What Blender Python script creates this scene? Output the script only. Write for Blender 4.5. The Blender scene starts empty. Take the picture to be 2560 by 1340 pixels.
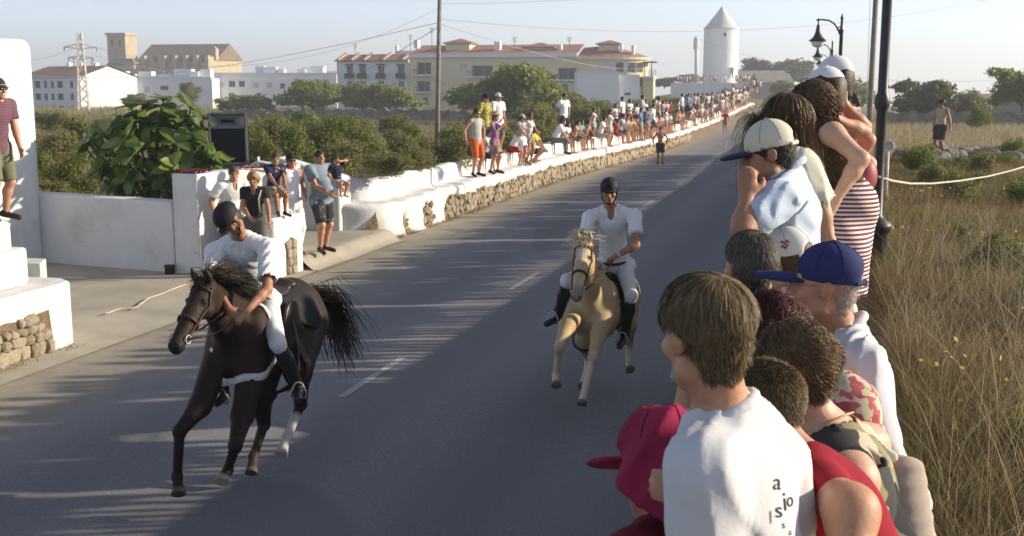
import bpy, bmesh, math, random
import numpy as np
from mathutils import Vector, Matrix
from mathutils.bvhtree import BVHTree
random.seed(7); rng = np.random.default_rng(7)
scene = bpy.context.scene
COL = scene.collection
rad = math.radians
# ---------------------------------------------------------------- camera
FPX, CH = 2900.0, 3.4                        # focal length in photo pixels, eye height above the road
PHI, THE = rad(15.6), rad(9.09)              # yaw to the left of the road, pitch down
cam = bpy.data.cameras.new("camera"); camo = bpy.data.objects.new("camera", cam); COL.objects.link(camo)
camo.location = (0, 0, CH)
camo.rotation_euler = (rad(90) - THE, 0, PHI)
cam.sensor_fit = 'HORIZONTAL'; cam.sensor_width = 36.0; cam.lens = 36.0 * FPX / 2560.0
cam.clip_start = 0.05; cam.clip_end = 5000
cam.dof.use_dof = True; cam.dof.focus_distance = 5.5; cam.dof.aperture_fstop = 9.0
scene.camera = camo
# ---------------------------------------------------------------- sky, sun, exposure
SUN_AZ, SUN_EL = 68.0, 19.0                  # compass clockwise from the road direction (+Y); elevation
world = bpy.data.worlds.new("World"); scene.world = world; world.use_nodes = True
wn = world.node_tree.nodes; wl = world.node_tree.links
bg = wn["Background"]; sk = wn.new("ShaderNodeTexSky"); sk.sky_type = 'NISHITA'; sk.sun_disc = False
sk.sun_elevation = rad(SUN_EL); sk.sun_rotation = rad(SUN_AZ)
sk.altitude = 0; sk.air_density = 0.6; sk.dust_density = 0.35; sk.ozone_density = 2.7
hz_ = wn.new("ShaderNodeHueSaturation"); hz_.inputs['Saturation'].default_value = 0.62; wl.new(sk.outputs[0], hz_.inputs['Color']); wl.new(hz_.outputs[0], bg.inputs[0]); bg.inputs[1].default_value = 0.115
sl = bpy.data.lights.new("sun", 'SUN'); slo = bpy.data.objects.new("sun", sl); COL.objects.link(slo)
sl.energy = 4.5; sl.angle = rad(0.8); sl.color = (1.0, 0.865, 0.67)
sv = Vector((math.sin(rad(SUN_AZ)) * math.cos(rad(SUN_EL)), math.cos(rad(SUN_AZ)) * math.cos(rad(SUN_EL)), math.sin(rad(SUN_EL))))
slo.rotation_euler = sv.to_track_quat('Z', 'Y').to_euler(); slo.location = (30, 10, 30)
vs = scene.view_settings; vs.view_transform = 'Standard'; vs.look = 'None'; vs.gamma = 1.0; vs.use_curve_mapping = False
vs.exposure = 0.90
# ---------------------------------------------------------------- pixel <-> place helpers (photo pixels, 2560 wide)
_R = np.array((math.cos(PHI), math.sin(PHI), 0)); _F = np.array((-math.sin(PHI)*math.cos(THE), math.cos(PHI)*math.cos(THE), -math.sin(THE)))
_U = np.cross(_R, _F); _C = np.array((0, 0, CH))
def D(x, y, d):                              # the point d metres deep behind a pixel
    return _C + _R*((x-1280)/FPX*d) + _U*((670-y)/FPX*d) + _F*d
def P(x, y, z=0.0):                          # where a pixel's ray meets height z
    q = D(x, y, 1) - _C
    return _C + q*((z-CH)/q[2])
def depth(p): return float(np.dot(np.asarray(p)-_C, _F))
def PX(x, y, X):                             # where a pixel's ray meets the upright plane at X
    q = D(x, y, 1) - _C
    return _C + q*(X/q[0])
# ---------------------------------------------------------------- objects
def tag(o, label=None, cat=None, group=None, kind=None):
    if label: o['label'] = label
    if cat: o['category'] = cat
    if group: o['group'] = group
    if kind: o['kind'] = kind
    return o
def new_mesh(name, v, f, mats=None, smooth=False, mi=None):
    v = np.asarray(v, dtype=np.float32).reshape(-1, 3); me = bpy.data.meshes.new(name)
    if isinstance(f, np.ndarray):
        n = f.shape[1]; me.vertices.add(len(v)); me.vertices.foreach_set('co', v.ravel())
        me.loops.add(f.size); me.loops.foreach_set('vertex_index', f.ravel().astype(np.int32))
        me.polygons.add(len(f)); me.polygons.foreach_set('loop_start', np.arange(0, f.size, n, dtype=np.int32))
        me.update(calc_edges=True)
    else:
        me.from_pydata([tuple(map(float, q)) for q in v], [], f); me.update()
    for m in (mats or []): me.materials.append(m)
    if mi is not None: me.polygons.foreach_set('material_index', np.asarray(mi, dtype=np.int32))
    me.polygons.foreach_set('use_smooth', np.full(len(me.polygons), bool(smooth)))
    return me
def put(name, me, parent=None, loc=None):
    o = bpy.data.objects.new(name, me); COL.objects.link(o)
    if loc is not None: o.location = loc
    if parent is not None:
        o.parent = parent
    return o
def empty(name, loc=(0, 0, 0), rz=0.0):
    o = bpy.data.objects.new(name, None); COL.objects.link(o); o.location = tuple(loc); o.rotation_euler = (0, 0, rz); o.empty_display_size = .1
    return o
def fattr(me, name, vals):
    a = me.attributes.new(name, 'FLOAT', 'POINT'); a.data.foreach_set('value', np.asarray(vals, dtype=np.float32))
def cattr(me, name, vals):
    vals = np.asarray(vals, dtype=np.float32)
    if vals.shape[1] == 3: vals = np.hstack([vals, np.ones((len(vals), 1), np.float32)])
    a = me.attributes.new(name, 'FLOAT_COLOR', 'POINT'); a.data.foreach_set('color', vals.ravel())
class MB:                                    # collects simple shapes into ONE mesh
    def __init__(s): s.v = []; s.f = []
    def add(s, v, f):
        k = len(s.v); s.v += [tuple(map(float, q)) for q in v]; s.f += [tuple(i+k for i in q) for q in f]; return s
    def box(s, lo, hi, rz=0.0, c=(0, 0)):
        x0, y0, z0 = lo; x1, y1, z1 = hi
        v = [(x0,y0,z0),(x1,y0,z0),(x1,y1,z0),(x0,y1,z0),(x0,y0,z1),(x1,y0,z1),(x1,y1,z1),(x0,y1,z1)]
        if rz:
            ca, sa = math.cos(rz), math.sin(rz); v = [(c[0]+(x-c[0])*ca-(y-c[1])*sa, c[1]+(x-c[0])*sa+(y-c[1])*ca, z) for x, y, z in v]
        return s.add(v, [(3,2,1,0),(4,5,6,7),(0,1,5,4),(1,2,6,5),(2,3,7,6),(3,0,4,7)])
    def tube(s, pts, r, n=8, caps=True):
        pts = [Vector(tuple(map(float, p))) for p in pts]; rs = r if isinstance(r, (list, tuple)) else [r]*len(pts)
        rings = []; up = None
        for i, p in enumerate(pts):
            t = (pts[min(i+1, len(pts)-1)] - pts[max(i-1, 0)]).normalized()
            if up is None: up = Vector((0,0,1)) if abs(t.z) < .9 else Vector((1,0,0))
            a = t.cross(up).normalized(); b = a.cross(t).normalized(); up = b
            rings.append([p + (a*math.cos(2*math.pi*j/n) + b*math.sin(2*math.pi*j/n))*rs[i] for j in range(n)])
        v = [q for ring in rings for q in ring]; f = []
        for i in range(len(pts)-1):
            for j in range(n): f.append((i*n+j, i*n+(j+1) % n, (i+1)*n+(j+1) % n, (i+1)*n+j))
        if caps: f.append(tuple(range(n-1, -1, -1))); f.append(tuple((len(pts)-1)*n+j for j in range(n)))
        return s.add(v, f)
    def lathe(s, prof, c=(0,0,0), n=16):
        v = []; f = []
        for r, z in prof: v += [(c[0]+r*math.cos(2*math.pi*j/n), c[1]+r*math.sin(2*math.pi*j/n), c[2]+z) for j in range(n)]
        for i in range(len(prof)-1):
            for j in range(n): f.append((i*n+j, i*n+(j+1) % n, (i+1)*n+(j+1) % n, (i+1)*n+j))
        return s.add(v, f)
    def strip(s, pts, nrm, w):               # a flat strap along pts, facing nrm
        pts = [Vector(tuple(map(float, p))) for p in pts]; v = []; f = []
        for i, p in enumerate(pts):
            t = (pts[min(i+1, len(pts)-1)] - pts[max(i-1, 0)]).normalized(); nn = Vector(tuple(map(float, nrm[i]))).normalized()
            a = t.cross(nn).normalized()*w*.5; e = nn*.006
            v += [p-a-e, p+a-e, p+a+e, p-a+e]
        for i in range(len(pts)-1):
            for j in range(4): f.append((i*4+j, i*4+(j+1) % 4, i*4+4+(j+1) % 4, i*4+4+j))
        return s.add(v, f)
    def obj(s, name, m, parent=None, smooth=False, loc=None):
        return put(name, new_mesh(name, s.v, s.f, [m], smooth), parent, loc)
def bevel(o, w=.03, seg=2):
    b = o.modifiers.new('bev', 'BEVEL'); b.width = w; b.segments = seg; b.limit_method = 'ANGLE'; b.angle_limit = rad(40)
    return o
# ---------------------------------------------------------------- materials
def lin(c): return tuple(((x/255.)/12.92 if x/255. <= .04045 else ((x/255.+.055)/1.055)**2.4) for x in c)
class NT:
    def __init__(s, name):
        s.m = bpy.data.materials.new(name); s.m.use_nodes = True; s.n = s.m.node_tree.nodes; s.l = s.m.node_tree.links
        s.b = s.n["Principled BSDF"]; s.b.inputs['Specular IOR Level'].default_value = .25
    def node(s, t, **kw):
        n = s.n.new(t)
        for k, v in kw.items():
            if isinstance(k, str) and hasattr(n, k): setattr(n, k, v)
        return n
    def link(s, a, b): s.l.new(a, b)
    def coord(s, kind='Object'):
        return s.node("ShaderNodeTexCoord").outputs[kind]
    def noise(s, scale, detail=4, rough=.55, vec=None, dist=0.0):
        n = s.node("ShaderNodeTexNoise"); n.inputs['Scale'].default_value = scale; n.inputs['Detail'].default_value = detail
        n.inputs['Roughness'].default_value = rough; n.inputs['Distortion'].default_value = dist
        s.link(vec if vec is not None else s.coord(), n.inputs['Vector']); return n.outputs['Fac']
    def ramp(s, fac, stops, interp='LINEAR'):
        r = s.node("ShaderNodeValToRGB"); r.color_ramp.interpolation = interp; e = r.color_ramp.elements
        while len(e) < len(stops): e.new(.5)
        for i, (p, c) in enumerate(stops):
            e[i].position = p; e[i].color = (*c[:3], 1) if len(c) >= 3 else (c[0],)*3 + (1,)
        s.link(fac, r.inputs[0]); return r.outputs[0]
    def mix(s, fac, a, b, mode='MIX'):
        m = s.node("ShaderNodeMix"); m.data_type = 'RGBA'; m.blend_type = mode
        for sock, val in ((m.inputs[0], fac), (m.inputs[6], a), (m.inputs[7], b)):
            if isinstance(val, (int, float)): sock.default_value = val
            elif isinstance(val, (tuple, list)): sock.default_value = (*val[:3], 1)
            else: s.link(val, sock)
        return m.outputs[2]
    def math(s, op, a, b=0.0):
        m = s.node("ShaderNodeMath"); m.operation = op
        for i, val in enumerate((a, b)):
            if isinstance(val, (int, float)): m.inputs[i].default_value = val
            else: s.link(val, m.inputs[i])
        return m.outputs[0]
    def attr(s, name, out='Fac'):
        a = s.node("ShaderNodeAttribute"); a.attribute_name = name; return a.outputs[out]
    def scaled(s, sc, vec=None):
        m = s.node("ShaderNodeMapping"); m.inputs['Scale'].default_value = sc; s.link(vec if vec is not None else s.coord(), m.inputs[0]); return m.outputs[0]
    def color(s, c):
        i = s.b.inputs['Base Color']
        if isinstance(c, (tuple, list)): i.default_value = (*c[:3], 1)
        else: s.link(c, i)
        return s
    def rough(s, r):
        if isinstance(r, (int, float)): s.b.inputs['Roughness'].default_value = r
        else: s.link(r, s.b.inputs['Roughness'])
        return s
    def bump(s, h, strength=.3, dist=.02):
        b = s.node("ShaderNodeBump"); b.inputs['Strength'].default_value = strength; b.inputs['Distance'].default_value = dist
        s.link(h, b.inputs['Height']); s.link(b.outputs[0], s.b.inputs['Normal']); return s
    def transl(s, w, col):                   # thin leaf: part of the light passes through
        t = s.node("ShaderNodeBsdfTranslucent"); mx = s.node("ShaderNodeMixShader"); mx.inputs[0].default_value = w
        if isinstance(col, (tuple, list)): t.inputs[0].default_value = (*col[:3], 1)
        else: s.link(col, t.inputs[0])
        s.link(s.b.outputs[0], mx.inputs[1]); s.link(t.outputs[0], mx.inputs[2]); s.link(mx.outputs[0], s.n["Material Output"].inputs[0]); return s
_mc = {}
def mat(name, c, r=.7, ns=6.0, var=.25, bs=None, bstr=.25, bd=.01, spec=None):
    key = (name, tuple(c))
    if key in _mc: return _mc[key]
    t = NT(name); d = tuple(max(0, x*(1-var)) for x in c); l = tuple(min(1, x*(1+var*.7)) for x in c)
    t.color(t.ramp(t.noise(ns, 5), [(.25, d), (.75, l)])).rough(r)
    if bs: t.bump(t.noise(bs, 4), bstr, bd)
    if spec is not None: t.b.inputs['Specular IOR Level'].default_value = spec
    _mc[key] = t.m; return t.m
def cloth(c, var=.12): return mat('cloth', c, .85, 3.0, var, 60, .25, .004, .15)
def skin(tone=0):
    c = [(.47,.25,.155), (.37,.185,.11), (.56,.345,.24), (.28,.14,.085)][tone]
    key = ('skin', tone)
    if key in _mc: return _mc[key]
    t = NT('skin'); n = t.math('ADD', t.math('MULTIPLY', t.noise(8, 4, .6), .7), t.math('MULTIPLY', t.noise(70, 3, .7), .3))
    t.color(t.ramp(n, [(.3, tuple(x*y for x, y in zip(c, (.82,.72,.70)))), (.55, c), (.75, tuple(x*y for x, y in zip(c, (1.10,1.08,1.05))))])).rough(.5)
    t.b.inputs['Subsurface Weight'].default_value = .06; t.b.inputs['Subsurface Radius'].default_value = (.02,.007,.004); t.b.inputs['Subsurface Scale'].default_value = .5
    t.b.inputs['Specular IOR Level'].default_value = .3
    t.bump(t.noise(110, 4, .7), .3, .004); _mc[key] = t.m; return t.m
def whitewash():
    if 'ww' in _mc: return _mc['ww']
    t = NT('whitewash'); v = t.coord()
    a = t.noise(1.3, 6, .6, v); b = t.noise(11, 5, .6, v)
    c = t.ramp(a, [(.30, (.54,.53,.50)), (.50, (.65,.645,.63)), (.8, (.69,.69,.68))])
    c = t.mix(t.math('MULTIPLY', t.ramp(b, [(.60, (0,0,0)), (.82, (1,1,1))]), .30), c, (.55,.50,.43))
    t.color(c).rough(.85).bump(t.math('ADD', t.math('MULTIPLY', t.noise(3.5, 5, .6, v), 1.6), t.noise(26, 4, .6, v)), .55, .025)
    _mc['ww'] = t.m; return t.m
def stone_mat():
    if 'st' in _mc: return _mc['st']
    t = NT('limestone'); v = t.coord(); oi = t.node("ShaderNodeObjectInfo").outputs['Random']
    base = t.ramp(oi, [(0, (.27,.225,.16)), (.35, (.37,.32,.235)), (.7, (.45,.40,.30)), (1, (.31,.275,.22))])
    c = t.mix(t.ramp(t.noise(14, 6, .65, v), [(.35, (0,0,0)), (.7, (1,1,1))]), base, (.22,.17,.11))
    c = t.mix(t.math('MULTIPLY', t.ramp(t.noise(5, 4, .6, v), [(.55, (0,0,0)), (.7, (1,1,1))]), .6), c, (.55,.50,.40))
    t.color(c).rough(.95).bump(t.noise(30, 5, .65, v), .7, .02); _mc['st'] = t.m; return t.m
M_MORTAR = mat('mortar', (.17,.125,.08), .95, 9, .5, 20, .8, .03)
M_BLACKM = mat('black_metal', (.018,.018,.02), .45, 8, .3, 40, .1, .002, .4)
M_WOODPOLE = mat('grey_wood', (.21,.185,.15), .85, 5, .35, 30, .5, .01)
M_ROOF = mat('terracotta', (.33,.17,.115), .9, 1.2, .3, 3.0, .4, .05)
M_GLASS = mat('window_dark', (.05,.055,.06), .25, 1.0, .3, spec=.5)
M_CONC = mat('concrete', (.36,.345,.31), .9, 3, .2, 30, .3, .01)
# ---------------------------------------------------------------- ground
def sm(a, b, x): t = np.clip((x-a)/(b-a), 0, 1); return t*t*(3-2*t)
def nz(x, y, s=0.0):                         # smooth pseudo noise, about -1..1
    return (np.sin(x*1.0+2.1*np.sin(y*.7+s)+s) + np.sin(y*1.3+1.7*np.sin(x*.9-s)+2*s) + .5*np.sin(2.3*x+1.9*y+3*s))/2.5
def zroad(Y): return np.interp(Y, [-30, 40, 62, 75, 95, 120, 132, 150, 200, 400], [0, 0, -.35, -.4, -.3, .1, .32, .2, -1.2, -2])
def zland(X, Y):
    X = np.asarray(X, float); Y = np.asarray(Y, float)
    left = np.interp(Y, [20, 50, 120, 200, 400, 1500, 2300], [.75, .35, -.7, -1.7, -4.5, -26, -44]) + .12*nz(X*.35, Y*.35)
    left = left + 5.2*np.exp(-((X+20)/30)**2-((Y-285)/42)**2) + 2.4*sm(112, 170, Y)*np.exp(-((X+13)/6.)**2)*(1-sm(185, 215, Y))
    low = ((X > -26) & (Y < 18.45)) | ((X > -13.2) & (Y < 20.2)) | ((X > -11.8) & (Y < 23.15))
    low = low*1.0
    left = left*(1-low) - .06*low
    right = np.interp(Y, [-30, 8, 40, 80, 120, 400, 1500, 2300], [1.45, 1.45, 1.08, .55, -.3, -5.0, -25, -42]) + .06*nz(X*.8, Y*.8, 1.0) + .15*sm(3, 30, X)*nz(X*.2, Y*.2)
    mid = zroad(Y) - .05
    return np.where(X < -9.55, left, np.where(X > -.50, right, mid))
def grid_sheet(name, xs, ys, zf, m, smooth=True):
    X, Y = np.meshgrid(xs, ys); Z = zf(X, Y); v = np.stack([X, Y, Z], -1).reshape(-1, 3); nx = len(xs)
    i = (np.arange(len(ys)-1)[:, None]*nx + np.arange(nx-1)[None, :]).ravel()
    return put(name, new_mesh(name, v, np.stack([i, i+1, i+nx+1, i+nx], 1), [m], smooth))
t = NT('dry_ground'); v = t.coord()
c = t.ramp(t.noise(.35, 8, .65, v), [(.3, (.085,.075,.032)), (.45, (.16,.125,.06)), (.6, (.26,.20,.105)), (.75, (.12,.115,.05))])
c = t.mix(t.ramp(t.noise(7, 6, .7, v), [(.35, (0,0,0)), (.7, (1,1,1))]), c, (.10,.072,.036))
t.color(c).rough(1).bump(t.noise(9, 6, .7, v), .8, .08)
xs = np.unique(np.concatenate([np.linspace(-1600,-100,26), np.linspace(-100,-20,34), np.linspace(-20,-9.6,34), [-9.54,-9.3,-5,-.95,-.60,-.55,-.46], np.linspace(-.4,8,22), np.linspace(8,40,22), np.linspace(40,900,22)]))
ys = np.unique(np.concatenate([np.linspace(-40,0,10), np.linspace(0,26,100), np.linspace(26,140,100), np.linspace(140,400,60), np.linspace(400,2200,20)]))
tag(grid_sheet('ground', xs, ys, zland, t.m), kind='structure')
# road: asphalt with dusty edges
t = NT('asphalt'); v = t.coord(); sx = t.node("ShaderNodeSeparateXYZ"); t.link(v, sx.inputs[0]); X = sx.outputs[0]
fine = t.noise(55, 4, .8, v); big = t.noise(.9, 6, .6, t.scaled((1, .25, 1), v)); grit = t.noise(160, 2, .9, v)
asp = t.ramp(fine, [(.28, (.125,.125,.136)), (.5, (.205,.203,.214)), (.74, (.34,.33,.33))])
asp = t.mix(t.math('MULTIPLY', t.ramp(big, [(.4, (0,0,0)), (.7, (1,1,1))]), .4), asp, (.17,.16,.15))
asp = t.mix(t.math('MULTIPLY', t.ramp(grit, [(.66, (0,0,0)), (.74, (1,1,1))]), .35), asp, (.33,.32,.30))
dust = t.ramp(t.noise(3, 6, .7, v), [(.3, (.25,.215,.16)), (.7, (.36,.315,.235))])
e = t.math('ADD', t.math('MULTIPLY', X, -1.0), t.math('MULTIPLY', t.math('SUBTRACT', t.noise(.8, 5, .6, v), .5), 1.8))   # -X plus wobble
mask = t.ramp(t.math('DIVIDE', t.math('SUBTRACT', e, 7.0), 2.4), [(.1, (0,0,0)), (.85, (1,1,1))])
# worn wheel tracks, repairs and fine cracks
trk = t.math('ABSOLUTE', t.math('SINE', t.math('MULTIPLY', t.math('ADD', X, t.math('MULTIPLY', big, .35)), 1.75))); asp = t.mix(t.math('MULTIPLY', t.ramp(trk, [(.45, (0,0,0)), (.95, (1,1,1))]), .28), asp, (.105,.105,.112))
pt_ = t.noise(.22, 2, .4, t.scaled((1, .45, 1), v)); asp = t.mix(t.math('MULTIPLY', t.ramp(pt_, [(.595, (0,0,0)), (.605, (1,1,1))]), .34), asp, (.095,.095,.105))
vc = t.node("ShaderNodeTexVoronoi"); vc.feature = 'DISTANCE_TO_EDGE'; vc.inputs['Scale'].default_value = .55; wv_ = t.node("ShaderNodeVectorMath"); wv_.operation = 'ADD'; nv_ = t.node("ShaderNodeTexNoise"); nv_.inputs['Scale'].default_value = 1.6; nv_.inputs['Detail'].default_value = 5; t.link(v, nv_.inputs[0]); t.link(v, wv_.inputs[0]); t.link(nv_.outputs['Color'], wv_.inputs[1]); t.link(wv_.outputs[0], vc.inputs['Vector'])
ck = t.math('MULTIPLY', t.ramp(vc.outputs['Distance'], [(.0, (1,1,1)), (.007, (1,1,1)), (.012, (0,0,0))]), t.ramp(t.noise(.35, 3, .5, v), [(.5, (0,0,0)), (.6, (1,1,1))])); asp = t.mix(t.math('MULTIPLY', ck, .22), asp, (.05,.048,.047))
stn = t.ramp(t.noise(2.3, 6, .72, v), [(.62, (0,0,0)), (.72, (1,1,1))]); asp = t.mix(t.math('MULTIPLY', stn, .22), asp, (.30,.275,.23))
t.color(t.mix(t.math('MULTIPLY', mask, .9), asp, dust)).rough(.88).bump(t.math('ADD', t.noise(90, 3, .8, v), t.math('MULTIPLY', fine, .5)), .35, .012)
tag(grid_sheet('road', np.linspace(-9.5, -.6, 24), np.linspace(-40, 190, 240), lambda X, Y: zroad(Y) + .012*nz(X*.6, Y*.4) - .02*sm(-8.6, -9.5, X)*0, t.m), kind='structure')
# worn white dashes
t = NT('road_paint'); v = t.coord()
w_ = t.ramp(t.noise(22, 5, .75, v), [(.40, (.22,.22,.225)), (.60, (.46,.46,.45))]); t.color(w_).rough(.8)
M_PAINT = t.m
for k, y0 in enumerate([-2.3, 4.5, 11.35, 18.15, 24.95, 31.75, 38.55, 45.3, 52.1, 59, 66, 73]):
    yy = np.linspace(y0, y0+1.9, 5); v = []; f = []
    for y in yy:
        for x in (-5.16, -5.06): v.append((x, y, float(zroad(y) + .012*nz(np.array(x*.6), np.array(y*.4))) + .006))
    for i in range(4): f.append((2*i, 2*i+1, 2*i+3, 2*i+2))
    o = put('lane_dash', new_mesh('lane_dash', v, f, [M_PAINT])); tag(o, kind='structure')
# driveway apron and raised pavement
t = NT('driveway_concrete'); v = t.coord()
c = t.ramp(t.noise(1.1, 7, .62, v), [(.3, (.27,.245,.20)), (.55, (.36,.325,.265)), (.8, (.42,.385,.32))])
c = t.mix(t.math('MULTIPLY', t.ramp(t.noise(30, 3, .8, v), [(.6, (0,0,0)), (.75, (1,1,1))]), .4), c, (.22,.19,.15))
t.color(c).rough(.92).bump(t.noise(40, 4, .7, v), .4, .01); M_DRIVE = t.m
tag(grid_sheet('driveway', np.linspace(-16, -9.0, 20), np.linspace(8.5, 19.4, 30), lambda X, Y: .125 - .105*sm(-10.4, -9.05, X) + .008*nz(X*2, Y*2), M_DRIVE), kind='structure')
def pave(X, Y): return .24 - .21*sm(-9.35, -9.05, X) + .006*nz(X*2, Y*2)
tag(grid_sheet('pavement', np.linspace(-11.8, -8.95, 26), np.linspace(19.05, 23.4, 16), pave, M_DRIVE), kind='structure')
# ================================================================ walls on the left of the road
# low stone road wall with a white ledge to stand on and a white seat wall behind it
def wall_path(n0=2.6):
    pts = []
    for a in np.linspace(0, 1, 14):          # rounded near end, coming from the gate
        th = rad(90*(1-a)); pts.append((-10.45 + 1.15*math.sin(rad(90*a)), 24.15 - 1.15*math.cos(rad(90*a))))
    y = 24.15
    while y < 136:
        y += .10 if y < 34 else (.25 if y < 60 else .8)
        pts.append((-9.30 - .02*math.sin(y*.5), y))
    return np.array(pts)
WP = wall_path()
_seg = np.linalg.norm(np.diff(WP, axis=0), axis=1); WU = np.concatenate([[0], np.cumsum(_seg)])
def ledge_z(Y): return zroad(Y) + np.interp(Y, [22, 30, 60, 140], [.76, .80, .78, .80]) + .02*np.sin(Y*1.7)
def bare_top(Y, noise): return ledge_z(Y) - np.interp(Y, [27.6, 29.5, 34, 60], [.22, .27, .25, .22]) + .05*noise
def is_bare(y, z, zr):                       # where the stones show through the whitewash
    n = math.sin(y*9.1)+.6*math.sin(y*17.3+1)+.5*math.sin(z*21+y*3)
    if y >= 27.15 + .05*n: return z < float(bare_top(y, n*.6))
    if abs(y-25.95-.06*n) < .34 - .10*abs(z-zr-.3): return z-zr < .60 + .04*n
    if 24.3 < y < 24.62 + .05*n + .12*(z-zr < .15): return z-zr < .38 + .05*n
    return False
def build_road_wall():
    tang = np.gradient(WP, axis=0); tang /= np.linalg.norm(tang, axis=1)[:, None]
    nrm = np.stack([tang[:, 1], -tang[:, 0]], 1)            # towards the road
    nz_ = 17; V = []; MI = []
    for i, (px, py) in enumerate(WP):
        zr = float(zroad(py)); zl = float(ledge_z(py)); zt = zl + float(np.interp(py, [22, 24, 30, 140], [.56, .47, .42, .40])) + .015*math.sin(py*4.1)
        endf = max(0.0, 1 - WU[i]/1.2)
        for k in range(nz_):                                # face, bottom to ledge edge
            z = zr - .15 + (zl - zr + .15)*k/(nz_-1)
            o = (.02*math.sin(py*5+z*7) + .014*math.sin(py*13-z*11) + .10*max(0, .4-(z-zr))*.6) - (.075 if is_bare(py, z, zr) else 0.0)
            if k == nz_-1: o -= .05
            V.append((px+nrm[i,0]*o, py+nrm[i,1]*o, z))
        for off, z in ((.09, zl+.012), (.34, zl+.018), (.60, zl+.022), (.645, zl+.06), (.66, zt-.05), (.70, zt+.0), (.86, zt+.012), (1.02, zt-.01), (1.08, zt-.06), (1.10, zr-.3)):
            w_ = .018*math.sin(py*6.3+off*9)+.012*math.sin(py*15.1)
            V.append((px-nrm[i,0]*(off+w_*.6), py-nrm[i,1]*(off+w_*.6), z+w_*.7))
    m = nz_+10; n = len(WP); F = []; 
    for i in range(n-1):
        for k in range(m-1):
            F.append((i*m+k, (i+1)*m+k, (i+1)*m+k+1, i*m+k+1))
            y = (WP[i,1]+WP[i+1,1])/2; z = (V[i*m+k][2]+V[i*m+k+1][2])/2
            MI.append(1 if k < nz_-2 and is_bare(y, z, float(zroad(y))) else 0)
    F.append(tuple(range(m-1, -1, -1))); MI.append(0)
    o = put('stone_wall', new_mesh('stone_wall', V, F, [whitewash(), M_MORTAR], True, MI))
    return o
ROADWALL = build_road_wall()
tag(ROADWALL, 'long low roadside wall, white ledge and seat on top, bare stones below', 'wall')
# stones: six shared shapes
def stone_mesh(seed):
    r = random.Random(seed); bm = bmesh.new(); bmesh.ops.create_icosphere(bm, subdivisions=2, radius=.5)
    for v in bm.verts:
        p = v.co; q = Vector([math.copysign(abs(c*2)**.72, c)*.5 for c in p]); n = 1 + .10*math.sin(5*p.x+seed)+.09*math.sin(7*p.y+2*seed)+.09*math.sin(6*p.z+3*seed) + r.uniform(-.07,.07)
        v.co = q*n
    me = bpy.data.meshes.new('stone'); bm.to_mesh(me); bm.free(); me.materials.append(stone_mat())
    me.polygons.foreach_set('use_smooth', [False]*len(me.polygons)); return me
STONES = [stone_mesh(k) for k in range(7)]
def stone(parent, p, sy, sz, sx=.12, rz=0.0):
    o = put('stone', random.choice(STONES), parent, p); o.scale = (sx, sy, sz); o.rotation_euler = (random.uniform(-.35,.35), random.uniform(-.15,.15), rz+random.uniform(-.1,.1)); return o
n_st = 0; sv_v = []; sv_f = []
def rubble(y0, y1, size):                    # uneven rubble: jittered rows, stones of every size
    z = .03; row = 0
    while z < .85:
        y = y0 + (row % 2)*size*.5
        while y < y1:
            w = size*random.choice((.6, .8, 1.0, 1.25, 1.5)); h = size*random.uniform(.65, 1.35)
            yield y+w*.5+random.uniform(-.2,.2)*size, z+random.uniform(-.28,.28)*size, w, h; y += w*1.02
        z += size*.86; row += 1
for (y0, y1, size) in ((24.2, 27.1, .115), (27.1, 33.6, .165), (33.6, 46, .20), (46, 78, .27)):
    for y, z, w, h in rubble(y0, y1, size):
        zr = float(zroad(y)); zz = zr + z
        if not is_bare(y, zz, zr) or not is_bare(y, zz+h*.4, zr) or zz < zr+.02: continue
        j = min(len(WP)-1, int(np.searchsorted(WP[:,1], y))); x = WP[j,0]
        if n_st < 296:
            o = stone(ROADWALL, (x-.05+random.uniform(-.03,.012), y, zz), w*1.02, h*1.02, random.uniform(.10,.15)); o.rotation_euler[0] = random.uniform(-.8,.8); n_st += 1
        else:
            me = random.choice(STONES); a_ = random.uniform(-.8,.8); R_ = np.array(((1,0,0),(0,math.cos(a_),-math.sin(a_)),(0,math.sin(a_),math.cos(a_))))
            co = (np.array([v.co[:] for v in me.vertices])*np.array((.13, w, h)))@R_.T + np.array((x-.06+random.uniform(-.03,.01), y, zz))
            base = sum(len(q) for q in sv_v); sv_v.append(co); sv_f.append(np.array([p.vertices[:] for p in me.polygons])+base)
if sv_v:
    o = put('stone_facing', new_mesh('stone_facing', np.vstack(sv_v), np.vstack(sv_f), [mat('far_stone', (.36,.30,.205), .95, 4, .45, 25, .6, .02)]), ROADWALL); tag(o, kind='stuff')
# ---- white gate walls round the driveway
def prism(poly, z0, z1, name, m, parent=None, bev=.04, tops=None, seg=3):
    n = len(poly); v = [(x, y, z0) for x, y in poly] + [(x, y, (tops[i] if tops else z1)) for i, (x, y) in enumerate(poly)]
    f = [tuple(range(n-1, -1, -1)), tuple(range(n, 2*n))] + [(i, (i+1) % n, n+(i+1) % n, n+i) for i in range(n)]
    o = put(name, new_mesh(name, v, f, [m], False), parent)
    if bev: bevel(o, bev, seg)
    return o
WW = whitewash()
lw = prism([(-14.9, 18.20), (-11.02, 17.63), (-10.98, 18.03), (-14.85, 18.60)], -.1, 1.36, 'garden_wall', WW, None, .03, [1.40, 1.36, 1.36, 1.40])
tag(lw, 'long plain white garden wall in shade in front of the rubber plant', 'wall')
hw = prism([(-11.0, 17.625), (-10.46, 17.56), (-10.40, 18.1), (-10.28, 18.55), (-10.1, 18.9), (-9.92, 19.25), (-9.86, 20.3), (-10.25, 20.3), (-10.32, 19.3), (-10.5, 18.95), (-10.72, 18.5), (-10.8, 18.05), (-10.97, 18.03)], -.1, 1.86, 'raised_wall', WW, None, .03)
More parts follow.
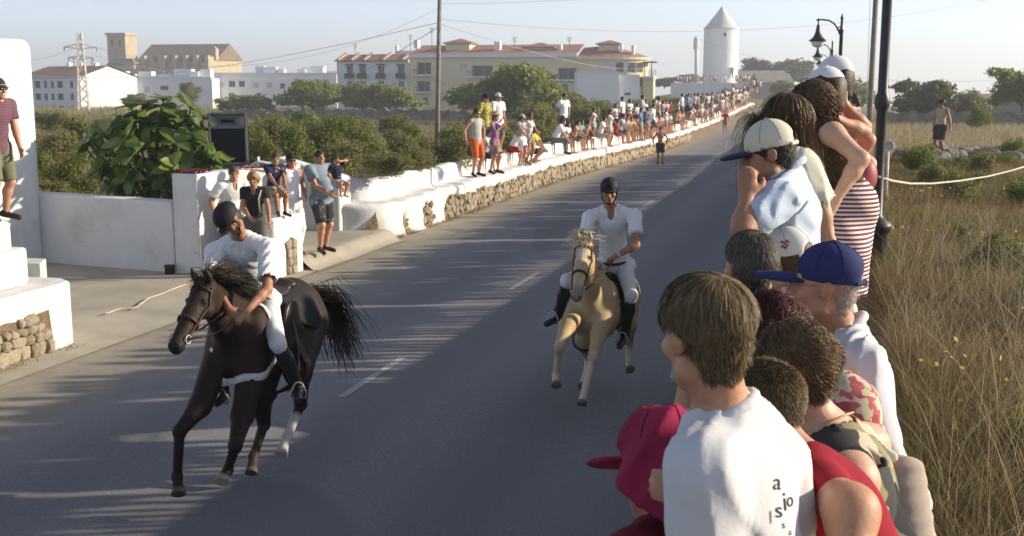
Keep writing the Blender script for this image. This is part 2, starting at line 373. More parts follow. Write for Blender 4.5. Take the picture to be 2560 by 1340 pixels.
tag(hw, 'taller white wall step beside the loudspeaker with dark red cloth on top', 'wall')
blk = prism([(-9.78, 17.80), (-9.30, 18.06), (-9.24, 19.04), (-9.76, 18.98)], -.1, 1.08, 'white_block', WW, None, .05)
tag(blk, 'white block end with arch of bare stones and a boy sitting above it', 'wall')
pnl = MB(); ya, yb = 18.42, 18.78
nn = 14; fv = [(-9.262, ya, -.02)] + [(-9.262, ya+(yb-ya)*k/nn, .52+.17*math.sin(math.pi*k/nn)+.02*math.sin(k*2.1)) for k in range(nn+1)] + [(-9.262, yb, -.02)]
pnl.add([(x+.012+(y-18.55)*.06, y, z) for x, y, z in fv], [tuple(range(len(fv)))]); pnl.obj('mortar_patch', M_MORTAR, blk)
z = .03
while z < .62:
    h = random.uniform(.10, .17)
    for s in (0, 1):
        w = random.uniform(.15, .2); y = 18.5 + s*.18 + random.uniform(-.02, .02)
        stone(blk, (-9.262+(y-18.55)*.06, y, z+h/2), w, h, .09)
    z += h
sw = prism([(-11.6, 22.75), (-10.25, 22.92), (-10.15, 23.35), (-11.65, 23.2)], 0, 1.75, 'gate_wall', WW, None, .05, [1.82, 1.42, 1.40, 1.82])
tag(sw, 'shaded white wall behind the man carrying a toddler', 'wall')
fold = MB()                                  # dark red cloth lying over the raised wall
nx, ny = 24, 6; V = []; 
for i in range(nx+1):
    for j in range(ny+1):
        x = -11.0 + .62*i/nx; y = 17.62 + .42*j/ny; V.append((x, y, 1.885 + .03*abs(math.sin(i*1.1+j))+.02*math.sin(j*2+i*.4)))
F = [(i*(ny+1)+j, (i+1)*(ny+1)+j, (i+1)*(ny+1)+j+1, i*(ny+1)+j+1) for i in range(nx) for j in range(ny)]
o = put('red_cloth', new_mesh('red_cloth', V, F, [cloth((.20,.035,.05))], True)); tag(o, 'crumpled dark red cloth laid on the raised white wall', 'cloth')
o = put('roof_cloth', new_mesh('roof_cloth', [(x+.68+.12*(x+11)+(y-17.6)*.3, 18.55+(x+11)*1.25+(y-17.6)*.3, z) for x, y, z in V], F, [cloth((.30,.07,.07))], True)); tag(o, 'dark red cloth on the curved wall top behind the leaning man', 'cloth')
# white house corner at the far left
hs = prism([(-14.6, 18.5), (-13.98, 18.08), (-14.5, 15.9), (-22, 15.9), (-22, 18.7)], -.1, 4.17, 'white_house', WW, None, .18, None, 4)
tag(hs, 'tall white rounded building corner at the left edge', 'building')
# planter of two white steps with bare stones in front
pl = empty('stepped_planter', (-9.45, 11, 0)); tag(pl, 'low white stepped planter wall with an arch of bare stones', 'planter')
def child(o, par):
    o.parent = par; o.matrix_parent_inverse = Matrix.Translation(par.location).inverted(); return o
a = prism([(-9.46, 8.6), (-9.46, 12.52), (-9.52, 12.76), (-9.75, 12.92), (-11.6, 12.95), (-11.6, 8.6)], -.1, .86, 'lower_step', WW, None, .05, None, 4); child(a, pl)
b = prism([(-9.80, 8.6), (-9.80, 12.2), (-9.9, 12.45), (-13, 12.5), (-13, 8.6)], .86, 1.33, 'upper_step', WW, None, .05, None, 4); child(b, pl)
c = prism([(-10.12, 12.96), (-10.36, 13.4), (-11.6, 13.4), (-11.6, 12.96)], 0, 1.02, 'concrete_step', mat('pale_concrete', (.52,.53,.47), .9, 3, .15), None, .015); child(c, pl)
fv = [(-9.455, 8.7, -.02), (-9.455, 8.7, .50)] + [(-9.455, 9+3.22*k/12, .47+.10*k/12+.02*math.sin(k*2.3)) for k in range(13)] + [(-9.455, 12.30, -.02)]
mm = MB(); mm.add(fv, [tuple(range(len(fv)-1, -1, -1))]); child(mm.obj('mortar_patch', M_MORTAR), pl)
for (y0, y1) in ((9.0, 12.24),):
    z = .02
    while z < .54:
        h = random.uniform(.11, .21); y = y0 + random.uniform(-.1, 0)
        while y < y1:
            w = random.uniform(.10, .27)
            if z+h < .56+.03*math.sin(y*5) and y+w < y1+.03: 
                o = stone(None, (-9.455+random.uniform(-.02,.015), y+w/2, z+h/2), w*1.0, h*1.02, random.uniform(.10,.17)); child(o, pl)
            y += w*.95
        z += h*.93
gv = MB()
for k in range(60):
    x = random.uniform(-11.2,-10.4); y = random.uniform(10.0, 11.9); s = random.uniform(.02,.045); gv.box((x-s,y-s,1.32),(x+s,y+s,1.33+s*1.2), random.random()*3, (x,y))
o = gv.obj('pebbles', mat('red_pebble', (.22,.10,.075), .9, 20, .5)); tag(o, kind='stuff')
# small things by the garden wall
ub = MB(); q = P(430, 684, .12); ub.box((q[0]-.07, q[1]-.12, .12), (q[0]+.07, q[1]-.01, .27)); ub.box((q[0]-.085, q[1]-.13, .262), (q[0]+.085, q[1]-.005, .282))
o = ub.obj('wall_box', mat('dark_brown', (.025,.018,.012), .7)); bevel(o, .01); tag(o, 'small dark box at the foot of the garden wall', 'box')
hz = [P(px, py, .145) for px, py in ((262,784),(300,772),(345,768),(362,750),(400,735),(450,716),(492,700))]
hp = []
for i in range(len(hz)-1):
    for k in range(6): q = hz[i]+(hz[i+1]-hz[i])*k/6; hp.append((q[0]+.01*math.sin(i*5+k), q[1]+.015*math.sin(k*1.1+i), .145))
o = MB().tube(hp, .009, 6).obj('ground_cable', mat('pale_cable', (.55,.47,.40), .6), None, True); tag(o, 'thin pale cable lying across the driveway', 'cable')
q = P(508, 690, .1)
o = MB().tube([(-10.44, 17.53, .1), (-10.45, 17.525, .9), (-10.47, 17.53, 1.5), (-10.47, 17.54, 1.9)], .008, 6).obj('wall_cable', mat('grey_cable', (.42,.41,.38), .6), None, True); tag(o, 'thin cable running up the corner of the garden wall', 'cable')
# ================================================================ right bank: retaining wall hidden by the spectators
o = prism([(-.74, -12), (-.44, -12), (-.44, 130), (-.74, 130)], -.6, 1.56, 'bank_wall', mat('bank_stone', (.40,.34,.25), .95, 4, .4, 14, .8, .05), None, .05)
tag(o, 'stone retaining wall of the right-hand bank under the spectators', 'wall')
# ================================================================ dry stone field walls
def dry_wall(name, a, b, h, th, label, n, zf):
    a = np.array(a, float); b = np.array(b, float); L = np.linalg.norm(b-a); e = (b-a)/L; nn = np.array((e[1], -e[0])); V = []; F = []
    for i in range(n+1):
        c = a + e*L*i/n; z0 = float(zf(c[0], c[1])); hh = h*(1+.10*math.sin(i*1.7)+.08*math.sin(i*4.3+1)+random.uniform(-.08,.08)); jx = random.uniform(-.05,.05)
        for s, z in ((-1.1, -.3), (-1, .0), (-.9, hh*.5), (-.75, hh), (.75, hh*1.02), (.9, hh*.5), (1, 0), (1.1, -.3)):
            q = c + nn*(s*th/2+jx+random.uniform(-.04,.04)); V.append((q[0], q[1], z0+z+random.uniform(-.04,.04)))
    for i in range(n):
        for k in range(7): F.append((i*8+k, (i+1)*8+k, (i+1)*8+k+1, i*8+k+1))
    F.append(tuple(range(7,-1,-1))); F.append(tuple(n*8+k for k in range(8)))
    o = put(name, new_mesh(name, V, F, [mat('dry_stone', (.20,.185,.155), .95, 1.6, .5, 6, .9, .08)], False)); tag(o, label, 'wall'); return o
f1, f2 = P(560, 300, -.6), P(1150, 302, -.6)
dry_wall('field_wall', (f1[0], f1[1]), (f2[0]+6, f2[1]+3), 1.15, .7, 'low dark dry stone wall across the scrubland', 70, zland)
f1, f2 = P(2215, 316, .55), P(2640, 318, .55)
dry_wall('field_wall', (f1[0], f1[1]), (f2[0]+4, f2[1]), .95, .6, 'grey dry stone wall behind the dry grass field', 44, zland)
f1 = D(1440, 262, 170); f2 = D(1700, 262, 175)
dry_wall('field_wall', (f1[0], f1[1]), (f2[0], f2[1]), 2.0, .9, 'dry stone wall below the white block by the yellow apartments', 30, lambda x, y: float(zland(x, y))-.2)
# ================================================================ buildings
def facade(name, o, u, L, zs, openings, m, parent, depth_=.18, pane=None, frame=None, holes=True):
    """wall panel from point o along unit u, length L, heights zs=(z0,z1); openings=(x0,x1,z0,z1[,kind])"""
    o = np.array(o, float); u = np.array(u, float); nrm = np.array((u[1], -u[0], 0.0)); u3 = np.array((u[0], u[1], 0.0))
    xs_ = sorted({0.0, L, *[q[0] for q in openings], *[q[1] for q in openings]}); zz = sorted({zs[0], zs[1], *[q[2] for q in openings], *[q[3] for q in openings]})
    mb = MB(); pt = lambda x, z, d=0.0: tuple(np.array((o[0], o[1], 0)) + u3*x + np.array((0, 0, z)) - nrm*d)
    for i in range(len(xs_)-1):
        for j in range(len(zz)-1):
            cx, cz = (xs_[i]+xs_[i+1])/2, (zz[j]+zz[j+1])/2
            if any(q[0] < cx < q[1] and q[2] < cz < q[3] for q in openings): continue
            mb.add([pt(xs_[i], zz[j]), pt(xs_[i+1], zz[j]), pt(xs_[i+1], zz[j+1]), pt(xs_[i], zz[j+1])], [(0, 1, 2, 3)])
    for q in openings:
        x0, x1, z0, z1 = q[:4]; dd = q[5] if len(q) > 5 else depth_
        for A, B in (((x0,z0),(x1,z0)), ((x1,z0),(x1,z1)), ((x1,z1),(x0,z1)), ((x0,z1),(x0,z0))):
            mb.add([pt(*A), pt(*B), pt(B[0], B[1], dd), pt(A[0], A[1], dd)], [(0, 1, 2, 3)])
    w = mb.obj(name, m, parent)
    for q in openings:
        x0, x1, z0, z1 = q[:4]; kind = q[4] if len(q) > 4 else 'window'; dd = q[5] if len(q) > 5 else depth_
        pm = {'shutter': M_SHUT, 'green': M_GREEN, 'door': M_DOOR, 'blind': M_BLIND}.get(kind, M_GLASS)
        wb = MB().add([pt(x0, z0, dd-.005), pt(x1, z0, dd-.005), pt(x1, z1, dd-.005), pt(x0, z1, dd-.005)], [(0,1,2,3)])
        wo = wb.obj('door' if kind == 'door' else 'window', pm, parent)
        if kind in ('window', 'balcony'):
            fb = MB(); t_ = .07; xm = (x0+x1)/2
            for (p0, p1, r0, r1) in ((x0,x0+t_,z0,z1), (x1-t_,x1,z0,z1), (xm-t_/2,xm+t_/2,z0,z1), (x0,x1,z0,z0+t_), (x0,x1,z1-t_,z1)):
                fb.add([pt(p0,r0,dd-.05), pt(p1,r0,dd-.05), pt(p1,r1,dd-.05), pt(p0,r1,dd-.05)], [(0,1,2,3)])
            fb.obj('frame', M_FRAME, wo)
    return w
M_SHUT = mat('brown_shutter', (.075,.045,.03), .7, 3, .3); M_GREEN = mat('green_shutter', (.035,.05,.028), .7, 3, .3)
M_DOOR = mat('wood_door', (.10,.04,.025), .7, 3, .3); M_BLIND = mat('pale_blind', (.52,.53,.52), .8, 3, .1); M_FRAME = mat('window_frame', (.55,.55,.53), .6, 3, .1)
M_CREAM = mat('cream_render', (.64,.57,.38), .9, .4, .08, 3, .1, .02); M_WHITEB = mat('white_render', (.70,.71,.72), .9, .3, .07, 3, .1, .02)
M_SAND = mat('sandstone', (.42,.35,.23), .95, .5, .18, 1.5, .3, .05); M_RAIL = mat('rail_metal', (.06,.06,.06), .6)
class Site:                                  # a building's own frame: pixel on its front line -> metres along it
    def __init__(s, name, label, cat, px0, px1, d0, d1, ybase):
        a = D(px0, ybase, d0); b = D(px1, ybase, d1); s.z0 = (a[2]+b[2])/2; s.o = a[:2]; s.L = float(np.linalg.norm(b[:2]-a[:2])); s.u = (b[:2]-a[:2])/s.L
        s.n = np.array((s.u[1], -s.u[0])); s.px0, s.px1, s.d0, s.d1 = px0, px1, d0, d1
        s.e = empty(name, (a[0], a[1], 0), math.atan2(s.u[1], s.u[0])); tag(s.e, label, cat)
    def x(s, px):                            # photo column -> metres along the front
        q = D(px, 206, 1)-_C; A = np.array([[s.u[0], -q[0]], [s.u[1], -q[1]]]); r = np.linalg.solve(A, -(s.o-_C[:2])); return float(r[0])
    def z(s, px, py):
        x = s.x(px); p = s.o+s.u*x; d = float(np.dot(np.array((p[0], p[1], CH))-_C, _F)); k = 1.0
        for _ in range(4):
            zz = D(px, py, d)[2]; d = float(np.dot(np.array((p[0], p[1], zz))-_C, _F))
        return zz
    def rect(s, x0, x1, y0, y1, *k): return (s.x(x0), s.x(x1), s.z((x0+x1)/2, y1), s.z((x0+x1)/2, y0), *k)
    def front(s, px0, px1, zt, ops, m, name='wall', zb=None):
        x0, x1 = s.x(px0), s.x(px1); o = (x0, 0)
        return facade(name, o, (1, 0), x1-x0, (s.z0-.6 if zb is None else zb, zt), [(q[0]-x0, q[1]-x0, *q[2:]) for q in ops], m, s.e)
    def box(s, name, x0, x1, y0, y1, z0, z1, m, open_front=False):   # y back from the front
        mb = MB(); v = [(x0,y0,z0),(x1,y0,z0),(x1,y1,z0),(x0,y1,z0),(x0,y0,z1),(x1,y0,z1),(x1,y1,z1),(x0,y1,z1)]
        f = [(4,5,6,7),(1,2,6,5),(2,3,7,6),(3,0,4,7)] + ([] if open_front else [(0,1,5,4)]); mb.add(v, f); return mb.obj(name, m, s.e)
    def hip(s, name, x0, x1, y0, y1, z, h, m, over=.5, ridge='x'):
        x0 -= over; x1 += over; y0 -= over; y1 += over; w = (y1-y0)/2; r = min(w, (x1-x0)/2)
        v = [(x0,y0,z),(x1,y0,z),(x1,y1,z),(x0,y1,z),(x0+r*.9,(y0+y1)/2,z+h),(x1-r*.9,(y0+y1)/2,z+h)]
        v += [(x0,y0,z-.18),(x1,y0,z-.18),(x1,y1,z-.18),(x0,y1,z-.18)]
        return MB().add(v, [(0,1,5,4),(1,2,5),(2,3,4,5),(3,0,4),(6,7,1,0),(7,8,2,1),(8,9,3,2),(9,6,0,3),(9,8,7,6)]).obj(name, m, s.e)
    def shed_roof(s, name, x0, x1, y0, y1, z0, z1, m):      # one slope rising to the back
        v = [(x0,y0,z0),(x1,y0,z0),(x1,y1,z1),(x0,y1,z1),(x0,y0,z0-.2),(x1,y0,z0-.2),(x1,y1,z1-.2),(x0,y1,z1-.2)]
        return MB().add(v, [(0,1,2,3),(4,5,1,0),(5,6,2,1),(6,7,3,2),(7,4,0,3),(7,6,5,4)]).obj(name, m, s.e)
# ---- yellow apartment building
S = Site('apartment_building', 'long cream yellow apartment building with terracotta roofs and balconies', 'building', 1025, 1442, 196, 190, 266)
ze = S.z(1230, 138); ops = []
for (x0,x1,y0,y1,k) in ((1042,1078,156,186,'balcony'),(1180,1232,164,192,'balcony'),(1395,1440,170,200,'balcony'),(1042,1075,203,230,'balcony'),(1150,1168,160,176,'blind'),(1250,1285,164,180,'window'),(1305,1318,168,178,'window'),(1150,1162,210,216,'window'),(1120,1133,244,264,'door'),(1260,1275,196,212,'window'),(1330,1350,196,212,'window'),(1395,1420,210,225,'window'),(1055,1070,243,258,'window'),(1100,1112,204,216,'blind'),(1100,1112,240,258,'blind')):
    ops.append(S.rect(x0, x1, y0, y1, k, 1.0 if k == 'balcony' else .2))
S.front(1025, 1442, ze, ops, M_CREAM); S.box('wall', S.x(1025), S.x(1442), 0, 13, S.z0-.6, ze, M_CREAM, True)
S.box('cornice', S.x(1024), S.x(1443), -.35, 0, ze-.35, ze+.25, M_WHITEB)
S.shed_roof('roof', S.x(1024), S.x(1441), -.3, 8, ze+.26, S.z(1230, 122)+.9, M_ROOF)
for (x0,x1,yt,yb,yr) in ((1103,1163,108,128,97),(1303,1370,118,136,107)):
    a, b = S.x(x0), S.x(x1); S.box('roof_house', a, b, 3.0, 7.5, S.z((x0+x1)/2, yb)-1, S.z((x0+x1)/2, yt), M_CREAM); S.hip('roof', a, b, 3.0, 7.5, S.z((x0+x1)/2, yt)+.19, S.z((x0+x1)/2, yr)-S.z((x0+x1)/2, yt), M_ROOF, .4)
for (x0,x1,y0,y1) in ((1227,1241,102,128),(1025,1034,98,112),(1388,1396,110,132)):
    S.box('chimney', S.x(x0), S.x(x1), 2.6, 4.0, S.z(x0, y1)-.5, S.z(x0, y0), M_WHITEB)
for (x0,x1,y0,y1) in ((1036,1082,176,190),(1172,1236,181,194),(1390,1444,188,202),(1036,1080,220,232)):
    zb, zt = S.z((x0+x1)/2, y1), S.z((x0+x1)/2, y0); S.box('balcony_slab', S.x(x0), S.x(x1), -1.1, 0, zb, zb+.22, M_WHITEB)
    mb = MB(); xa, xb = S.x(x0)+.1, S.x(x1)-.1
    for k in range(int((xb-xa)/.28)+1): xx = xa+k*.28; mb.box((xx-.02,-1.07,zb+.2),(xx+.02,-1.03,zt+.1))
    mb.box((xa,-1.09,zt+.06),(xb,-1.01,zt+.14)); mb.obj('railing', M_RAIL, S.e)
# round end of the apartments
def round_end():
    e = S.e; n = 20; cx = S.x(1505); R_ = S.x(1612)-cx; z0 = S.z0-.6; zt = S.z(1530, 143); 
    mb = MB(); V = []; x0 = S.x(1443)
    arc = [(x0, -.02)] + [(cx + R_*math.sin(a), 5.5 - 5.7*math.cos(a)) for a in np.linspace(0.02, math.pi*.97, n)] + [(x0, 11)]
    for x, y in arc: V += [(x, y, z0), (x, y, zt)]
    m = len(arc); mb.add(V, [(2*i, 2*i+2, 2*i+3, 2*i+1) for i in range(m-1)]); mb.obj('round_wall', M_CREAM, e, True)
    zr = S.z(1530, 119); apx = (cx-2.5, 5.5, zr)
    V = [(x if i in (0, m-1) else cx+(x-cx)*1.05, 5.5+(y-5.5)*1.08, zt+.02) for i, (x, y) in enumerate(arc)] + [(S.x(1446), 5.5, zr+.2), (S.x(1520), 5.5, zr+.5)]
    F = [(i, i+1, m+1 if arc[i][0] > cx-1 else m) for i in range(m-1)]; F.append((0, m+1, m) if False else (m-1, 0, m))
    k = next(i for i in range(m-1) if arc[i][0] > cx-1); F.append((k, m+1, m)); k2 = max(i for i in range(m-1) if arc[i][0] > cx-1); F.append((k2+1, m, m+1))
    MB().add(V, F).obj('roof', M_ROOF, e)
    V2 = [(cx+(x-cx)*1.05 if i not in (0, m-1) else x, 5.5+(y-5.5)*1.08, z) for i, (x, y) in enumerate(arc) for z in (zt-.35, zt+.03)]
    MB().add(V2, [(2*i, 2*i+2, 2*i+3, 2*i+1) for i in range(m-1)]).obj('cornice', M_CREAM, e)
    a, b = S.x(1488), S.x(1540); zw = S.z(1510, 110); S.box('roof_house', a, b, 3, 7, zr-1.5, zw, M_CREAM); S.hip('roof', a, b, 3, 7, zw+.19, S.z(1510, 101)-zw, M_ROOF, .4)
    for (x0_, x1_, y0, y1) in ((1543,1550,108,128),(1573,1580,112,135)): S.box('chimney', S.x(x0_), S.x(x1_), 2.2, 3.4, S.z(x0_, y1)-.8, S.z(x0_, y0), M_WHITEB)
    for ang in (.12, .42, .72, 1.0):
        for zc in (S.z(1530, 168), S.z(1530, 205)):
            x, y = cx+R_*math.sin(ang), 5.5-5.7*math.cos(ang); tx, ty = math.cos(ang)*R_, 5.7*math.sin(ang); q = math.hypot(tx, ty); tx, ty = tx/q, ty/q; nx_, ny_ = ty, -tx
            mb = MB()
            for (w, dz, off) in ((.65, .75, .02),): mb.add([(x-tx*w+nx_*off, y-ty*w+ny_*off, zc-dz), (x+tx*w+nx_*off, y+ty*w+ny_*off, zc-dz), (x+tx*w+nx_*off, y+ty*w+ny_*off, zc+dz), (x-tx*w+nx_*off, y-ty*w+ny_*off, zc+dz)], [(0,1,2,3)])
            wo = mb.obj('window', M_BLIND if ang in (.12,) else M_GLASS, e); fb = MB()
            for sx_ in (-1, 1): fb.box((x+tx*.68*sx_-.06, y+ty*.68*sx_-.08, zc-.8), (x+tx*.68*sx_+.06, y+ty*.68*sx_+.05, zc+.8))
            fb.obj('frame', M_FRAME, wo)
    bz = S.z(1620, 190); S.box('balcony_slab', S.x(1604), S.x(1632), 1.5, 6, bz-.3, bz, M_WHITEB); S.box('balcony_wall', S.x(1604), S.x(1630), 2.5, 5.5, S.z0-.6, bz-.301, M_CREAM)
    mb = MB()
    for k in range(14): mb.box((S.x(1605)+k*.16-.02, 1.55, bz), (S.x(1605)+k*.16+.02, 1.6, bz+1.0))
    for px in (1608, 1626): mb.box((S.x(px)-.06, 1.6, bz), (S.x(px)+.06, 1.75, S.z(1620, 156)))
    mb.box((S.x(1604), 1.5, S.z(1620, 156)), (S.x(1636), 5.5, S.z(1620, 153))); mb.obj('pergola', M_RAIL, e)
round_end()
# ---- white house block in front of it
W2 = Site('white_outbuilding', 'plain windowless white block in front of the yellow apartments', 'building', 1443, 1547, 172, 172, 243)
zt = W2.z(1500, 181); W2.box('wall', 0, W2.x(1547), 0, 8, W2.z0-1.5, zt, M_WHITEB); W2.box('side_wall', W2.x(1547)+.01, W2.x(1601), .8, 8, W2.z0-1.5, zt-.35, M_WHITEB)
W2.box('roof_edge', -.1, W2.x(1547)+.1, -.1, 8.1, zt+.002, zt+.15, M_WHITEB); W2.box('window', W2.x(1563), W2.x(1578), .77, .799, W2.z(1570, 238), W2.z(1570, 232), M_GLASS)
# ---- white apartments with green balconies
S2 = Site('white_apartments', 'white flats with dark green balconies and small tiled roof slopes', 'building', 845, 1022, 208, 204, 268)
ze = S2.z(930, 152); ops = []
for xc in (875, 907, 953, 1003):
    ops.append(S2.rect(xc-8, xc+8, 163, 184, 'window', .35)); ops.append(S2.rect(xc-7, xc+7, 203, 222, 'window', .35))
S2.front(845, 1022, ze, ops, M_WHITEB); S2.box('wall', 0, S2.x(1022), 0, 10, S2.z0-.6, ze, M_WHITEB, True)
S2.shed_roof('roof', -.3, S2.x(1022), -.4, 3.2, ze+.1, S2.z(930, 139)+.3, M_ROOF)
for px in (845, 878, 910, 957, 1006): 
    x = S2.x(px); zz = S2.z(930, 139)+.3; MB().add([(x,-.5,ze+.05),(x+.5,-.5,ze+.05),(x+.5,3.3,zz+.05),(x,3.3,zz+.05),(x,-.5,ze+.3),(x+.5,-.5,ze+.3),(x+.5,3.3,zz+.35),(x,3.3,zz+.35)], [(4,5,6,7),(0,1,5,4),(1,2,6,5),(3,0,4,7),(2,3,7,6)]).obj('roof_rib', mat('rib', (.45,.33,.26), .9), S2.e)
for xc in (875, 907, 953, 1003):
    zb = S2.z(xc, 196); S2.box('balcony', S2.x(xc-10), S2.x(xc+10), -.7, -.01, zb, S2.z(xc, 183), M_GREEN); S2.box('awning', S2.x(xc-9), S2.x(xc+9), -.5, -.01, S2.z(xc, 163), S2.z(xc, 160), M_GREEN)
S2.box('roof_house', S2.x(972), S2.x(1022), 4, 9, ze, S2.z(990, 125), M_WHITEB); S2.box('chimney', S2.x(968), S2.x(973), 3.9, 4.6, ze, S2.z(970, 112), M_WHITEB)
# ---- red roofed white block, far left
S3 = Site('school_building', 'white block with a red tiled roof and rows of small dark windows', 'building', 60, 200, 226, 214, 276)
ze = S3.z(150, 192); ops = []
for px in (93, 113, 130, 149, 178):
    for (y0, y1) in ((203, 220), (234, 250), (265, 275)): ops.append(S3.rect(px-(7 if px in (93,149) else 4), px+(7 if px in (93,149) else 4), y0, y1, 'shutter', .25))
S3.front(60, 200, ze, ops, M_WHITEB); S3.box('wall', 0, S3.x(200), 0, 12, S3.z0-1, ze, M_WHITEB, True)
x1 = S3.x(200); zp = S3.z(220, 168)+.4
MB().add([(-.5,-.6,ze+.02),(x1+.3,-.6,ze+.02),(x1+.3,6,zp),(-.5,6,zp),(x1+.3,12.5,ze),(-.5,12.5,ze)], [(0,1,2,3),(3,2,4,5)]).obj('roof', M_ROOF, S3.e)
MB().add([(x1-.01,0,ze-.05),(x1-.01,12,ze-.05),(x1-.01,6,zp-.1)], [(0,1,2)]).obj('gable', M_WHITEB, S3.e)
for px in (105, 136, 171): S3.box('chimney', S3.x(px)-.35, S3.x(px)+.35, 5.6, 6.4, zp-.6, S3.z(px, 160)+.3, M_WHITEB)
# ---- rows of low white houses
def white_row(name, label, px0, px1, d0, d1, ybase, ytop, wins, boxes):
    s = Site(name, label, 'building', px0, px1, d0, d1, ybase); zt = s.z((px0+px1)/2, ytop)
    s.front(px0, px1, zt, [s.rect(*w) for w in wins], M_WHITEB); s.box('wall', 0, s.L, 0, 12, s.z0-1, zt, M_WHITEB, True)
    s.box('parapet', -.05, s.L+.05, -.08, .2, zt+.002, zt+.35, M_WHITEB)
    for (a, b, y0, y1, dp) in boxes: s.box('roof_house', s.x(a), s.x(b), dp, dp+4, s.z((a+b)/2, y1)-1.0, s.z((a+b)/2, y0), M_WHITEB)
    return s
white_row('row_houses', 'row of white houses directly below the church', 222, 530, 224, 226, 276, 196,
    [(232,252,212,228,'blind'),(254,263,210,232,'window'),(274,290,216,226,'blind'),(302,316,214,232,'blind'),(360,374,216,232,'blind'),(400,420,214,226,'window'),(478,492,216,230,'blind'),(246,262,246,262,'window'),(268,292,242,260,'window'),(303,312,250,262,'window')],
    [(225,265,190,196,2),(292,305,178,196,3),(306,330,185,196,3),(332,365,178,196,5),(425,470,172,190,4),(470,492,178,192,2),(493,520,172,192,3),(380,420,184,197,5)])
white_row('terrace_houses', 'long grey white terrace with paired windows right of the church', 520, 842, 236, 238, 262, 186,
    [(550,562,205,218,'blind'),(572,588,202,218,'window'),(597,612,202,218,'window'),(632,646,206,220,'blind'),(665,680,206,220,'blind'),(700,712,208,222,'window'),(735,748,208,222,'blind'),(775,790,208,222,'window'),(810,824,208,222,'blind'),(570,584,232,244,'window'),(640,652,232,244,'window')],
    [(634,656,165,180,3),(656,688,167,184,2),(692,708,172,184,2),(740,760,172,186,3),(750,804,168,186,4),(770,806,164,172,6),(815,842,178,188,3)])
def aerial(s, px, py, dp, h):
    x, z = s.x(px), s.z(px, py); m = MB(); m.tube([(x, dp, z-1.5), (x, dp, z+h)], .05, 5)
    for k in range(4): m.tube([(x-.5+.08*k, dp, z+h-.25*k), (x+.5-.08*k, dp, z+h-.25*k)], .03, 4)
    m.obj('aerial', M_RAIL, s.e)
for q_ in ((S, 1060, 100, 5, 2.2), (S, 1270, 118, 5, 1.8), (S, 1410, 118, 5, 1.8), (S2, 860, 136, 5, 2.0), (S2, 995, 122, 6, 2.6), (S3, 115, 166, 6, 1.6), (S3, 160, 166, 6, 1.4)): aerial(*q_)
# ---- church
def church():
    s = Site('stone_church', 'sandstone church with square bell tower and long buttressed nave', 'church', 272, 530, 395, 385, 190)
    e = s.e; z0 = s.z0-6; zt = s.z(295, 88)
    a, b = s.x(273), s.x(318)
    w = s.front(273, 318, zt, [s.rect(281, 287, 100, 116, 'window', .8), s.rect(302, 307, 100, 116, 'window', .8)], M_SAND, 'tower', z0); s.box('tower', a, b, 0, b-a, z0, zt, M_SAND, True)
    s.box('tower_cap', a-.4, b+.4, -.4, b-a+.4, zt+.003, zt+.8, M_SAND)
    n0, n1 = s.x(330), s.x(527); zn, zr = s.z(430, 140), s.z(430, 124); za = s.z(430, 150)
    s.box('nave', n0, n1, 4, 22, z0, za, M_SAND)
    MB().add([(n0,3.6,za+.01),(n1+.5,3.6,za+.01),(n1+.5,13,zr+2.2),(n0,13,zr+2.2),(n1+.5,22.4,za),(n0,22.4,za)], [(0,1,2,3),(3,2,4,5),(1,4,2),(0,3,5)]).obj('roof', mat('church_roof', (.20,.145,.10), .9, .6, .25), e)
    s.box('aisle', s.x(365), s.x(527), 0, 3.99, z0, s.z(430, 142), M_SAND)
    for px in (366, 416, 443, 470, 496, 524): s.box('buttress', s.x(px)-.7, s.x(px)+.7, -1.6, -.01, z0, s.z(430, 139), M_SAND)
    for px in (391, 430, 457, 483, 510): s.box('window', s.x(px)-.8, s.x(px)+.8, -.06, -.005, s.z(430, 146)-1.2, s.z(430, 146)+1, M_GLASS)
    s.box('chapel', s.x(296), s.x(362), -6, -1.7, z0, s.z(330, 163), M_SAND); s.hip('chapel_roof', s.x(296), s.x(362), -6, -1.7, s.z(330, 163)+.2, 2.0, mat('church_roof', (.20,.145,.10), .9, .6, .25), .3)
    s.box('pinnacle', n1-1.2, n1+.6, 3, 5, za, s.z(524, 122), M_SAND); MB().add([(n1-1.3,2.9,s.z(524,122)+.01),(n1+.7,2.9,s.z(524,122)+.01),(n1+.7,5.1,s.z(524,122)+.01),(n1-1.3,5.1,s.z(524,122)+.01),(n1-.3,4,s.z(524,114))], [(0,1,4),(1,2,4),(2,3,4),(3,0,4)]).obj('spire', M_SAND, e)
church()
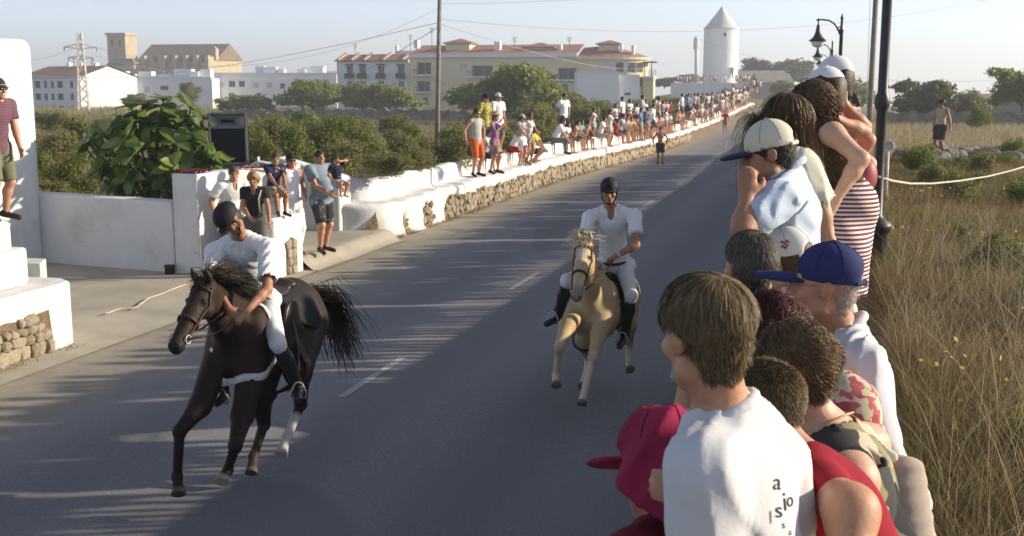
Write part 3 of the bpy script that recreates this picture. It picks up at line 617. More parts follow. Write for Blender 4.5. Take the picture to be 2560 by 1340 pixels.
# ---- windmill tower with its terrace
def windmill():
    c = D(1800, 206, 250); r = 43*250/FPX; zb = 1.5; zt = D(1800, 74, 250)[2]; zc = D(1800, 18, 250)[2]
    e = empty('windmill_tower', (c[0], c[1], zb)); tag(e, 'round white windmill tower with conical roof and no sails', 'windmill')
    mw = mat('mill_white', (.72,.72,.70), .85, .5, .06, 2, .15, .03)
    MB().lathe([(r*1.02, 0), (r*1.0, 4), (r*.985, zt-zb)], n=48).obj('tower', mw, e, True)
    MB().lathe([(r*.985, zt-zb), (r*1.035, zt-zb+.01), (r*1.035, zt-zb+.2), (r*.97, zt-zb+.3), (r*.74, zt-zb+1.35), (r*.44, zt-zb+2.75), (r*.2, zt-zb+3.9), (.12, zc-zb), (0, zc-zb+.25)], n=48).obj('roof', mat('mill_roof', (.60,.60,.58), .7, 2, .1), e, True)
    tc = math.atan2(-c[1], -c[0])
    for (px, py, w, h, nm, m_) in ((1809, 89, .55, .75, 'window', M_GLASS), (1827, 182, .75, 2.1, 'door', M_SHUT)):
        off = (px-1800)/43.; a = tc + math.asin(off); z = D(px, py, 250)[2]-zb; rr = r*1.0+.03
        V = [(rr*math.cos(a+s*w/r/1.6), rr*math.sin(a+s*w/r/1.6), z+t*h/2) for s, t in ((-1,-1),(1,-1),(1,1),(-1,1))]; wo = MB().add(V, [(0,1,2,3)]).obj(nm, m_, e)
        fb = MB(); 
        for s in (-1, 1):
            q = (rr*math.cos(a+s*w/r/1.6), rr*math.sin(a+s*w/r/1.6)); fb.box((q[0]-.09, q[1]-.09, z-h/2-.08), (q[0]+.09, q[1]+.09, z+h/2+.08))
        fb.obj('frame', mw, wo)
    s = Site('mill_terrace', 'white terrace wall in front of the windmill crowded with spectators', 'terrace', 1676, 1903, 236, 214, 244)
    z1 = s.z(1790, 209); s.box('wall', 0, s.L, 0, 26, -4, z1, M_WHITEB); s.box('parapet', -.05, s.L+.05, -.06, .35, z1+.003, z1+.12, M_WHITEB)
    return s
TERR = windmill()
# ---- low sheds by the mill and the barn at the right
def gable_shed(name, label, px0, px1, d, ybase, ye, yr, m_, mr):
    s = Site(name, label, 'building', px0, px1, d, d, ybase); ze = s.z((px0+px1)/2, ye); zr = s.z((px0+px1)/2, yr)
    s.box('wall', 0, s.L, 0, 8, s.z0-3, ze, m_)
    MB().add([(-.4,-.4,ze+.01),(s.L+.4,-.4,ze+.01),(s.L+.4,4,zr),(-.4,4,zr),(s.L+.4,8.4,ze+.01),(-.4,8.4,ze+.01)], [(0,1,2,3),(3,2,4,5),(1,4,2),(0,3,5)]).obj('roof', mr, s.e); return s
gable_shed('stone_shed', 'low grey stone shed to the right of the windmill', 1846, 1965, 262, 222, 196, 176, M_SAND, mat('grey_roof', (.27,.25,.21), .9, .5, .2))
gable_shed('stone_hut', 'small grey hut with pale gable beside the mill terrace', 1900, 1978, 205, 235, 206, 182, mat('grey_render', (.34,.33,.30), .9), mat('grey_roof', (.27,.25,.21), .9, .5, .2))
gable_shed('stone_barn', 'long low stone barn with flat roof behind the field wall', 2372, 2600, 105, 306, 250, 235, mat('barn_stone', (.25,.22,.19), .95, .8, .3), mat('barn_roof', (.24,.20,.17), .9, .5, .25))
# ================================================================ vegetation
def foliage(name, dark, light, tw=.28, ns=.9):
    t = NT(name); r = t.attr('rnd'); n = t.noise(ns, 3, .6)
    f = t.math('ADD', t.math('MULTIPLY', r, .65), t.math('MULTIPLY', n, .5))
    c = t.ramp(f, [(.15, dark), (.55, tuple((a+b)/2 for a, b in zip(dark, light))), (.95, light)])
    t.color(c).rough(.55); t.transl(tw, t.mix(.5, c, (.16,.17,.03))); return t.m
F_MASTIC = foliage('mastic_leaves', (.08,.105,.024), (.29,.32,.085), .48); F_BRIGHT = foliage('bright_leaves', (.10,.13,.025), (.30,.34,.075), .55)
F_OLIVE = foliage('olive_leaves', (.12,.125,.045), (.34,.325,.135), .48); F_PINE = foliage('pine_leaves', (.035,.042,.018), (.12,.115,.045), .25); F_LIME = foliage('lime_leaves', (.11,.15,.02), (.25,.29,.05), .4)
M_BARK = mat('bark', (.12,.095,.07), .95, 6, .4, 25, .8, .03)
def quads(c, nrm, up, L, W, fold=.0):        # c,nrm,up arrays (n,3): one rhombic leaf each
    side = np.cross(up, nrm); side /= np.linalg.norm(side, axis=1)[:, None]+1e-9
    a = c-up*L[:, None]*.5; b = c+side*W[:, None]*.5; d = c+up*L[:, None]*.5; e = c-side*W[:, None]*.5
    return np.stack([a, b, d, e], 1).reshape(-1, 3), np.arange(len(c)*4).reshape(-1, 4)
def unit(a): return a/(np.linalg.norm(a, axis=-1, keepdims=True)+1e-9)
def leafcloud(name, n, blobs, size, asp, m, seed, inner=.55):
    g = np.random.default_rng(seed); bl = np.array([(*c, *r) for c, r in blobs], float); w = (bl[:,3]*bl[:,4]*bl[:,5])**(.72); k = g.choice(len(bl), n, p=w/w.sum())
    dr = unit(g.normal(size=(n, 3))); rr = inner+(1.04-inner)*g.random(n)**.6; lump = 1+.16*np.sin(dr[:,0]*5+k)+.13*np.sin(dr[:,1]*7+2*k)+.10*np.sin(dr[:,2]*9+k)
    c = bl[k,:3]+dr*bl[k,3:]*(rr*lump)[:, None]
    nr = unit(dr+g.normal(size=(n, 3))*.75); up = unit(np.cross(nr, g.normal(size=(n, 3))))
    L = size*(.6+.9*g.random(n)); v, f = quads(c, nr, up, L, L*asp)
    keep = c[:, 2] > -.05; fk = f[keep]; me = new_mesh(name, v, fk, [m]); fattr(me, 'rnd', np.repeat(np.clip(.5*g.random(n)+.5*g.random(len(bl))[k], 0, 1), 4)); return me
def blobset(seed, n, w, h, dp=.85):
    r = random.Random(seed); B = [((0, 0, h*.42), (w*.34, w*.34*dp, h*.45))]
    for i in range(n):
        a = r.uniform(0, 6.283); q = r.uniform(.12, .36); s = r.uniform(.14, .25); B.append(((w*q*math.cos(a), w*dp*q*math.sin(a), h*r.uniform(.2, .78)), (w*s, w*s*dp, h*r.uniform(.16, .28))))
    return B
BUSH = {}
def bush_mesh(kind, k):
    key = (kind, k)
    if key not in BUSH:
        m = {'mastic': F_MASTIC, 'bright': F_BRIGHT, 'olive': F_OLIVE, 'pine': F_PINE, 'lime': F_LIME}[kind]
        BUSH[key] = leafcloud('shrub', 5200, blobset(k*7+3, 9, 1.0, 1.0), .052, .55, m, k+11, .5)
    return BUSH[key]
n_b = 0
def bush(px, pb, w, h, d, kind, label, group=None, name='shrub', k=None):
    global n_b; n_b += 1
    p = D(px, pb, d); o = put(name, bush_mesh(kind, (n_b % 3) if k is None else k), None, (p[0], p[1], p[2])); sw = w*d/FPX; sh = h*d/FPX
    o.scale = (sw, max(sw*.8, 1.0), sh); o.rotation_euler = (0, 0, n_b*1.37 if abs(sw-max(sw*.8, 1.0)) < .6*sw else PHI)
    tag(o, label, 'shrub' if name == 'shrub' else 'tree', group); return o
G1 = 'mastic shrubs on the scrubland behind the road wall'
LB = {'mastic': 'dark green rounded mastic shrub on the scrubland behind the road wall', 'olive': 'grey green dry shrub on the scrubland behind the road wall', 'bright': 'bright green leafy shrub on the scrubland behind the road wall'}
_seen = {}
def shrub_label(px, d, w, h, kind):
    col = {'mastic': 'dark green', 'olive': 'grey green', 'bright': 'bright green'}[kind]; sz = 'broad' if w > 145 else ('small' if w*h < 7000 else 'rounded')
    where = ('by the tall white building corner' if px < 190 else 'beside the rubber plant' if px < 320 else 'behind the loudspeaker' if px < 690 else 'behind the gate group' if px < 800 else 'behind the toddler' if px < 880 else 'left of the telegraph pole' if px < 1075 else 'right of the telegraph pole' if px < 1180 else 'behind the orange shorts group' if px < 1380 else 'behind the seated children' if px < 1500 else 'behind the distant crowd')
    dist = 'close to the wall' if d < 36 else ('in mid scrubland' if d < 66 else 'far back'); l = '%s %s shrub %s, %s' % (sz, col, where, dist); _seen[l] = _seen.get(l, 0)+1
    return l if _seen[l] == 1 else '%s %s %s shrub %s, %s' % (('', '', 'second', 'third', 'fourth')[min(_seen[l], 4)], sz, col, where, dist)
for (px, pb, w, h, d, kind) in (
    (150,400,150,80,36,'olive'),(95,470,110,90,30,'mastic'),(100,400,110,70,40,'olive'),(115,485,120,115,27,'mastic'),(175,480,110,110,26,'mastic'),(230,492,160,70,24.5,'olive'),(120,505,150,60,23.5,'olive'),(205,372,150,85,44,'mastic'),(125,330,120,60,70,'olive'),(270,330,130,40,80,'olive'),
    (650,425,130,120,33,'mastic'),(700,380,140,105,44,'olive'),(745,430,150,130,32,'mastic'),(800,400,150,110,36,'mastic'),(860,440,180,100,27,'olive'),(850,362,140,80,50,'mastic'),(920,425,150,110,31,'mastic'),(960,445,180,70,25.8,'olive'),(985,335,130,52,72,'mastic'),
    (1010,415,150,95,33,'olive'),(1050,432,120,70,29,'olive'),(1040,385,120,80,44,'mastic'),(1120,425,140,90,32.5,'olive'),(1130,390,120,90,41,'mastic'),(1170,400,100,60,38,'olive'),(1260,395,150,90,42,'mastic'),(1310,380,150,90,47,'olive'),(1355,370,120,110,52,'olive'),(1200,350,120,70,60,'mastic'),
    (900,345,120,60,64,'olive'),(770,330,140,60,70,'mastic'),(660,345,120,50,62,'olive'),(1330,330,170,80,75,'olive'),(1450,352,150,100,62,'olive'),(1520,335,120,85,70,'mastic'),(1590,318,130,70,82,'mastic'),(1470,315,140,70,95,'olive'),(1660,300,110,60,100,'mastic'),(1400,345,110,80,66,'mastic'),
    (1720,285,110,42,125,'bright'),(1650,282,120,40,130,'bright'),(1790,272,100,32,150,'bright'),(1600,290,120,44,118,'olive')):
    bush(px, pb, w, h, d, kind, shrub_label(px, d, w, h, kind), G1)
# green trees in front of the buildings
G2 = 'small green trees in front of the far houses'
def tree(px, pb, w, h, d, kind, label, group=None, trunk=.25, k=0, n=6500, size=.055, seed=None):
    p = D(px, pb, d); W = w*d/FPX; Hh = h*d/FPX; e = empty('tree', p); tag(e, label, 'tree', group)
    sd = int(px) if seed is None else seed; r = random.Random(sd); tb = MB(); th = Hh*trunk
    tb.tube([(0,0,-.3),(.03*W,0,th*.6),(.01*W,.02*W,th+Hh*.15)], [W*.035, W*.028, W*.018], 7)
    for i in range(6):
        a = i*1.05+r.random(); q = W*r.uniform(.22,.36); tb.tube([(.01*W,.01*W,th*.9),(q*.5*math.cos(a), q*.5*math.sin(a), th+Hh*.22),(q*math.cos(a), q*math.sin(a), th+Hh*r.uniform(.3,.55))], [W*.016, W*.011, W*.005], 5)
    tb.obj('trunk', M_BARK, e, True)
    m = {'mastic': F_MASTIC, 'bright': F_BRIGHT, 'olive': F_OLIVE, 'pine': F_PINE, 'lime': F_LIME}[kind]
    B = [((x, y, z*1.0), rr) for (x, y, z), rr in [((a*W, b*W, th+(Hh-th)*c), (q*W, q*W, q2*(Hh-th))) for a, b, c, q, q2 in [(0,0,.45,.33,.42),(-.2,.05,.35,.25,.32),(.2,-.05,.38,.25,.3)]+[(r.uniform(-.36,.36), r.uniform(-.36,.36), r.uniform(.05,.85), r.uniform(.12,.2), r.uniform(.12,.2)) for _ in range(14)]]]
    me = leafcloud('crown', n, B, size*max(W, Hh), .55, m, sd+5, .35); put('crown', me, e); return e
for (px, pb, w, h, d, kind, lb) in ((780,272,165,72,150,'bright','broad bright green tree in front of the grey white terrace'),(885,265,110,60,160,'mastic','dark green tree below the flats with green balconies'),(960,275,180,66,150,'bright','wide bright green tree left of the telegraph pole'),(640,285,110,48,150,'bright','low green tree below the terrace windows'),(580,282,90,36,155,'bright','small low green tree right of the rubber plant'),
    (475,258,64,50,185,'mastic','small dark tree standing in front of the row houses'),(1280,285,270,112,110,'bright','large bright green tree in front of the yellow apartments'),(1195,275,110,70,118,'mastic','darker green tree left of the large bright one'),(1400,290,150,60,112,'olive','dull green tree right of the large bright one'),(340,262,80,26,180,'olive','low bush like tree below the row houses')):
    tree(px, pb, w, h*1.06, d, kind, lb, G2, .03)
tree(1890,200,90,55,300,'pine','dark pine clump just right of the windmill', None, .1); tree(1980,205,120,60,290,'pine','dark pine clump behind the street lamps', None, .1); tree(1935,205,90,50,310,'pine','middle dark pine of the three behind the stone shed', None, .1)
tree(1720,207,90,22,262,'olive','low green tree left of the windmill base', None, .1); tree(1660,218,60,26,250,'bright','low green tree at the left end of the mill terrace', None, .1); tree(2130,285,130,90,120,'olive','grey green tree behind the two poles', None, .15); tree(1960,240,80,40,180,'bright','green tree between the hut and the women', None, .15)
tree(2330,300,210,95,95,'pine','broad dark evergreen behind the man in the field', None, .05, n=9000); tree(2420,290,110,70,98,'olive','grey green treetop to the right of the dark evergreen', None, .1); tree(2550,300,160,132,85,'bright','green tree at the right edge above the barn', None, .3)
o = bush(2450,318,75,58,62,'lime','bright lime green shrub by the grey field wall', None); o.scale[2] *= 1.0
for i, (px, pb, w, h, d, kind) in enumerate(((2262,420,110,34,31,'mastic'),(2330,428,120,36,30,'olive'),(2420,432,140,40,29.5,'mastic'),(2500,420,130,44,31,'mastic'),(2290,450,120,26,26,'olive'),(2400,470,150,40,23.5,'mastic'),(2530,400,90,60,34,'mastic'),(2560,480,120,40,22,'olive'))):
    bush(px, pb, w, h, d, kind, 'dark bramble growing over the stone heap in the field', 'brambles on the field stone heap')
# stone heap the field man stands on
p0 = D(2400, 405, 34); hp_ = empty('stone_heap', (p0[0], p0[1], float(zland(p0[0], p0[1])))); tag(hp_, 'long low heap of grey field stones under the brambles', 'stone heap')
HSTONE = [m_.copy() for m_ in STONES]
for m_ in HSTONE: m_.materials.clear(); m_.materials.append(mat('dry_stone', (.20,.185,.155), .95, 1.6, .5, 6, .9, .08))
for k in range(80):
    px = random.uniform(2235, 2575); d = random.uniform(31, 37); p = D(px, 405, d); g = float(zland(p[0], p[1])); s_ = random.uniform(.36, .85)
    o = put('stone', HSTONE[k % 7], hp_, (p[0]-hp_.location.x, p[1]-hp_.location.y, g+random.uniform(0, .35)*(1-abs(d-34)/4)-hp_.location.z)); o.scale = (s_, s_*.8, s_*.55); o.rotation_euler = (random.uniform(-.4,.4), random.uniform(-.4,.4), random.random()*6)
# ---- grass: blades by the ten thousand
def blade_field(name, n, region, hmin, hmax, wid, m, seed, lean=.75, zf=zland, seg=3):
    g = np.random.default_rng(seed); P0 = region(g, n); n = len(P0); z = zf(P0[:,0], P0[:,1]); base = np.stack([P0[:,0], P0[:,1], z-.02], 1)
    h = hmin+(hmax-hmin)*g.random(n)**1.6; a = g.random(n)*6.283; ln = lean*(.2+g.random(n)); dr = np.stack([np.cos(a), np.sin(a), np.zeros(n)], 1); sd = np.stack([-np.sin(a+.9), np.cos(a+.9), np.zeros(n)], 1)
    V = []; 
    for k in range(seg+1):
        u = k/seg; c = base+dr*(h*ln*u*u)[:, None]+np.array((0,0,1.))*(h*(u-.18*ln*u*u))[:, None]; w = wid*(1-u*.85)*(.6+.8*g.random(n)) if k == 0 else wid*(1-u*.85)
        w = np.broadcast_to(w, (n,))[:, None]*.5; V += [c-sd*w, c+sd*w]
    V = np.stack(V, 1).reshape(-1, 3); i = (np.arange(n)*(2*(seg+1)))[:, None]; F = np.concatenate([i+np.array([[2*k, 2*k+1, 2*k+3, 2*k+2]]) for k in range(seg)], 0)
    me = new_mesh(name, V, F, [m]); fattr(me, 'rnd', np.repeat(g.random(n), 2*(seg+1))); o = put(name, me); tag(o, kind='stuff'); return o
def grassmat(name, stops):
    t = NT(name); f = t.math('ADD', t.math('MULTIPLY', t.attr('rnd'), .55), t.math('MULTIPLY', t.ramp(t.noise(.75, 4, .6), [(.3, (0,0,0)), (.7, (1,1,1))]), .45)); c = t.ramp(f, stops); t.color(c).rough(.8); t.transl(.3, c); return t.m
G_DRY = grassmat('dry_grass', [(.1, (.085,.048,.022)), (.35, (.18,.115,.056)), (.6, (.30,.22,.115)), (.8, (.44,.36,.22)), (.92, (.19,.175,.06)), (1, (.24,.23,.075))])
G_PALE = grassmat('pale_grass', [(.1, (.24,.19,.10)), (.5, (.38,.315,.19)), (.9, (.47,.41,.27))])
G_GREEN = grassmat('green_weed', [(.1, (.07,.075,.022)), (.5, (.15,.145,.04)), (.9, (.24,.21,.06))])
def wedge(y0, y1, x0f, x1f):                 # a strip of the right-hand bank between two distances
    def f(g, n):
        y = y0+(y1-y0)*g.random(n); x = x0f(y)+(x1f(y)-x0f(y))*g.random(n); return np.stack([x, y], 1)
    return f
xr = lambda y: .75+y*.155
blade_field('dry_grass', 34000, wedge(3.2, 9, lambda y: .42+0*y, xr), .08, .38, .006, G_DRY, 1)
blade_field('dry_grass', 26000, wedge(8, 18, lambda y: .42+0*y, xr), .08, .36, .009, G_DRY, 2)
blade_field('dry_grass', 26000, wedge(17, 36, lambda y: .4+0*y, xr), .08, .34, .015, G_DRY, 3)
blade_field('pale_grass', 16000, wedge(37, 82, lambda y: .0+0*y, lambda y: 2+y*.16), .2, .55, .035, G_PALE, 4)
blade_field('pale_grass', 2200, wedge(3.5, 16, lambda y: .45+0*y, xr), .4, .95, .006, G_PALE, 5, .8, seg=5)
def patchy(reg, fr, th, s):
    def f(g, n):
        p = reg(g, n); return p[(nz(p[:,0]*fr, p[:,1]*fr, s) > th)]
    return f
blade_field('green_weeds', 42000, patchy(wedge(4.5, 34, lambda y: .42+0*y, xr), .8, .05, 2.0), .10, .42, .011, G_GREEN, 6, .8)
# tangled thin stems and small yellow flower heads
blade_field('tangled_stems', 5000, wedge(3.6, 14, lambda y: .45+0*y, xr), .25, .6, .0045, grassmat('tangle', [(.1, (.10,.055,.03)), (.5, (.24,.17,.10)), (.9, (.42,.36,.25))]), 11, 1.5, seg=5)
def flowers(n, y0, y1, s, seed):
    g = np.random.default_rng(seed); y = y0+(y1-y0)*g.random(n); x = .5+(xr(y)-.5)*g.random(n); k = nz(x*.7, y*.7, 4.) > .1; x, y = x[k], y[k]; n = len(x); c = np.stack([x, y, zland(x, y)+.22+.25*g.random(n)], 1); nr = unit(g.normal(size=(n, 3))+V3_(0, -.5, 1)); up = unit(np.cross(nr, g.normal(size=(n, 3)))); L = s*(.6+.8*g.random(n)); return quads(c, nr, up, L, L)
def V3_(*a): return np.array(a, float)
v, f = flowers(900, 6, 26, .035, 3); o = put('yellow_flowers', new_mesh('yellow_flowers', v, f, [mat('yellow_petal', (.42,.34,.03), .8, 9, .25)])); tag(o, kind='stuff')
# broad leaved weeds and thin dead stalks that stand out of the grass
G3 = 'dead weed stalks in the dry grass'
sm_ = mat('dead_stalk', (.36,.30,.21), .9, 6, .25)
for i in range(26):
    y = random.uniform(4.6, 12); x = random.uniform(.95, xr(y)); z = float(zland(x, y)); h = random.uniform(.5, 1.0); a = random.uniform(-.5, .5); mb = MB(); lx, ly = random.uniform(-.25,.25), random.uniform(-.15,.15)
    main = [(lx*h*u*u, ly*h*u, h*u) for u in (0,.25,.5,.75,1)]; mb.tube(main, [.006,.005,.004,.003,.0015], 5)
    for k in range(5):
        b = main[2 if k < 2 else 3]; an = random.uniform(0,6.28); q = random.uniform(.1,.26); mb.tube([b, (b[0]+q*.6*math.cos(an), b[1]+q*.6*math.sin(an), b[2]+q*.5), (b[0]+q*math.cos(an), b[1]+q*math.sin(an), b[2]+q*.9)], [.003,.002,.001], 4)
    o = mb.obj('weed_stalk', sm_, None, True, (x, y, z)); tag(o, 'thin pale branching dead stalk standing in the dry grass', 'weed', G3)
for i in range(18):
    y = random.uniform(5.0, 16) if i < 12 else random.uniform(16, 30); x = random.uniform(1.0, xr(y)); o = put('weed_clump', bush_mesh('olive' if i % 3 else 'bright', i % 3), None, (x, y, float(zland(x, y))-.05)); s = random.uniform(.3, .6)*(1 if y < 16 else 1.6); o.scale = (s, s, s*random.uniform(.7, 1.1)); o.rotation_euler = (0, 0, i)
    tag(o, 'low green leafy weed clump among the dry grass', 'weed', 'green weed clumps in the dry grass')
# scrub grass on the left, kept thin between the shrubs
def left_reg(g, n):
    y = 24+ (130-24)*g.random(n)**1.3; px = 90+1650*g.random(n); q = np.stack([PX_ray(px)*y, y], 1); return q[q[:,0] < -10.6]
def PX_ray(px):                              # ground-track slope of a photo column
    d0 = _R[:2][:, None]*((px-1280)/FPX)+_F[:2][:, None]; return d0[0]/d0[1]
blade_field('scrub_grass', 30000, left_reg, .2, .7, .03, grassmat('scrub_grass', [(.1, (.10,.075,.035)), (.5, (.21,.17,.08)), (.9, (.33,.28,.15))]), 7, .6)
def far_reg(g, n):
    y = 128+60*g.random(n); px = 90+1650*g.random(n); q = np.stack([PX_ray(px)*y, y], 1); return q[q[:,0] < -12]
blade_field('meadow_grass', 22000, far_reg, .4, 1.1, .09, grassmat('meadow_grass', [(.1, (.14,.13,.045)), (.5, (.27,.25,.10)), (.9, (.37,.33,.16))]), 8, .5)
# tufts at the foot of the road wall and of the planter
def foot_reg(g, n):
    y = 23.6+50*g.random(n)**1.6; x = -9.28+.14*g.random(n)**2; a = np.stack([x, y], 1); y2 = 8.8+3.8*g.random(n//4); b = np.stack([-9.44+.16*g.random(n//4)**2, y2], 1); a = np.vstack([a, b]); return a[nz(a[:,1]*2.3, a[:,0]*0, 1.) > -.15]
blade_field('wall_foot_grass', 5000, foot_reg, .03, .16, .012, G_DRY, 9, .9, lambda X, Y: zroad(Y)+.0)
# ================================================================ rubber plant
def rubber_plant():
    c = D(385, 492, 21.4); zb = float(zland(c[0], c[1])); e = empty('rubber_plant', (c[0], c[1], zb)); tag(e, 'big rubber plant with large glossy leaves behind the garden wall', 'plant')
    g = random.Random(5); t = NT('rubber_leaf'); r = t.node("ShaderNodeObjectInfo").outputs['Random']; xx = t.attr('mid')
    c_ = t.ramp(r, [(0, (.04,.085,.02)), (.5, (.08,.155,.032)), (.85, (.15,.225,.045)), (1, (.25,.25,.06))]); c_ = t.mix(t.math('MULTIPLY', xx, .6), c_, (.22,.24,.09)); t.color(c_).rough(.28); t.b.inputs['Specular IOR Level'].default_value = .5; t.transl(.38, (.22,.33,.05)); lm = t.m
    def leaf(bend, w):
        V = []; F = []; M = []; n = 7
        for i in range(n+1):
            u = i/n; ww = w*math.sin(math.pi*min(1, u*.94+.05))**.75*(1-.12*u); x = u*math.cos(bend*u*.6); z = -bend*u*u*.42+.02*math.sin(u*7)
            for s in (-1, -.1, .1, 1): V.append((x, ww*s, z+abs(s)*ww*.30)); M.append(1.0 if abs(s) < .5 else 0.0)
        for i in range(n):
            for k in range(3): F.append((i*4+k, (i+1)*4+k, (i+1)*4+k+1, i*4+k+1))
        me = new_mesh('leaf', V, F, [lm], True); fattr(me, 'mid', M); return me
    LV = [leaf(b, w) for b, w in ((.25,.29),(.6,.27),(1.0,.30),(.45,.31))]
    tk = MB()
    for (px, pt, rr) in ((415, 372, .14), (325, 470, .10), (455, 470, .08), (290, 480, .07)):
        q = D(px, pt, 21.3)-np.array((c[0], c[1], zb)); tk.tube([(q[0]*.95, q[1], -.2), (q[0]*1.0+.03, q[1], q[2]*.5), tuple(q)], [rr*1.1, rr, rr*.75], 9)
    tk.obj('trunk', mat('rubber_bark', (.16,.13,.105), .9, 8, .35, 30, .6, .02), e, True)
    ends = []
    k = 0
    while len(ends) < 62:
        px = g.uniform(215, 552); py = g.uniform(250, 480); dx, dy = (px-382)/172., (py-375)/128.
        if dx*dx+dy*dy > 1.0 or (py < 300 and (px < 300 and g.random() < .7)): continue
        r0 = 1-(dx*dx+dy*dy)*.75; d = 21.45-.85*r0*g.uniform(.2, 1.0)+.25; ends.append((D(px, py, d)-np.array((c[0], c[1], zb)), dx, dy))
    br = MB(); nl = 0
    for q, dx, dy in ends:
        b0 = np.array((q[0]*.35, q[1]*.35+.1, max(.25, q[2]*.55))); br.tube([tuple(b0), tuple((b0+q)/2+np.array((0,0,-.05))), tuple(q)], [.028,.02,.014], 6)
        out = Vector((q[0]*.5+g.uniform(-.15,.15), q[1]*.9-.35, .55-dy*.35)).normalized()
        for j in range(5 if nl < 290 else 0):
            if nl >= 296: break
            a = j*2.4+g.uniform(-.4,.4); ax = out.orthogonal().normalized(); ax.rotate(Matrix.Rotation(a, 3, out)); dr = (ax*g.uniform(.7,1.0)+out*g.uniform(.15,.8)).normalized()
            L = g.uniform(.32,.50); z = (out-dr*out.dot(dr)).normalized(); y = z.cross(dr)
            o = put('leaf', LV[(j+nl) % 4], e); o.matrix_world = Matrix(((dr.x*L, y.x*L, z.x*L, q[0]), (dr.y*L, y.y*L, z.y*L, q[1]), (dr.z*L, y.z*L, z.z*L, q[2]), (0,0,0,1))); nl += 1
        if g.random() < .3: br.tube([tuple(q), tuple(q+np.array(out)*.07), tuple(q+np.array(out)*.16)], [.014,.012,.002], 5)
    br.obj('branches', mat('twig', (.10,.10,.05), .8), e, True)
    # inner dark leaves too deep to tell apart
    n = 420; gg = np.random.default_rng(3); cc = []
    for _ in range(n):
        px = gg.uniform(215, 548); py = gg.uniform(270, 492)
        if ((px-382)/168)**2+((py-385)/112)**2 < 1: cc.append(D(px, py, 21.4+gg.uniform(-.35,.5))-np.array((c[0], c[1], zb)))
    cc = np.array(cc); nr = unit(gg.normal(size=cc.shape)+np.array((0,-1.,.8))); up = unit(np.cross(nr, gg.normal(size=cc.shape))); L = .24+.14*gg.random(len(cc)); v, f = quads(cc, nr, up, L, L*.5)
    o = put('inner_leaves', new_mesh('inner_leaves', v, f, [lm]), e); fattr(o.data, 'mid', np.zeros(len(v))); tag(o, kind='stuff')
rubber_plant()
# ================================================================ poles, lamps, pylon, wires
def pole(name, label, base, top, r0, r1, m, cat='pole'):
    e = MB().tube([base, tuple((np.array(base)+np.array(top))/2), top], [r0, (r0+r1)/2, r1], 10).obj(name, m, None, True); tag(e, label, cat); return e
b = D(1091, 400, 44); t_ = D(1099.5, -30, 44.4); pole('telegraph_pole', 'weathered wooden telegraph pole on the scrubland behind the road wall', (b[0], b[1], b[2]-.5), t_, .095, .075, M_WOODPOLE)
ib = D(1099, 195, 44.1)
b = D(2166, 420, 30); t_ = D(2191, -25, 30.4); pole('telegraph_pole', 'thin grey wooden pole behind the women next to the black lamp post', (b[0], b[1], b[2]-.3), t_, .082, .07, M_WOODPOLE)
b = D(1741, 215, 240); t_ = D(1741, 92, 240); e = MB().tube([tuple(b), tuple(t_)], [.42,.34], 8).box((t_[0]-.5, t_[1]-.5, t_[2]-2.6), (t_[0]+.5, t_[1]+.5, t_[2]-.3)).obj('concrete_pole', mat('pale_pole', (.60,.61,.60), .8), None, True); tag(e, 'pale concrete power pole just left of the windmill', 'pole')
MILLTOP = t_
def lamp(d, x_px, label, zt=5.07):
    p = D(x_px, 206, d); x, y = p[0], p[1]; z0 = float(zland(x, y)); e = empty('street_lamp', (x, y, z0)); tag(e, label, 'street lamp', 'black lamp posts along the right bank'); h = zt-z0
    mb = MB(); mb.lathe([(.145,-.1),(.14,.02),(.125,.08),(.12,.42),(.145,.45),(.165,.50),(.16,.53),(.085,.58),(.058,.62),(.052,1.7),(.075,1.75),(.082,1.80),(.070,1.86),(.052,1.9),(.047,h-.35),(.060,h-.33),(.060,h-.28),(.038,h-.24),(.03,h-.02),(.045,h),(.012,h+.12),(0,h+.14)], n=14); mb.obj('post', M_BLACKM, e, True)
    ar = MB(); L = .60; ar.tube([(-.03,0,h-.42),(-.10,0,h-.26),(-.2,0,h-.12),(-.34,0,h-.04),(-.52,0,h-.02),(-L-.06,0,h-.03)], .022, 8); ar.tube([(-.03,0,h-.2),(-.09,0,h-.24),(-.12,0,h-.3)], .015, 6)
    ar.lathe([(0,.05),(.018,.04),(.02,-.12),(.03,-.14)], (-L, 0, h-.03), 8); ar.obj('arm', M_BLACKM, e, True)
    sh = MB(); sh.lathe([(.012,.02),(.04,0),(.055,-.10),(.075,-.2),(.12,-.31),(.20,-.38),(.228,-.41),(.228,-.43),(.19,-.425),(.10,-.34)], (-L, 0, h-.16), 20); sh.obj('lamp_shade', M_BLACKM, e, True)
    g = MB(); g.lathe([(.175,-.43),(.165,-.49),(.13,-.55),(.07,-.585),(0,-.59)], (-L, 0, h-.16), 18); g.obj('globe', mat('frosted_glass', (.70,.70,.66), .3, 3, .05), e, True)
lamp(12.0, 2208, 'black lamp post with ringed base standing beside the striped skirt'); lamp(31.0, 2098, 'black street lamp with large hanging bell lantern against the sky'); lamp(50.5, 2077, 'second smaller bell street lamp partly hidden by the first lantern'); lamp(70, 2072, 'most distant bell lantern just above the white caps')
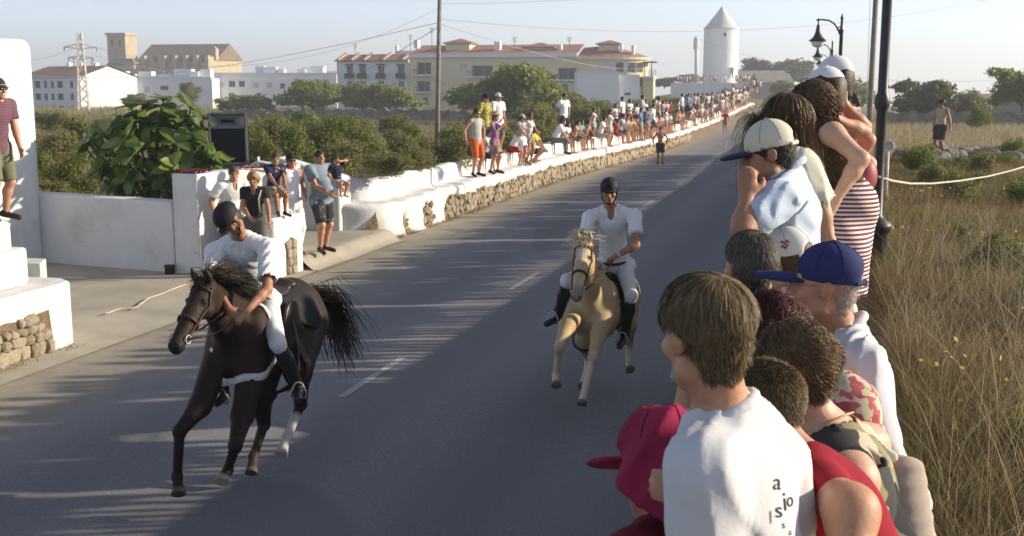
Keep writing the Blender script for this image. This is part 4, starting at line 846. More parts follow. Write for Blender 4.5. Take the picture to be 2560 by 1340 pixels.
def pylon():
    d = 172; b = D(212, 312, d); tz = D(212, 82, d)[2]-b[2]; e = empty('power_pylon', b, .5); tag(e, 'pale steel lattice power pylon rising behind the rubber plant', 'pylon'); m = mat('pylon_steel', (.50,.46,.40), .6, 2, .15)
    mb = MB(); n = 9; hw = lambda u: .85*(1-u)+.30*u; lv = [k/n for k in range(n+1)]
    for sx in (-1,1):
        for sy in (-1,1): mb.tube([(sx*hw(u), sy*hw(u), u*tz) for u in lv], .075, 4)
    for k in range(n):
        a, c = hw(lv[k]), hw(lv[k+1]); z0, z1 = lv[k]*tz, lv[k+1]*tz
        for s in (-1, 1):
            mb.tube([(-a, s*a, z0), (c, s*c, z1)], .045, 4); mb.tube([(a, s*a, z0), (-c, s*c, z1)], .045, 4); mb.tube([(s*a, -a, z0), (s*c, c, z1)], .045, 4); mb.tube([(s*a, a, z0), (s*c, -c, z1)], .045, 4)
    mb.obj('lattice_tower', m, e)
    for (uz, L, up) in ((.84, 2.25, .55), (.73, 1.7, .25)):
        for s in (-1, 1):
            ab = MB(); z = tz*uz; ab.tube([(0,.25,z+up),(s*L,0,z)], .06, 4); ab.tube([(0,-.25,z+up),(s*L,0,z)], .06, 4); ab.tube([(0,0,z-.25),(s*L,0,z)], .06, 4); ab.tube([(s*L*.5,0,z+up*.5),(s*L*.5,0,z-.12)], .04, 4); ab.obj('cross_arm', m, e)
            ib_ = MB(); ib_.tube([(s*L,0,z),(s*L,0,z-.55)], .09, 6); ib_.obj('insulator', mat('insulator', (.2,.2,.2), .4), e)
pylon()
M_WIRE = mat('wire', (.34,.35,.36), .6)
def wire(a, b, sag, r, label):
    a, b = np.array(a, float), np.array(b, float); pts = [tuple(a+(b-a)*u-np.array((0,0,4*sag*u*(1-u)))) for u in np.linspace(0, 1, 15)]
    o = MB().tube(pts, r*.62, 5).obj('overhead_wire', M_WIRE, None, True); tag(o, label, 'wire', 'overhead wires across the sky')
wr = 'thin overhead wire crossing the pale sky'
wire(D(1099, 48, 44.2), D(2700, -60, 60), 1.4, .010, 'thin wire running right from the top of the telegraph pole across the sky'); wire(D(1099, 60, 44.2), MILLTOP-np.array((0,0,.6)), 3.5, .022, 'thin wire from the telegraph pole towards the pole by the windmill'); wire(D(1098, 56, 44.2), D(-60, 150, 130), 2.0, .018, 'thin wire from the telegraph pole across the sky to the left edge'); wire(D(1098, 66, 44.2), D(620, 190, 190), 3.0, .022, 'thin wire sagging from the telegraph pole down to the white terrace')
wire(D(1099, 10, 44.2), D(2650, -190, 50), .8, .009, 'highest wire leaving the telegraph pole near the top of the picture'); wire(D(1741, 96, 240), D(2750, 170, 190), 5, .035, 'wire running right from the pole beside the windmill'); wire(D(212, 108, 172), D(-60, 128, 200), 2, .03, 'wire from the pylon to the left edge of the picture'); wire(D(240, 118, 172), D(1099, 20, 160), 5, .03, 'upper wire from the pylon arm towards the telegraph pole'); wire(D(240, 140, 172), D(1040, 110, 230), 5, .03, 'lower wire from the pylon towards the yellow apartments'); wire(D(2176, -20, 29.9), D(2163, 380, 29.6), .02, .012, 'thin wire hanging straight down beside the grey wooden pole')
rp = [D(px, py, d) for px, py, d in ((2196,442,12.0),(2230,452,13),(2275,459,14.2),(2330,459,15.5),(2400,452,17),(2470,441,18.5),(2530,426,20),(2600,405,21.5))]
o = MB().tube([tuple(p) for p in rp], .014, 6).obj('rope', mat('pale_rope', (.55,.50,.44), .8), None, True); tag(o, 'slack pale rope tied to the lamp post across the field', 'rope')
# round sign seen from behind, right of the lamp post
sp = D(2222, 365, 21); e = empty('round_sign', (sp[0], sp[1], float(zland(sp[0], sp[1])))); tag(e, 'small round white sign on a short post behind the lamp post', 'sign'); z = sp[2]-e.location.z
mb = MB(); n = 24; mb.add([(.085*math.cos(6.283*k/n), 0.0, z+.085*math.sin(6.283*k/n)) for k in range(n)]+[(.085*math.cos(6.283*k/n), .02, z+.085*math.sin(6.283*k/n)) for k in range(n)], [tuple(range(n)), tuple(range(2*n-1, n-1, -1))]+[(k, n+k, n+(k+1) % n, (k+1) % n) for k in range(n)]); mb.obj('disc', mat('sign_grey', (.50,.52,.55), .5), e)
mb = MB(); mb.tube([(.088*math.cos(6.283*k/n), -.01, z+.088*math.sin(6.283*k/n)) for k in range(n+1)], .012, 6); mb.obj('rim', mat('sign_white', (.8,.8,.8), .5), e, True)
MB().tube([(0,.03,-.1),(0,.03,z-.07)], .02, 8).obj('post', mat('sign_white', (.8,.8,.8), .5), e, True)
# ---- loudspeaker on the wall
def loudspeaker():
    d = 21.6; a = D(526, 412, d); w = 90*d/FPX; h = 128*d/FPX; e = empty('loudspeaker', a, rad(25)); tag(e, 'large black loudspeaker box with grey edges behind the raised wall', 'loudspeaker')
    bm_ = mat('speaker_black', (.020,.020,.024), .8, 30, .4, 60, .3, .003); ed = mat('speaker_edge', (.13,.13,.14), .5, 6, .3); dp = .6
    b = MB(); b.box((0,.0,0),(w,dp,.02)); b.box((0,0,h-.02),(w,dp,h)); b.box((0,0,.021),(.02,dp,h-.021)); b.box((w-.02,0,.021),(w,dp,h-.021)); b.box((.021,dp-.02,.021),(w-.021,dp,h-.021)); b.obj('cabinet', bm_, e)
    g = MB(); g.box((.022,.045,.05),(w-.022,.07,h*.70)); g.obj('grille', mat('grille', (.014,.014,.020), .9, 120, .6, 200, .5, .003), e)
    hn = MB(); x0, x1, z0, z1 = .03, w-.03, h*.735, h*.95; hn.add([(x0,.03,z0),(x1,.03,z0),(x1,.03,z1),(x0,.03,z1),(x0+w*.24,.3,z0+.07),(x1-w*.30,.3,z0+.07),(x1-w*.30,.3,z1-.09),(x0+w*.24,.3,z1-.09)], [(0,1,5,4),(1,2,6,5),(2,3,7,6),(3,0,4,7)]); hn.obj('horn', mat('horn_grey', (.36,.37,.37), .5, 3, .15), e)
    MB().box((x0+w*.23,.31,z0+.06),(x1-w*.29,.33,z1-.08)).obj('horn_throat', bm_, e)
    fr = MB()
    for q in (((-.012,-.015,-.01),(.028,.03,h+.012)), ((w-.028,-.015,-.01),(w+.012,.03,h+.012)), ((.029,-.012,h-.028),(w-.029,.03,h+.01)), ((.029,-.012,h*.70),(w-.029,.028,h*.73)), ((.029,-.012,-.012),(w-.029,.03,.04))): fr.box(*q)
    bevel(fr.obj('edge_trim', ed, e), .006)
    MB().box((.03,.0,-.9),(w-.03,dp-.05,-.02)).obj('stand', mat('grey_board', (.16,.155,.14), .9), e)
loudspeaker()
# white wooden frame behind the spectators at the gate
k = D(646, 396, 21.7); mb = MB()
for a, b in (((617,420),(646,404)), ((646,404),(735,418))): mb.tube([tuple(D(*a, 21.7)), tuple(D(*b, 21.7))], .028, 4)
mb.tube([tuple(D(646, 392, 21.72)), tuple(D(646, 450, 21.72))], .03, 4); mb.tube([tuple(D(735, 416, 21.72)), tuple(D(735, 470, 21.72))], .03, 4)
o = mb.obj('wooden_frame', mat('white_paint', (.75,.75,.72), .6, 8, .1)); tag(o, 'white painted timber frame behind the boy in the navy tee', 'frame')
# ================================================================ bodies: smooth distance fields turned into one skin
class Sdf:
    def __init__(s): s.p = []; s.cuts = []
    def cap(s, a, b, r1, r2=None, k=.03, n=None, f=1.0):      # tapered limb; flattened by f along n
        s.p.append(('c', np.asarray(a, float), np.asarray(b, float), r1, r1 if r2 is None else r2, k, None if n is None else unit(np.asarray(n, float)), f)); return s
    def ell(s, c, r, R=None, k=.02): s.p.append(('e', np.asarray(c, float), np.asarray(r, float), np.eye(3) if R is None else np.asarray(R, float), k)); return s
    def cut(s, p, n): s.cuts.append(('h', np.asarray(p, float), unit(np.asarray(n, float)))); return s          # remove what lies beyond
    def sub(s, a, b, r1, r2=None, k=.005): s.cuts.append(('c', np.asarray(a, float), np.asarray(b, float), r1, r1 if r2 is None else r2, k)); return s
    def cutl(s, p, n, R): s.cuts.append(('l', np.asarray(p, float), unit(np.asarray(n, float)), R)); return s   # the same, only within R of p
    def suble(s, c, r, R=None): s.cuts.append(('e', np.asarray(c, float), np.asarray(r, float), np.eye(3) if R is None else np.asarray(R, float))); return s
    @staticmethod
    def d_cap(X, a, b, r1, r2, n=None, f=1.0):
        ba = b-a; q = X-a; t = np.clip((q@ba)/max(1e-9, ba@ba), 0, 1)
        q = q-t[..., None]*ba
        if n is not None: q = q+((f-1)*(q@n))[..., None]*n
        return np.sqrt((q*q).sum(-1))-(r1+(r2-r1)*t)
    @staticmethod
    def d_ell(X, c, r, R):
        q = (X-c)@R.T; k0 = np.sqrt(((q/r)**2).sum(-1)); k1 = np.sqrt(((q/(r*r))**2).sum(-1))
        return k0*(k0-1)/(k1+1e-9)
    def mesh(s, h, post=None):
        lo = np.full(3, 1e9); hi = -lo; bb = []
        for p in s.p:
            if p[0] == 'c': r = max(p[3], p[4])*1.02; l, u = np.minimum(p[1], p[2])-r, np.maximum(p[1], p[2])+r; k = p[5]
            else: ext = np.sqrt(((p[3]*p[2][:, None])**2).sum(0)); l, u = p[1]-ext, p[1]+ext; k = p[4]
            bb.append((l-k-2*h, u+k+2*h)); lo = np.minimum(lo, l); hi = np.maximum(hi, u)
        pad = 4*h+.015; lo -= pad; hi += pad; n = np.ceil((hi-lo)/h).astype(int)+1
        ax = [lo[i]+h*np.arange(n[i]) for i in range(3)]; Dv = np.full(n, .2, np.float32)
        for p, (l, u) in zip(s.p, bb):
            i0 = np.clip(np.floor((l-lo)/h).astype(int), 0, n-1); i1 = np.clip(np.ceil((u-lo)/h).astype(int)+1, 1, n); sl = tuple(slice(a, b) for a, b in zip(i0, i1))
            X = np.stack(np.meshgrid(ax[0][sl[0]], ax[1][sl[1]], ax[2][sl[2]], indexing='ij'), -1)
            if p[0] == 'c': d = s.d_cap(X, p[1], p[2], p[3], p[4], p[6], p[7]); k = p[5]
            else: d = s.d_ell(X, p[1], p[2], p[3]); k = p[4]
            a = Dv[sl]; hh = np.maximum(k-np.abs(a-d), 0)/max(k, 1e-6); Dv[sl] = np.minimum(a, d)-hh*hh*k*.25
        if s.cuts or post:
            X = np.stack(np.meshgrid(*ax, indexing='ij'), -1)
            if post is not None: near = np.abs(Dv) < .05; Dv[near] += post(X[near]).astype(np.float32)
            for c in s.cuts:
                if c[0] == 'h': Dv = np.maximum(Dv, (X-c[1])@c[2])
                elif c[0] == 'l': q = X-c[1]; Dv = np.where((q*q).sum(-1) < c[3]**2, np.maximum(Dv, q@c[2]), Dv)
                elif c[0] == 'c': Dv = np.maximum(Dv, -s.d_cap(X, c[1], c[2], c[3], c[4]))
                else: Dv = np.maximum(Dv, -s.d_ell(X, c[1], c[2], c[3]))
        return surface_net(Dv, lo, h)
_E = [(a, b) for a in range(8) for b in range(a+1, 8) if bin(a ^ b).count('1') == 1]
def surface_net(Dv, lo, h):
    S = Dv < 0; n = np.array(Dv.shape); cnt = np.zeros(n-1, np.int8); off = [((c >> 0) & 1, (c >> 1) & 1, (c >> 2) & 1) for c in range(8)]
    for o in off: cnt += S[o[0]:n[0]-1+o[0], o[1]:n[1]-1+o[1], o[2]:n[2]-1+o[2]]
    idx = np.argwhere((cnt > 0) & (cnt < 8)); cv = np.stack([Dv[idx[:,0]+o[0], idx[:,1]+o[1], idx[:,2]+o[2]] for o in off], 1).astype(np.float64)
    acc = np.zeros((len(idx), 3)); w = np.zeros(len(idx)); O = np.array(off, float)
    for a, b in _E:
        va, vb = cv[:, a], cv[:, b]; m = (va < 0) != (vb < 0); t = np.where(m, va/np.where(m, va-vb, 1), 0); acc += np.where(m[:, None], O[a]+t[:, None]*(O[b]-O[a]), 0); w += m
    V = lo+h*(idx+acc/w[:, None]); ids = np.full(n-1, -1, np.int64); ids[idx[:,0], idx[:,1], idx[:,2]] = np.arange(len(idx)); F = []
    for ax in range(3):
        o = [0, 0, 0]; o[ax] = 1; A = S[:n[0]-o[0], :n[1]-o[1], :n[2]-o[2]]; B = S[o[0]:, o[1]:, o[2]:]; e = np.argwhere(A != B); u, v = (ax+1) % 3, (ax+2) % 3
        e = e[(e[:, u] > 0) & (e[:, v] > 0) & (e[:, u] < n[u]-1) & (e[:, v] < n[v]-1)]; q = []
        for du, dv in ((-1,-1),(0,-1),(0,0),(-1,0)): k = e.copy(); k[:, u] += du; k[:, v] += dv; q.append(ids[k[:,0], k[:,1], k[:,2]])
        q = np.stack(q, 1); s = A[e[:,0], e[:,1], e[:,2]]; q[~s] = q[~s][:, ::-1]; F.append(q)
    F = np.vstack(F); return V, F[(F >= 0).all(1)]
def sdf_obj(name, S, h, m, parent, origin=(0, 0, 0), post=None):
    V, F = S.mesh(h, post); me = new_mesh(name, V-np.asarray(origin), F, m if isinstance(m, list) else [m], True); return put(name, me, parent)
def V3(*a): return np.array(a, float)
def folds(seed, amp, freq=26, d=(.3, .2, 1)):                 # soft cloth folds running across direction d
    r = np.random.default_rng(seed); d = unit(V3(*d)); a = unit(np.cross(d, V3(.3, .9, .1))); b = np.cross(d, a); s1, s2, s3 = r.random(3)*6
    def f(X):
        u, v, w = X@d, X@a, X@b; q = v*freq+1.6*np.sin(u*7+s1)+1.2*np.sin(w*9+s2)
        k_ = np.sin(u*9+v*4+s3)*.5+.5
        return amp*(np.abs(np.sin(q*.5+.8*np.sin(u*11+s3)))**.7-.6)*(.5+.9*k_)+amp*.55*np.sin(u*17+v*13+s2)*np.sin(w*15+s1)+amp*.35*np.sin(v*freq*.85+6*np.sin(u*8+s1))*k_
    return f
# ---------------------------------------------------------------- a posed skeleton
def ik(a, b, l1, l2, pole):
    a, b = np.asarray(a, float), np.asarray(b, float); d = b-a; L = np.linalg.norm(d); L2 = min(L, (l1+l2)*.995); d = d/(L+1e-9); b = a+d*L2
    x = (l1*l1-l2*l2+L2*L2)/(2*L2); y = math.sqrt(max(0, l1*l1-x*x)); p = np.asarray(pole, float); p = p-d*(p@d); p = unit(p); return a+d*x+p*y, b
def skel(base, h, face, pose='stand', lean=0.0, side=0.0, hyaw=0.0, hpitch=0.0, hroll=0.0, L=None, Rr=None, build=1.0, seat=.45, feet=None, twist=0.0, fem=False):
    """base: point on the ground (or below the seat); face: compass degrees the body faces; L/Rr: hand places (local, metres/height) or a named pose"""
    c = rad(face); fw = V3(math.sin(c), math.cos(c), 0); rt = V3(math.cos(c), -math.sin(c), 0); up = V3(0, 0, 1); base = np.asarray(base, float)
    W = lambda x, y, z: base+rt*x*h+fw*y*h+up*z*h
    J = dict(h=h, fw=fw, rt=rt, build=build, fem=fem, base=base)
    sh = seat/h; hz = .52 if pose in ('stand', 'walk') else (sh+.055 if pose == 'sit' else .20); hy = 0 if pose != 'squat' else -.06
    if lean > 25 and pose == 'stand': hy = -.05
    pv = V3(0, hy, hz); la, sa = rad(lean), rad(side); spine = V3(math.sin(sa), math.sin(la)*math.cos(sa), math.cos(la)*math.cos(sa)); spine = unit(spine)
    sx = unit(np.cross(V3(0,1,0), spine)) if abs(spine[1]) < .99 else V3(1,0,0); tw = rad(twist); f3 = np.cross(spine, sx); sx = sx*math.cos(tw)+f3*math.sin(tw)
    sx = unit(sx-spine*(sx@spine)); f3 = np.cross(spine, sx)
    shw = (.108 if not fem else .095)*(.5+.5*build); hw = .052 if not fem else .056
    ch = pv+spine*.235; sc = pv+spine*.295; nk = pv+spine*.325+f3*.005
    J['pv'] = W(*pv); J['ch'] = W(*ch); J['nk'] = W(*nk); J['bl'] = W(*(pv+spine*.10))
    T = lambda v: rt*v[0]+fw*v[1]+up*v[2]
    J['spine'] = T(spine); J['sx'] = T(sx); J['sf'] = T(f3)
    sR, sL = sc+sx*shw-f3*.005, sc-sx*shw-f3*.005; J['sR'], J['sL'] = W(*sR), W(*sL)
    hd_dir = unit(V3(spine[0]*.6, spine[1]*.5+.12, 1)); hp = nk+hd_dir*.085; J['hd'] = W(*hp)
    set_head(J, face+hyaw, hpitch, hroll)
    arm = {'down': (.15, -.02, -.36), 'hips': (.125, -.02, -.28), 'fold': (-.10, .14, -.16), 'front': (-.06, .2, -.27), 'mouth': (-.09, .16, -.02), 'knee': (-.02, .26, -.26), 'back': (-.06, -.10, -.26), 'eyes': (-.05, .13, .09), 'behind': (.08, -.16, -.30), 'lap': (-.08, .2, -.27)}
    for sd, key, s0, sg in (('L', L, sL, -1), ('R', Rr, sR, 1)):
        t = arm[key or 'down'] if not isinstance(key, (tuple, list)) else key
        tgt = s0+V3(sg*t[0]*1.0 if t[0] < 0 or True else t[0], t[1], t[2]) if False else s0+sx*(sg*t[0])*.6+f3*t[1]+V3(0,0,1)*t[2]
        pole = V3(sg*1.0, -.5, -.2) if key in ('hips',) else V3(sg*.55, -.6, -.5)
        e, w = ik(s0, tgt, .168, .150, pole); J['e'+sd], J['w'+sd] = W(*e), W(*w)
    for sd, sg in (('L', -1), ('R', 1)):
        hp_ = pv+V3(sg*hw, 0, -.01)
        if pose in ('stand', 'walk'): an = V3(sg*.062, -.01, .045)
        elif pose == 'sit': an = V3(sg*.07, .25, .045)
        else: an = V3(sg*.075, .02, .045)
        if feet: an = V3(*feet[0 if sd == 'L' else 1])
        kn, an = ik(hp_, an, .245, .235, V3(sg*.15, 1, .25 if pose != 'squat' else .6)); J['h'+sd], J['k'+sd], J['a'+sd] = W(*hp_), W(*kn), W(*an)
        J['t'+sd] = W(*(an+V3(sg*.03, .085, -.028)))
    return J
def set_head(J, face, pitch=0.0, roll=0.0):
    c, p = rad(face), rad(pitch); f = V3(math.sin(c)*math.cos(p), math.cos(c)*math.cos(p), math.sin(p)); r = V3(math.cos(c), -math.sin(c), 0); u = np.cross(r, f); q = rad(roll)
    r, u = r*math.cos(q)+u*math.sin(q), u*math.cos(q)-r*math.sin(q); J['hf'], J['hr'], J['hu'] = f, r, u
def hs(J): return .23*(J['h']/1.75)**.55/.23*J.get('headk', 1.0)   # children have larger heads
def H(J, x, y, z): s = hs(J); return J['hd']+J['hr']*x*s+J['hf']*y*s+J['hu']*z*s
def head_prims(S, J, ears=True):
    s = hs(J); R = np.stack([J['hr'], J['hf'], J['hu']])
    S.ell(H(J,0,-.008,.030), V3(.074,.094,.086)*s, R, .02); S.ell(H(J,0,.030,-.045), V3(.056,.060,.072)*s, R, .025); S.ell(H(J,0,.064,-.098), V3(.026,.024,.020)*s, R, .02)
    S.cap(H(J,0,.088,.012), H(J,0,.110,-.030), .0075*s, .0135*s, .012); S.cap(H(J,-.012,.098,-.032), H(J,.012,.098,-.032), .009*s, None, .008)
    S.cap(H(J,-.035,.078,.026), H(J,.035,.078,.026), .011*s, None, .014); S.cap(H(J,-.018,.088,-.060), H(J,.018,.088,-.060), .0085*s, None, .008); S.cap(H(J,-.014,.085,-.072), H(J,.014,.085,-.072), .009*s, None, .008)
    for q in (-1, 1):
        S.ell(H(J,q*.044,.058,-.022), V3(.024,.026,.022)*s, R, .02); S.cap(H(J,q*.058,.0,-.062), H(J,q*.02,.062,-.092), .020*s, .018*s, .02)
        if ears: S.ell(H(J,q*.077,-.004,-.004), V3(.009,.020,.030)*s, R, .006); S.ell(H(J,q*.083,-.011,.004), V3(.006,.019,.025)*s, R, .004); S.suble(H(J,q*.095,.002,-.004), V3(.0095,.0105,.017)*s, R)
def neck_prims(S, J, r=.052):
    S.cap(J['nk']-J['spine']*.02, J['hd']-J['hu']*.045*hs(J)-J['hf']*.012, r*(J['h']/1.75)**.8*1.08, r*(J['h']/1.75)**.8*.98, .03)
def hand_prims(S, w, d, pal, s=1.0, curl=.5, k=.006, sg=1, spread=.5):
    """hand at wrist w along d; palm faces pal; fingers curl towards pal"""
    d = unit(np.asarray(d, float)); pal = unit(np.asarray(pal, float)-d*(np.dot(pal, d))); x = np.cross(d, pal)*sg
    S.cap(w, w+d*.035*s, .026*s, .030*s, .02, pal, 1.5); S.cap(w+d*.03*s, w+d*.082*s, .034*s, .038*s, .014, pal, 2.0)
    for i, (o, L, r) in enumerate(((.028,.072,.0085),(.010,.080,.009),(-.009,.075,.0085),(-.026,.058,.0075))):
        a = w+d*.085*s+x*o*s; q = d; p = pal; ang = 0
        for j, fr in enumerate((.45, .32, .23)):
            ang += curl*(.7 if j == 0 else 1.0); dd = unit(d*math.cos(ang)+pal*math.sin(ang)+x*o*spread*6*(1-curl*.6)*.6); b = a+dd*L*fr*s; S.cap(a, b, r*s*(1-.10*j), r*s*(.92-.10*j), k); a = b
    a = w+d*.028*s+x*.030*s; b = a+unit(x*.9+d*.7+pal*.35)*.034*s; c = b+unit(d*.9+x*.25+pal*(.4+curl*.5))*.030*s; e = c+unit(d*.8+pal*(.5+curl*.6)-x*.15)*.024*s
    S.cap(a, b, .013*s, .0115*s, .012); S.cap(b, c, .0115*s, .010*s, k); S.cap(c, e, .010*s, .008*s, k)
def body_sdf(J, hands=True, curl=.5, head=True, pals=None, limb=1.0):
    h, b = J['h']/1.75, J['build']; fem = J['fem']; S = Sdf(); sf, sp = J['sf'], J['spine']; q = h*(.6+.4*b)
    S.cap(J['hL'], J['hR'], .098*q, None, .05, sf, 1.12); S.cap(J['pv'], J['bl'], .112*q*(.94 if fem else 1), .112*q*(.86 if fem else 1), .06, sf, 1.18)
    S.cap(J['bl'], J['ch'], .110*q*(.88 if fem else 1), .130*q*(.9 if fem else 1), .06, sf, 1.25); sh = .6*J['sL']+.4*J['sR'], .4*J['sL']+.6*J['sR']
    if b > 1.15: S.ell(J['bl']+sf*.06*b*h, V3(.15,.15,.15)*h*b*.8, None, .08)
    S.cap(J['ch']-J['sx']*.05*h, J['ch']+J['sx']*.05*h, .115*q, None, .06, sf, 1.25); S.cap(J['sL'], J['nk']-sp*.01, .052*q, .055*q, .05); S.cap(J['sR'], J['nk']-sp*.01, .052*q, .055*q, .05)
    if fem:
        for s in (-1, 1): S.ell(J['ch']+J['sx']*s*.065*h+sf*.085*h, V3(.062,.062,.062)*h, None, .03)
    for s in 'LR':
        k = limb*q; S.cap(J['s'+s], J['e'+s], .054*k, .039*k, .04); m = J['e'+s]*.7+J['w'+s]*.3; S.cap(J['e'+s], m, .039*k, .041*k, .03); S.cap(m, J['w'+s], .041*k, .026*k, .02)
        S.cap(J['h'+s], J['k'+s], .090*k, .056*k, .05); m = J['k'+s]*.68+J['a'+s]*.32-(J['t'+s]-J['a'+s])*.12; S.cap(J['k'+s], m, .053*k, .057*k, .03); S.cap(m, J['a'+s], .056*k, .034*k, .03)
        S.cap(J['a'+s]-V3(0,0,.015*h), J['t'+s], .036*k, .028*k, .02); S.ell(J['a'+s]-(J['t'+s]-J['a'+s])*.25-V3(0,0,.012*h), V3(.032,.032,.03)*k, None, .02)
        if hands:
            d = J['w'+s]-J['e'+s]; sg = 1 if s == 'R' else -1; pl = (pals or {}).get(s); hd_ = (pals or {}).get('d'+s, d)
            if pl is None: pl = -J['sx']*sg
            hand_prims(S, J['w'+s], hd_, pl, h*.98, curl, .004, sg)
    neck_prims(S, J, (.047 if fem else .054)*(.8+.2*b))
    if head: head_prims(S, J)
    return S
def vmesh(S, h, origin): V, F = S.mesh(h); return V-np.asarray(origin), F
def join(parts):
    Vs, Fs, k = [], [], 0
    for V, F in parts: Vs.append(V); Fs.append(F+k); k += len(V)
    return np.vstack(Vs), np.vstack(Fs)
def body(J, label, tone=0, vox=.016, group=None, hands=True, curl=.5, fine=None, pals=None, limb=1.0, name='person'):
    """one skin mesh; fine=finer voxel for head (and hands) of the near figures"""
    o = J['base']
    if fine:
        S = body_sdf(J, True, curl, True, pals, limb); V, F = S.mesh(fine); V = V-o
    else: V, F = body_sdf(J, hands, curl, True, pals, limb).mesh(vox); V = V-o
    p = put(name, new_mesh(name, V, F, [skin(tone)], True), None, tuple(o)); tag(p, label, 'person', group); return p
# ---------------------------------------------------------------- clothes, hair and small things (children of the person)
def top(P_, J, m, sleeve=.55, infl=.016, hem=.04, vox=.018, seed=0, amp=.006, name='shirt', neck=.064, vneck=0.0, loose=.0, freq=70, cav=True, tilt=.25):
    h, b = J['h']/1.75, J['build']; q = h*(.6+.4*b); S = Sdf(); sf, sp = J['sf'], J['spine']; fem = J['fem']; i = infl
    S.cap(J['hL'], J['hR'], .098*q+i+loose, None, .05, sf, 1.12); S.cap(J['pv']-sp*hem*1.2, J['bl'], .112*q+i+loose, .112*q*(.9 if fem else 1)+i+loose*.7, .06, sf, 1.18)
    S.cap(J['bl'], J['ch'], .110*q*(.9 if fem else 1)+i+loose*.6, .130*q*(.92 if fem else 1)+i, .06, sf, 1.25); S.cap(J['ch']-J['sx']*.05*h, J['ch']+J['sx']*.05*h, .115*q+i, None, .06, sf, 1.25)
    if b > 1.15: S.ell(J['bl']+sf*.06*b*h, V3(.15,.15,.15)*h*b*.8+i, None, .08)
    if fem:
        for s in (-1, 1): S.ell(J['ch']+J['sx']*s*.065*h+sf*.085*h, V3(.062,.062,.062)*h+i, None, .03)
    for s in 'LR':
        w = .3 if sleeve <= 0 else 0; a = J['s'+s]*(1-w)+J['nk']*w; S.cap(a, J['nk']-sp*.012, (.052*q+i)*(.8 if sleeve <= 0 else 1), .055*q+i*.7, .045)
    S.cut(J['pv']-sp*hem, -sp) if min((J['e'+w]-J['pv'])@sp for w in 'LR') > -hem or sleeve <= 1 else None
    for s in 'LR':
        if sleeve > 0:
            e = J['s'+s]; k1 = J['e'+s]; t = min(sleeve, 1.0); en = e+(k1-e)*t; S.cap(e, en, .056*q+i*1.15, .047*q+i*1.6, .035)
            if sleeve > 1: en = k1+(J['w'+s]-k1)*min(sleeve-1, 1); S.cap(k1, en, .042*q+i*1.4, .030*q+i*1.3, .03)
            d = unit(en-(e if sleeve <= 1 else k1)); r_ = (.047*q+i*1.6 if sleeve <= 1 else .030*q+i*1.3)
            if cav: S.sub(en-d*.012*h, en+d*.02*h, r_-max(.008, 1.9*vox), r_-.002)
        else:
            d = unit(J['e'+s]-J['s'+s]); o = J['sx']*(1 if s == 'R' else -1); S.sub(J['s'+s]+o*.050*h-sp*.02*h, J['s'+s]-sp*.10*h+o*.065*h, .054*q, .048*q)
    S.suble(J['nk']+J['spine']*.035*h+sf*.02*h, V3(neck, neck, neck*.9)*h)
    if vneck: S.suble(J['nk']+sf*.075*h-sp*.03*h, V3(.035, .05, vneck)*h)
    return sdf_obj(name, S, vox, m, P_, J['base'], folds(seed, amp, freq, J['spine']+J['sx']*tilt) if amp else None)
def shorts(P_, J, m, leg=.75, infl=.018, vox=.018, seed=1, rise=.06, name='shorts', flare=.0, amp=.005):
    h, b = J['h']/1.75, J['build']; q = h*(.6+.4*b); S = Sdf(); i = infl; sp = J['spine']
    S.cap(J['hL'], J['hR'], .100*q+i, None, .05, J['sf'], 1.12); upk = max((J['kL']-J['pv'])@sp, (J['kR']-J['pv'])@sp) > rise*.9*h; S.cap(J['pv'], J['pv']+sp*rise*h*(.3 if upk else 1), .110*q+i*(.4 if upk else 1), (.100*q if upk else .108*q+i), .05, J['sf'], 1.18)
    if not upk: S.cut(J['pv']+sp*rise*1.5*h, sp)
    for s in 'LR':
        t = min(leg, 1.0); en = J['h'+s]+(J['k'+s]-J['h'+s])*t; S.cap(J['h'+s], en, .092*q+i, .092*q+i+(.056-.092)*q*t+flare, .03)
        if leg > 1: a = J['k'+s]; en = a+(J['a'+s]-a)*min(1, leg-1); S.cap(a, en, .055*q+i, .040*q+i+flare, .03); d = unit(J['a'+s]-a); r_ = .040*q+i+flare
        else: d = unit(J['k'+s]-J['h'+s]); r_ = .092*q+i+(.056-.092)*q*t+flare
        S.sub(en-d*.012*h, en+d*.02*h, r_-max(.008, 1.7*vox), r_-.002)
    return sdf_obj(name, S, vox, m, P_, J['base'], folds(seed, amp, 22, J['spine']))
def skirt(P_, J, m, length=.5, infl=.02, vox=.018, seed=2, flare=.06, name='skirt', rise=.07, amp=.008):
    h = J['h']/1.75; S = Sdf(); sp = J['spine']; m_ = (J['kL']+J['kR'])/2; d = unit(m_-J['pv']); en = J['pv']+d*length*h*.9
    S.cap(J['pv']+sp*rise*h, J['pv'], .100*h+infl, .125*h+infl, .05, J['sf'], 1.15); S.cap(J['hL'], J['hR'], .105*h+infl, None, .05, J['sf'], 1.1); S.cap(J['pv'], en, .13*h+infl, .13*h+infl+flare, .05, J['sf'], 1.12)
    S.cut(en, d); S.cut(J['pv']+sp*rise*1.5*h, sp); S.sub(en-d*.03, en+d*.3, .115*h+infl+flare, None)
    return sdf_obj(name, S, vox, m, P_, J['base'], folds(seed, amp, 34, d))
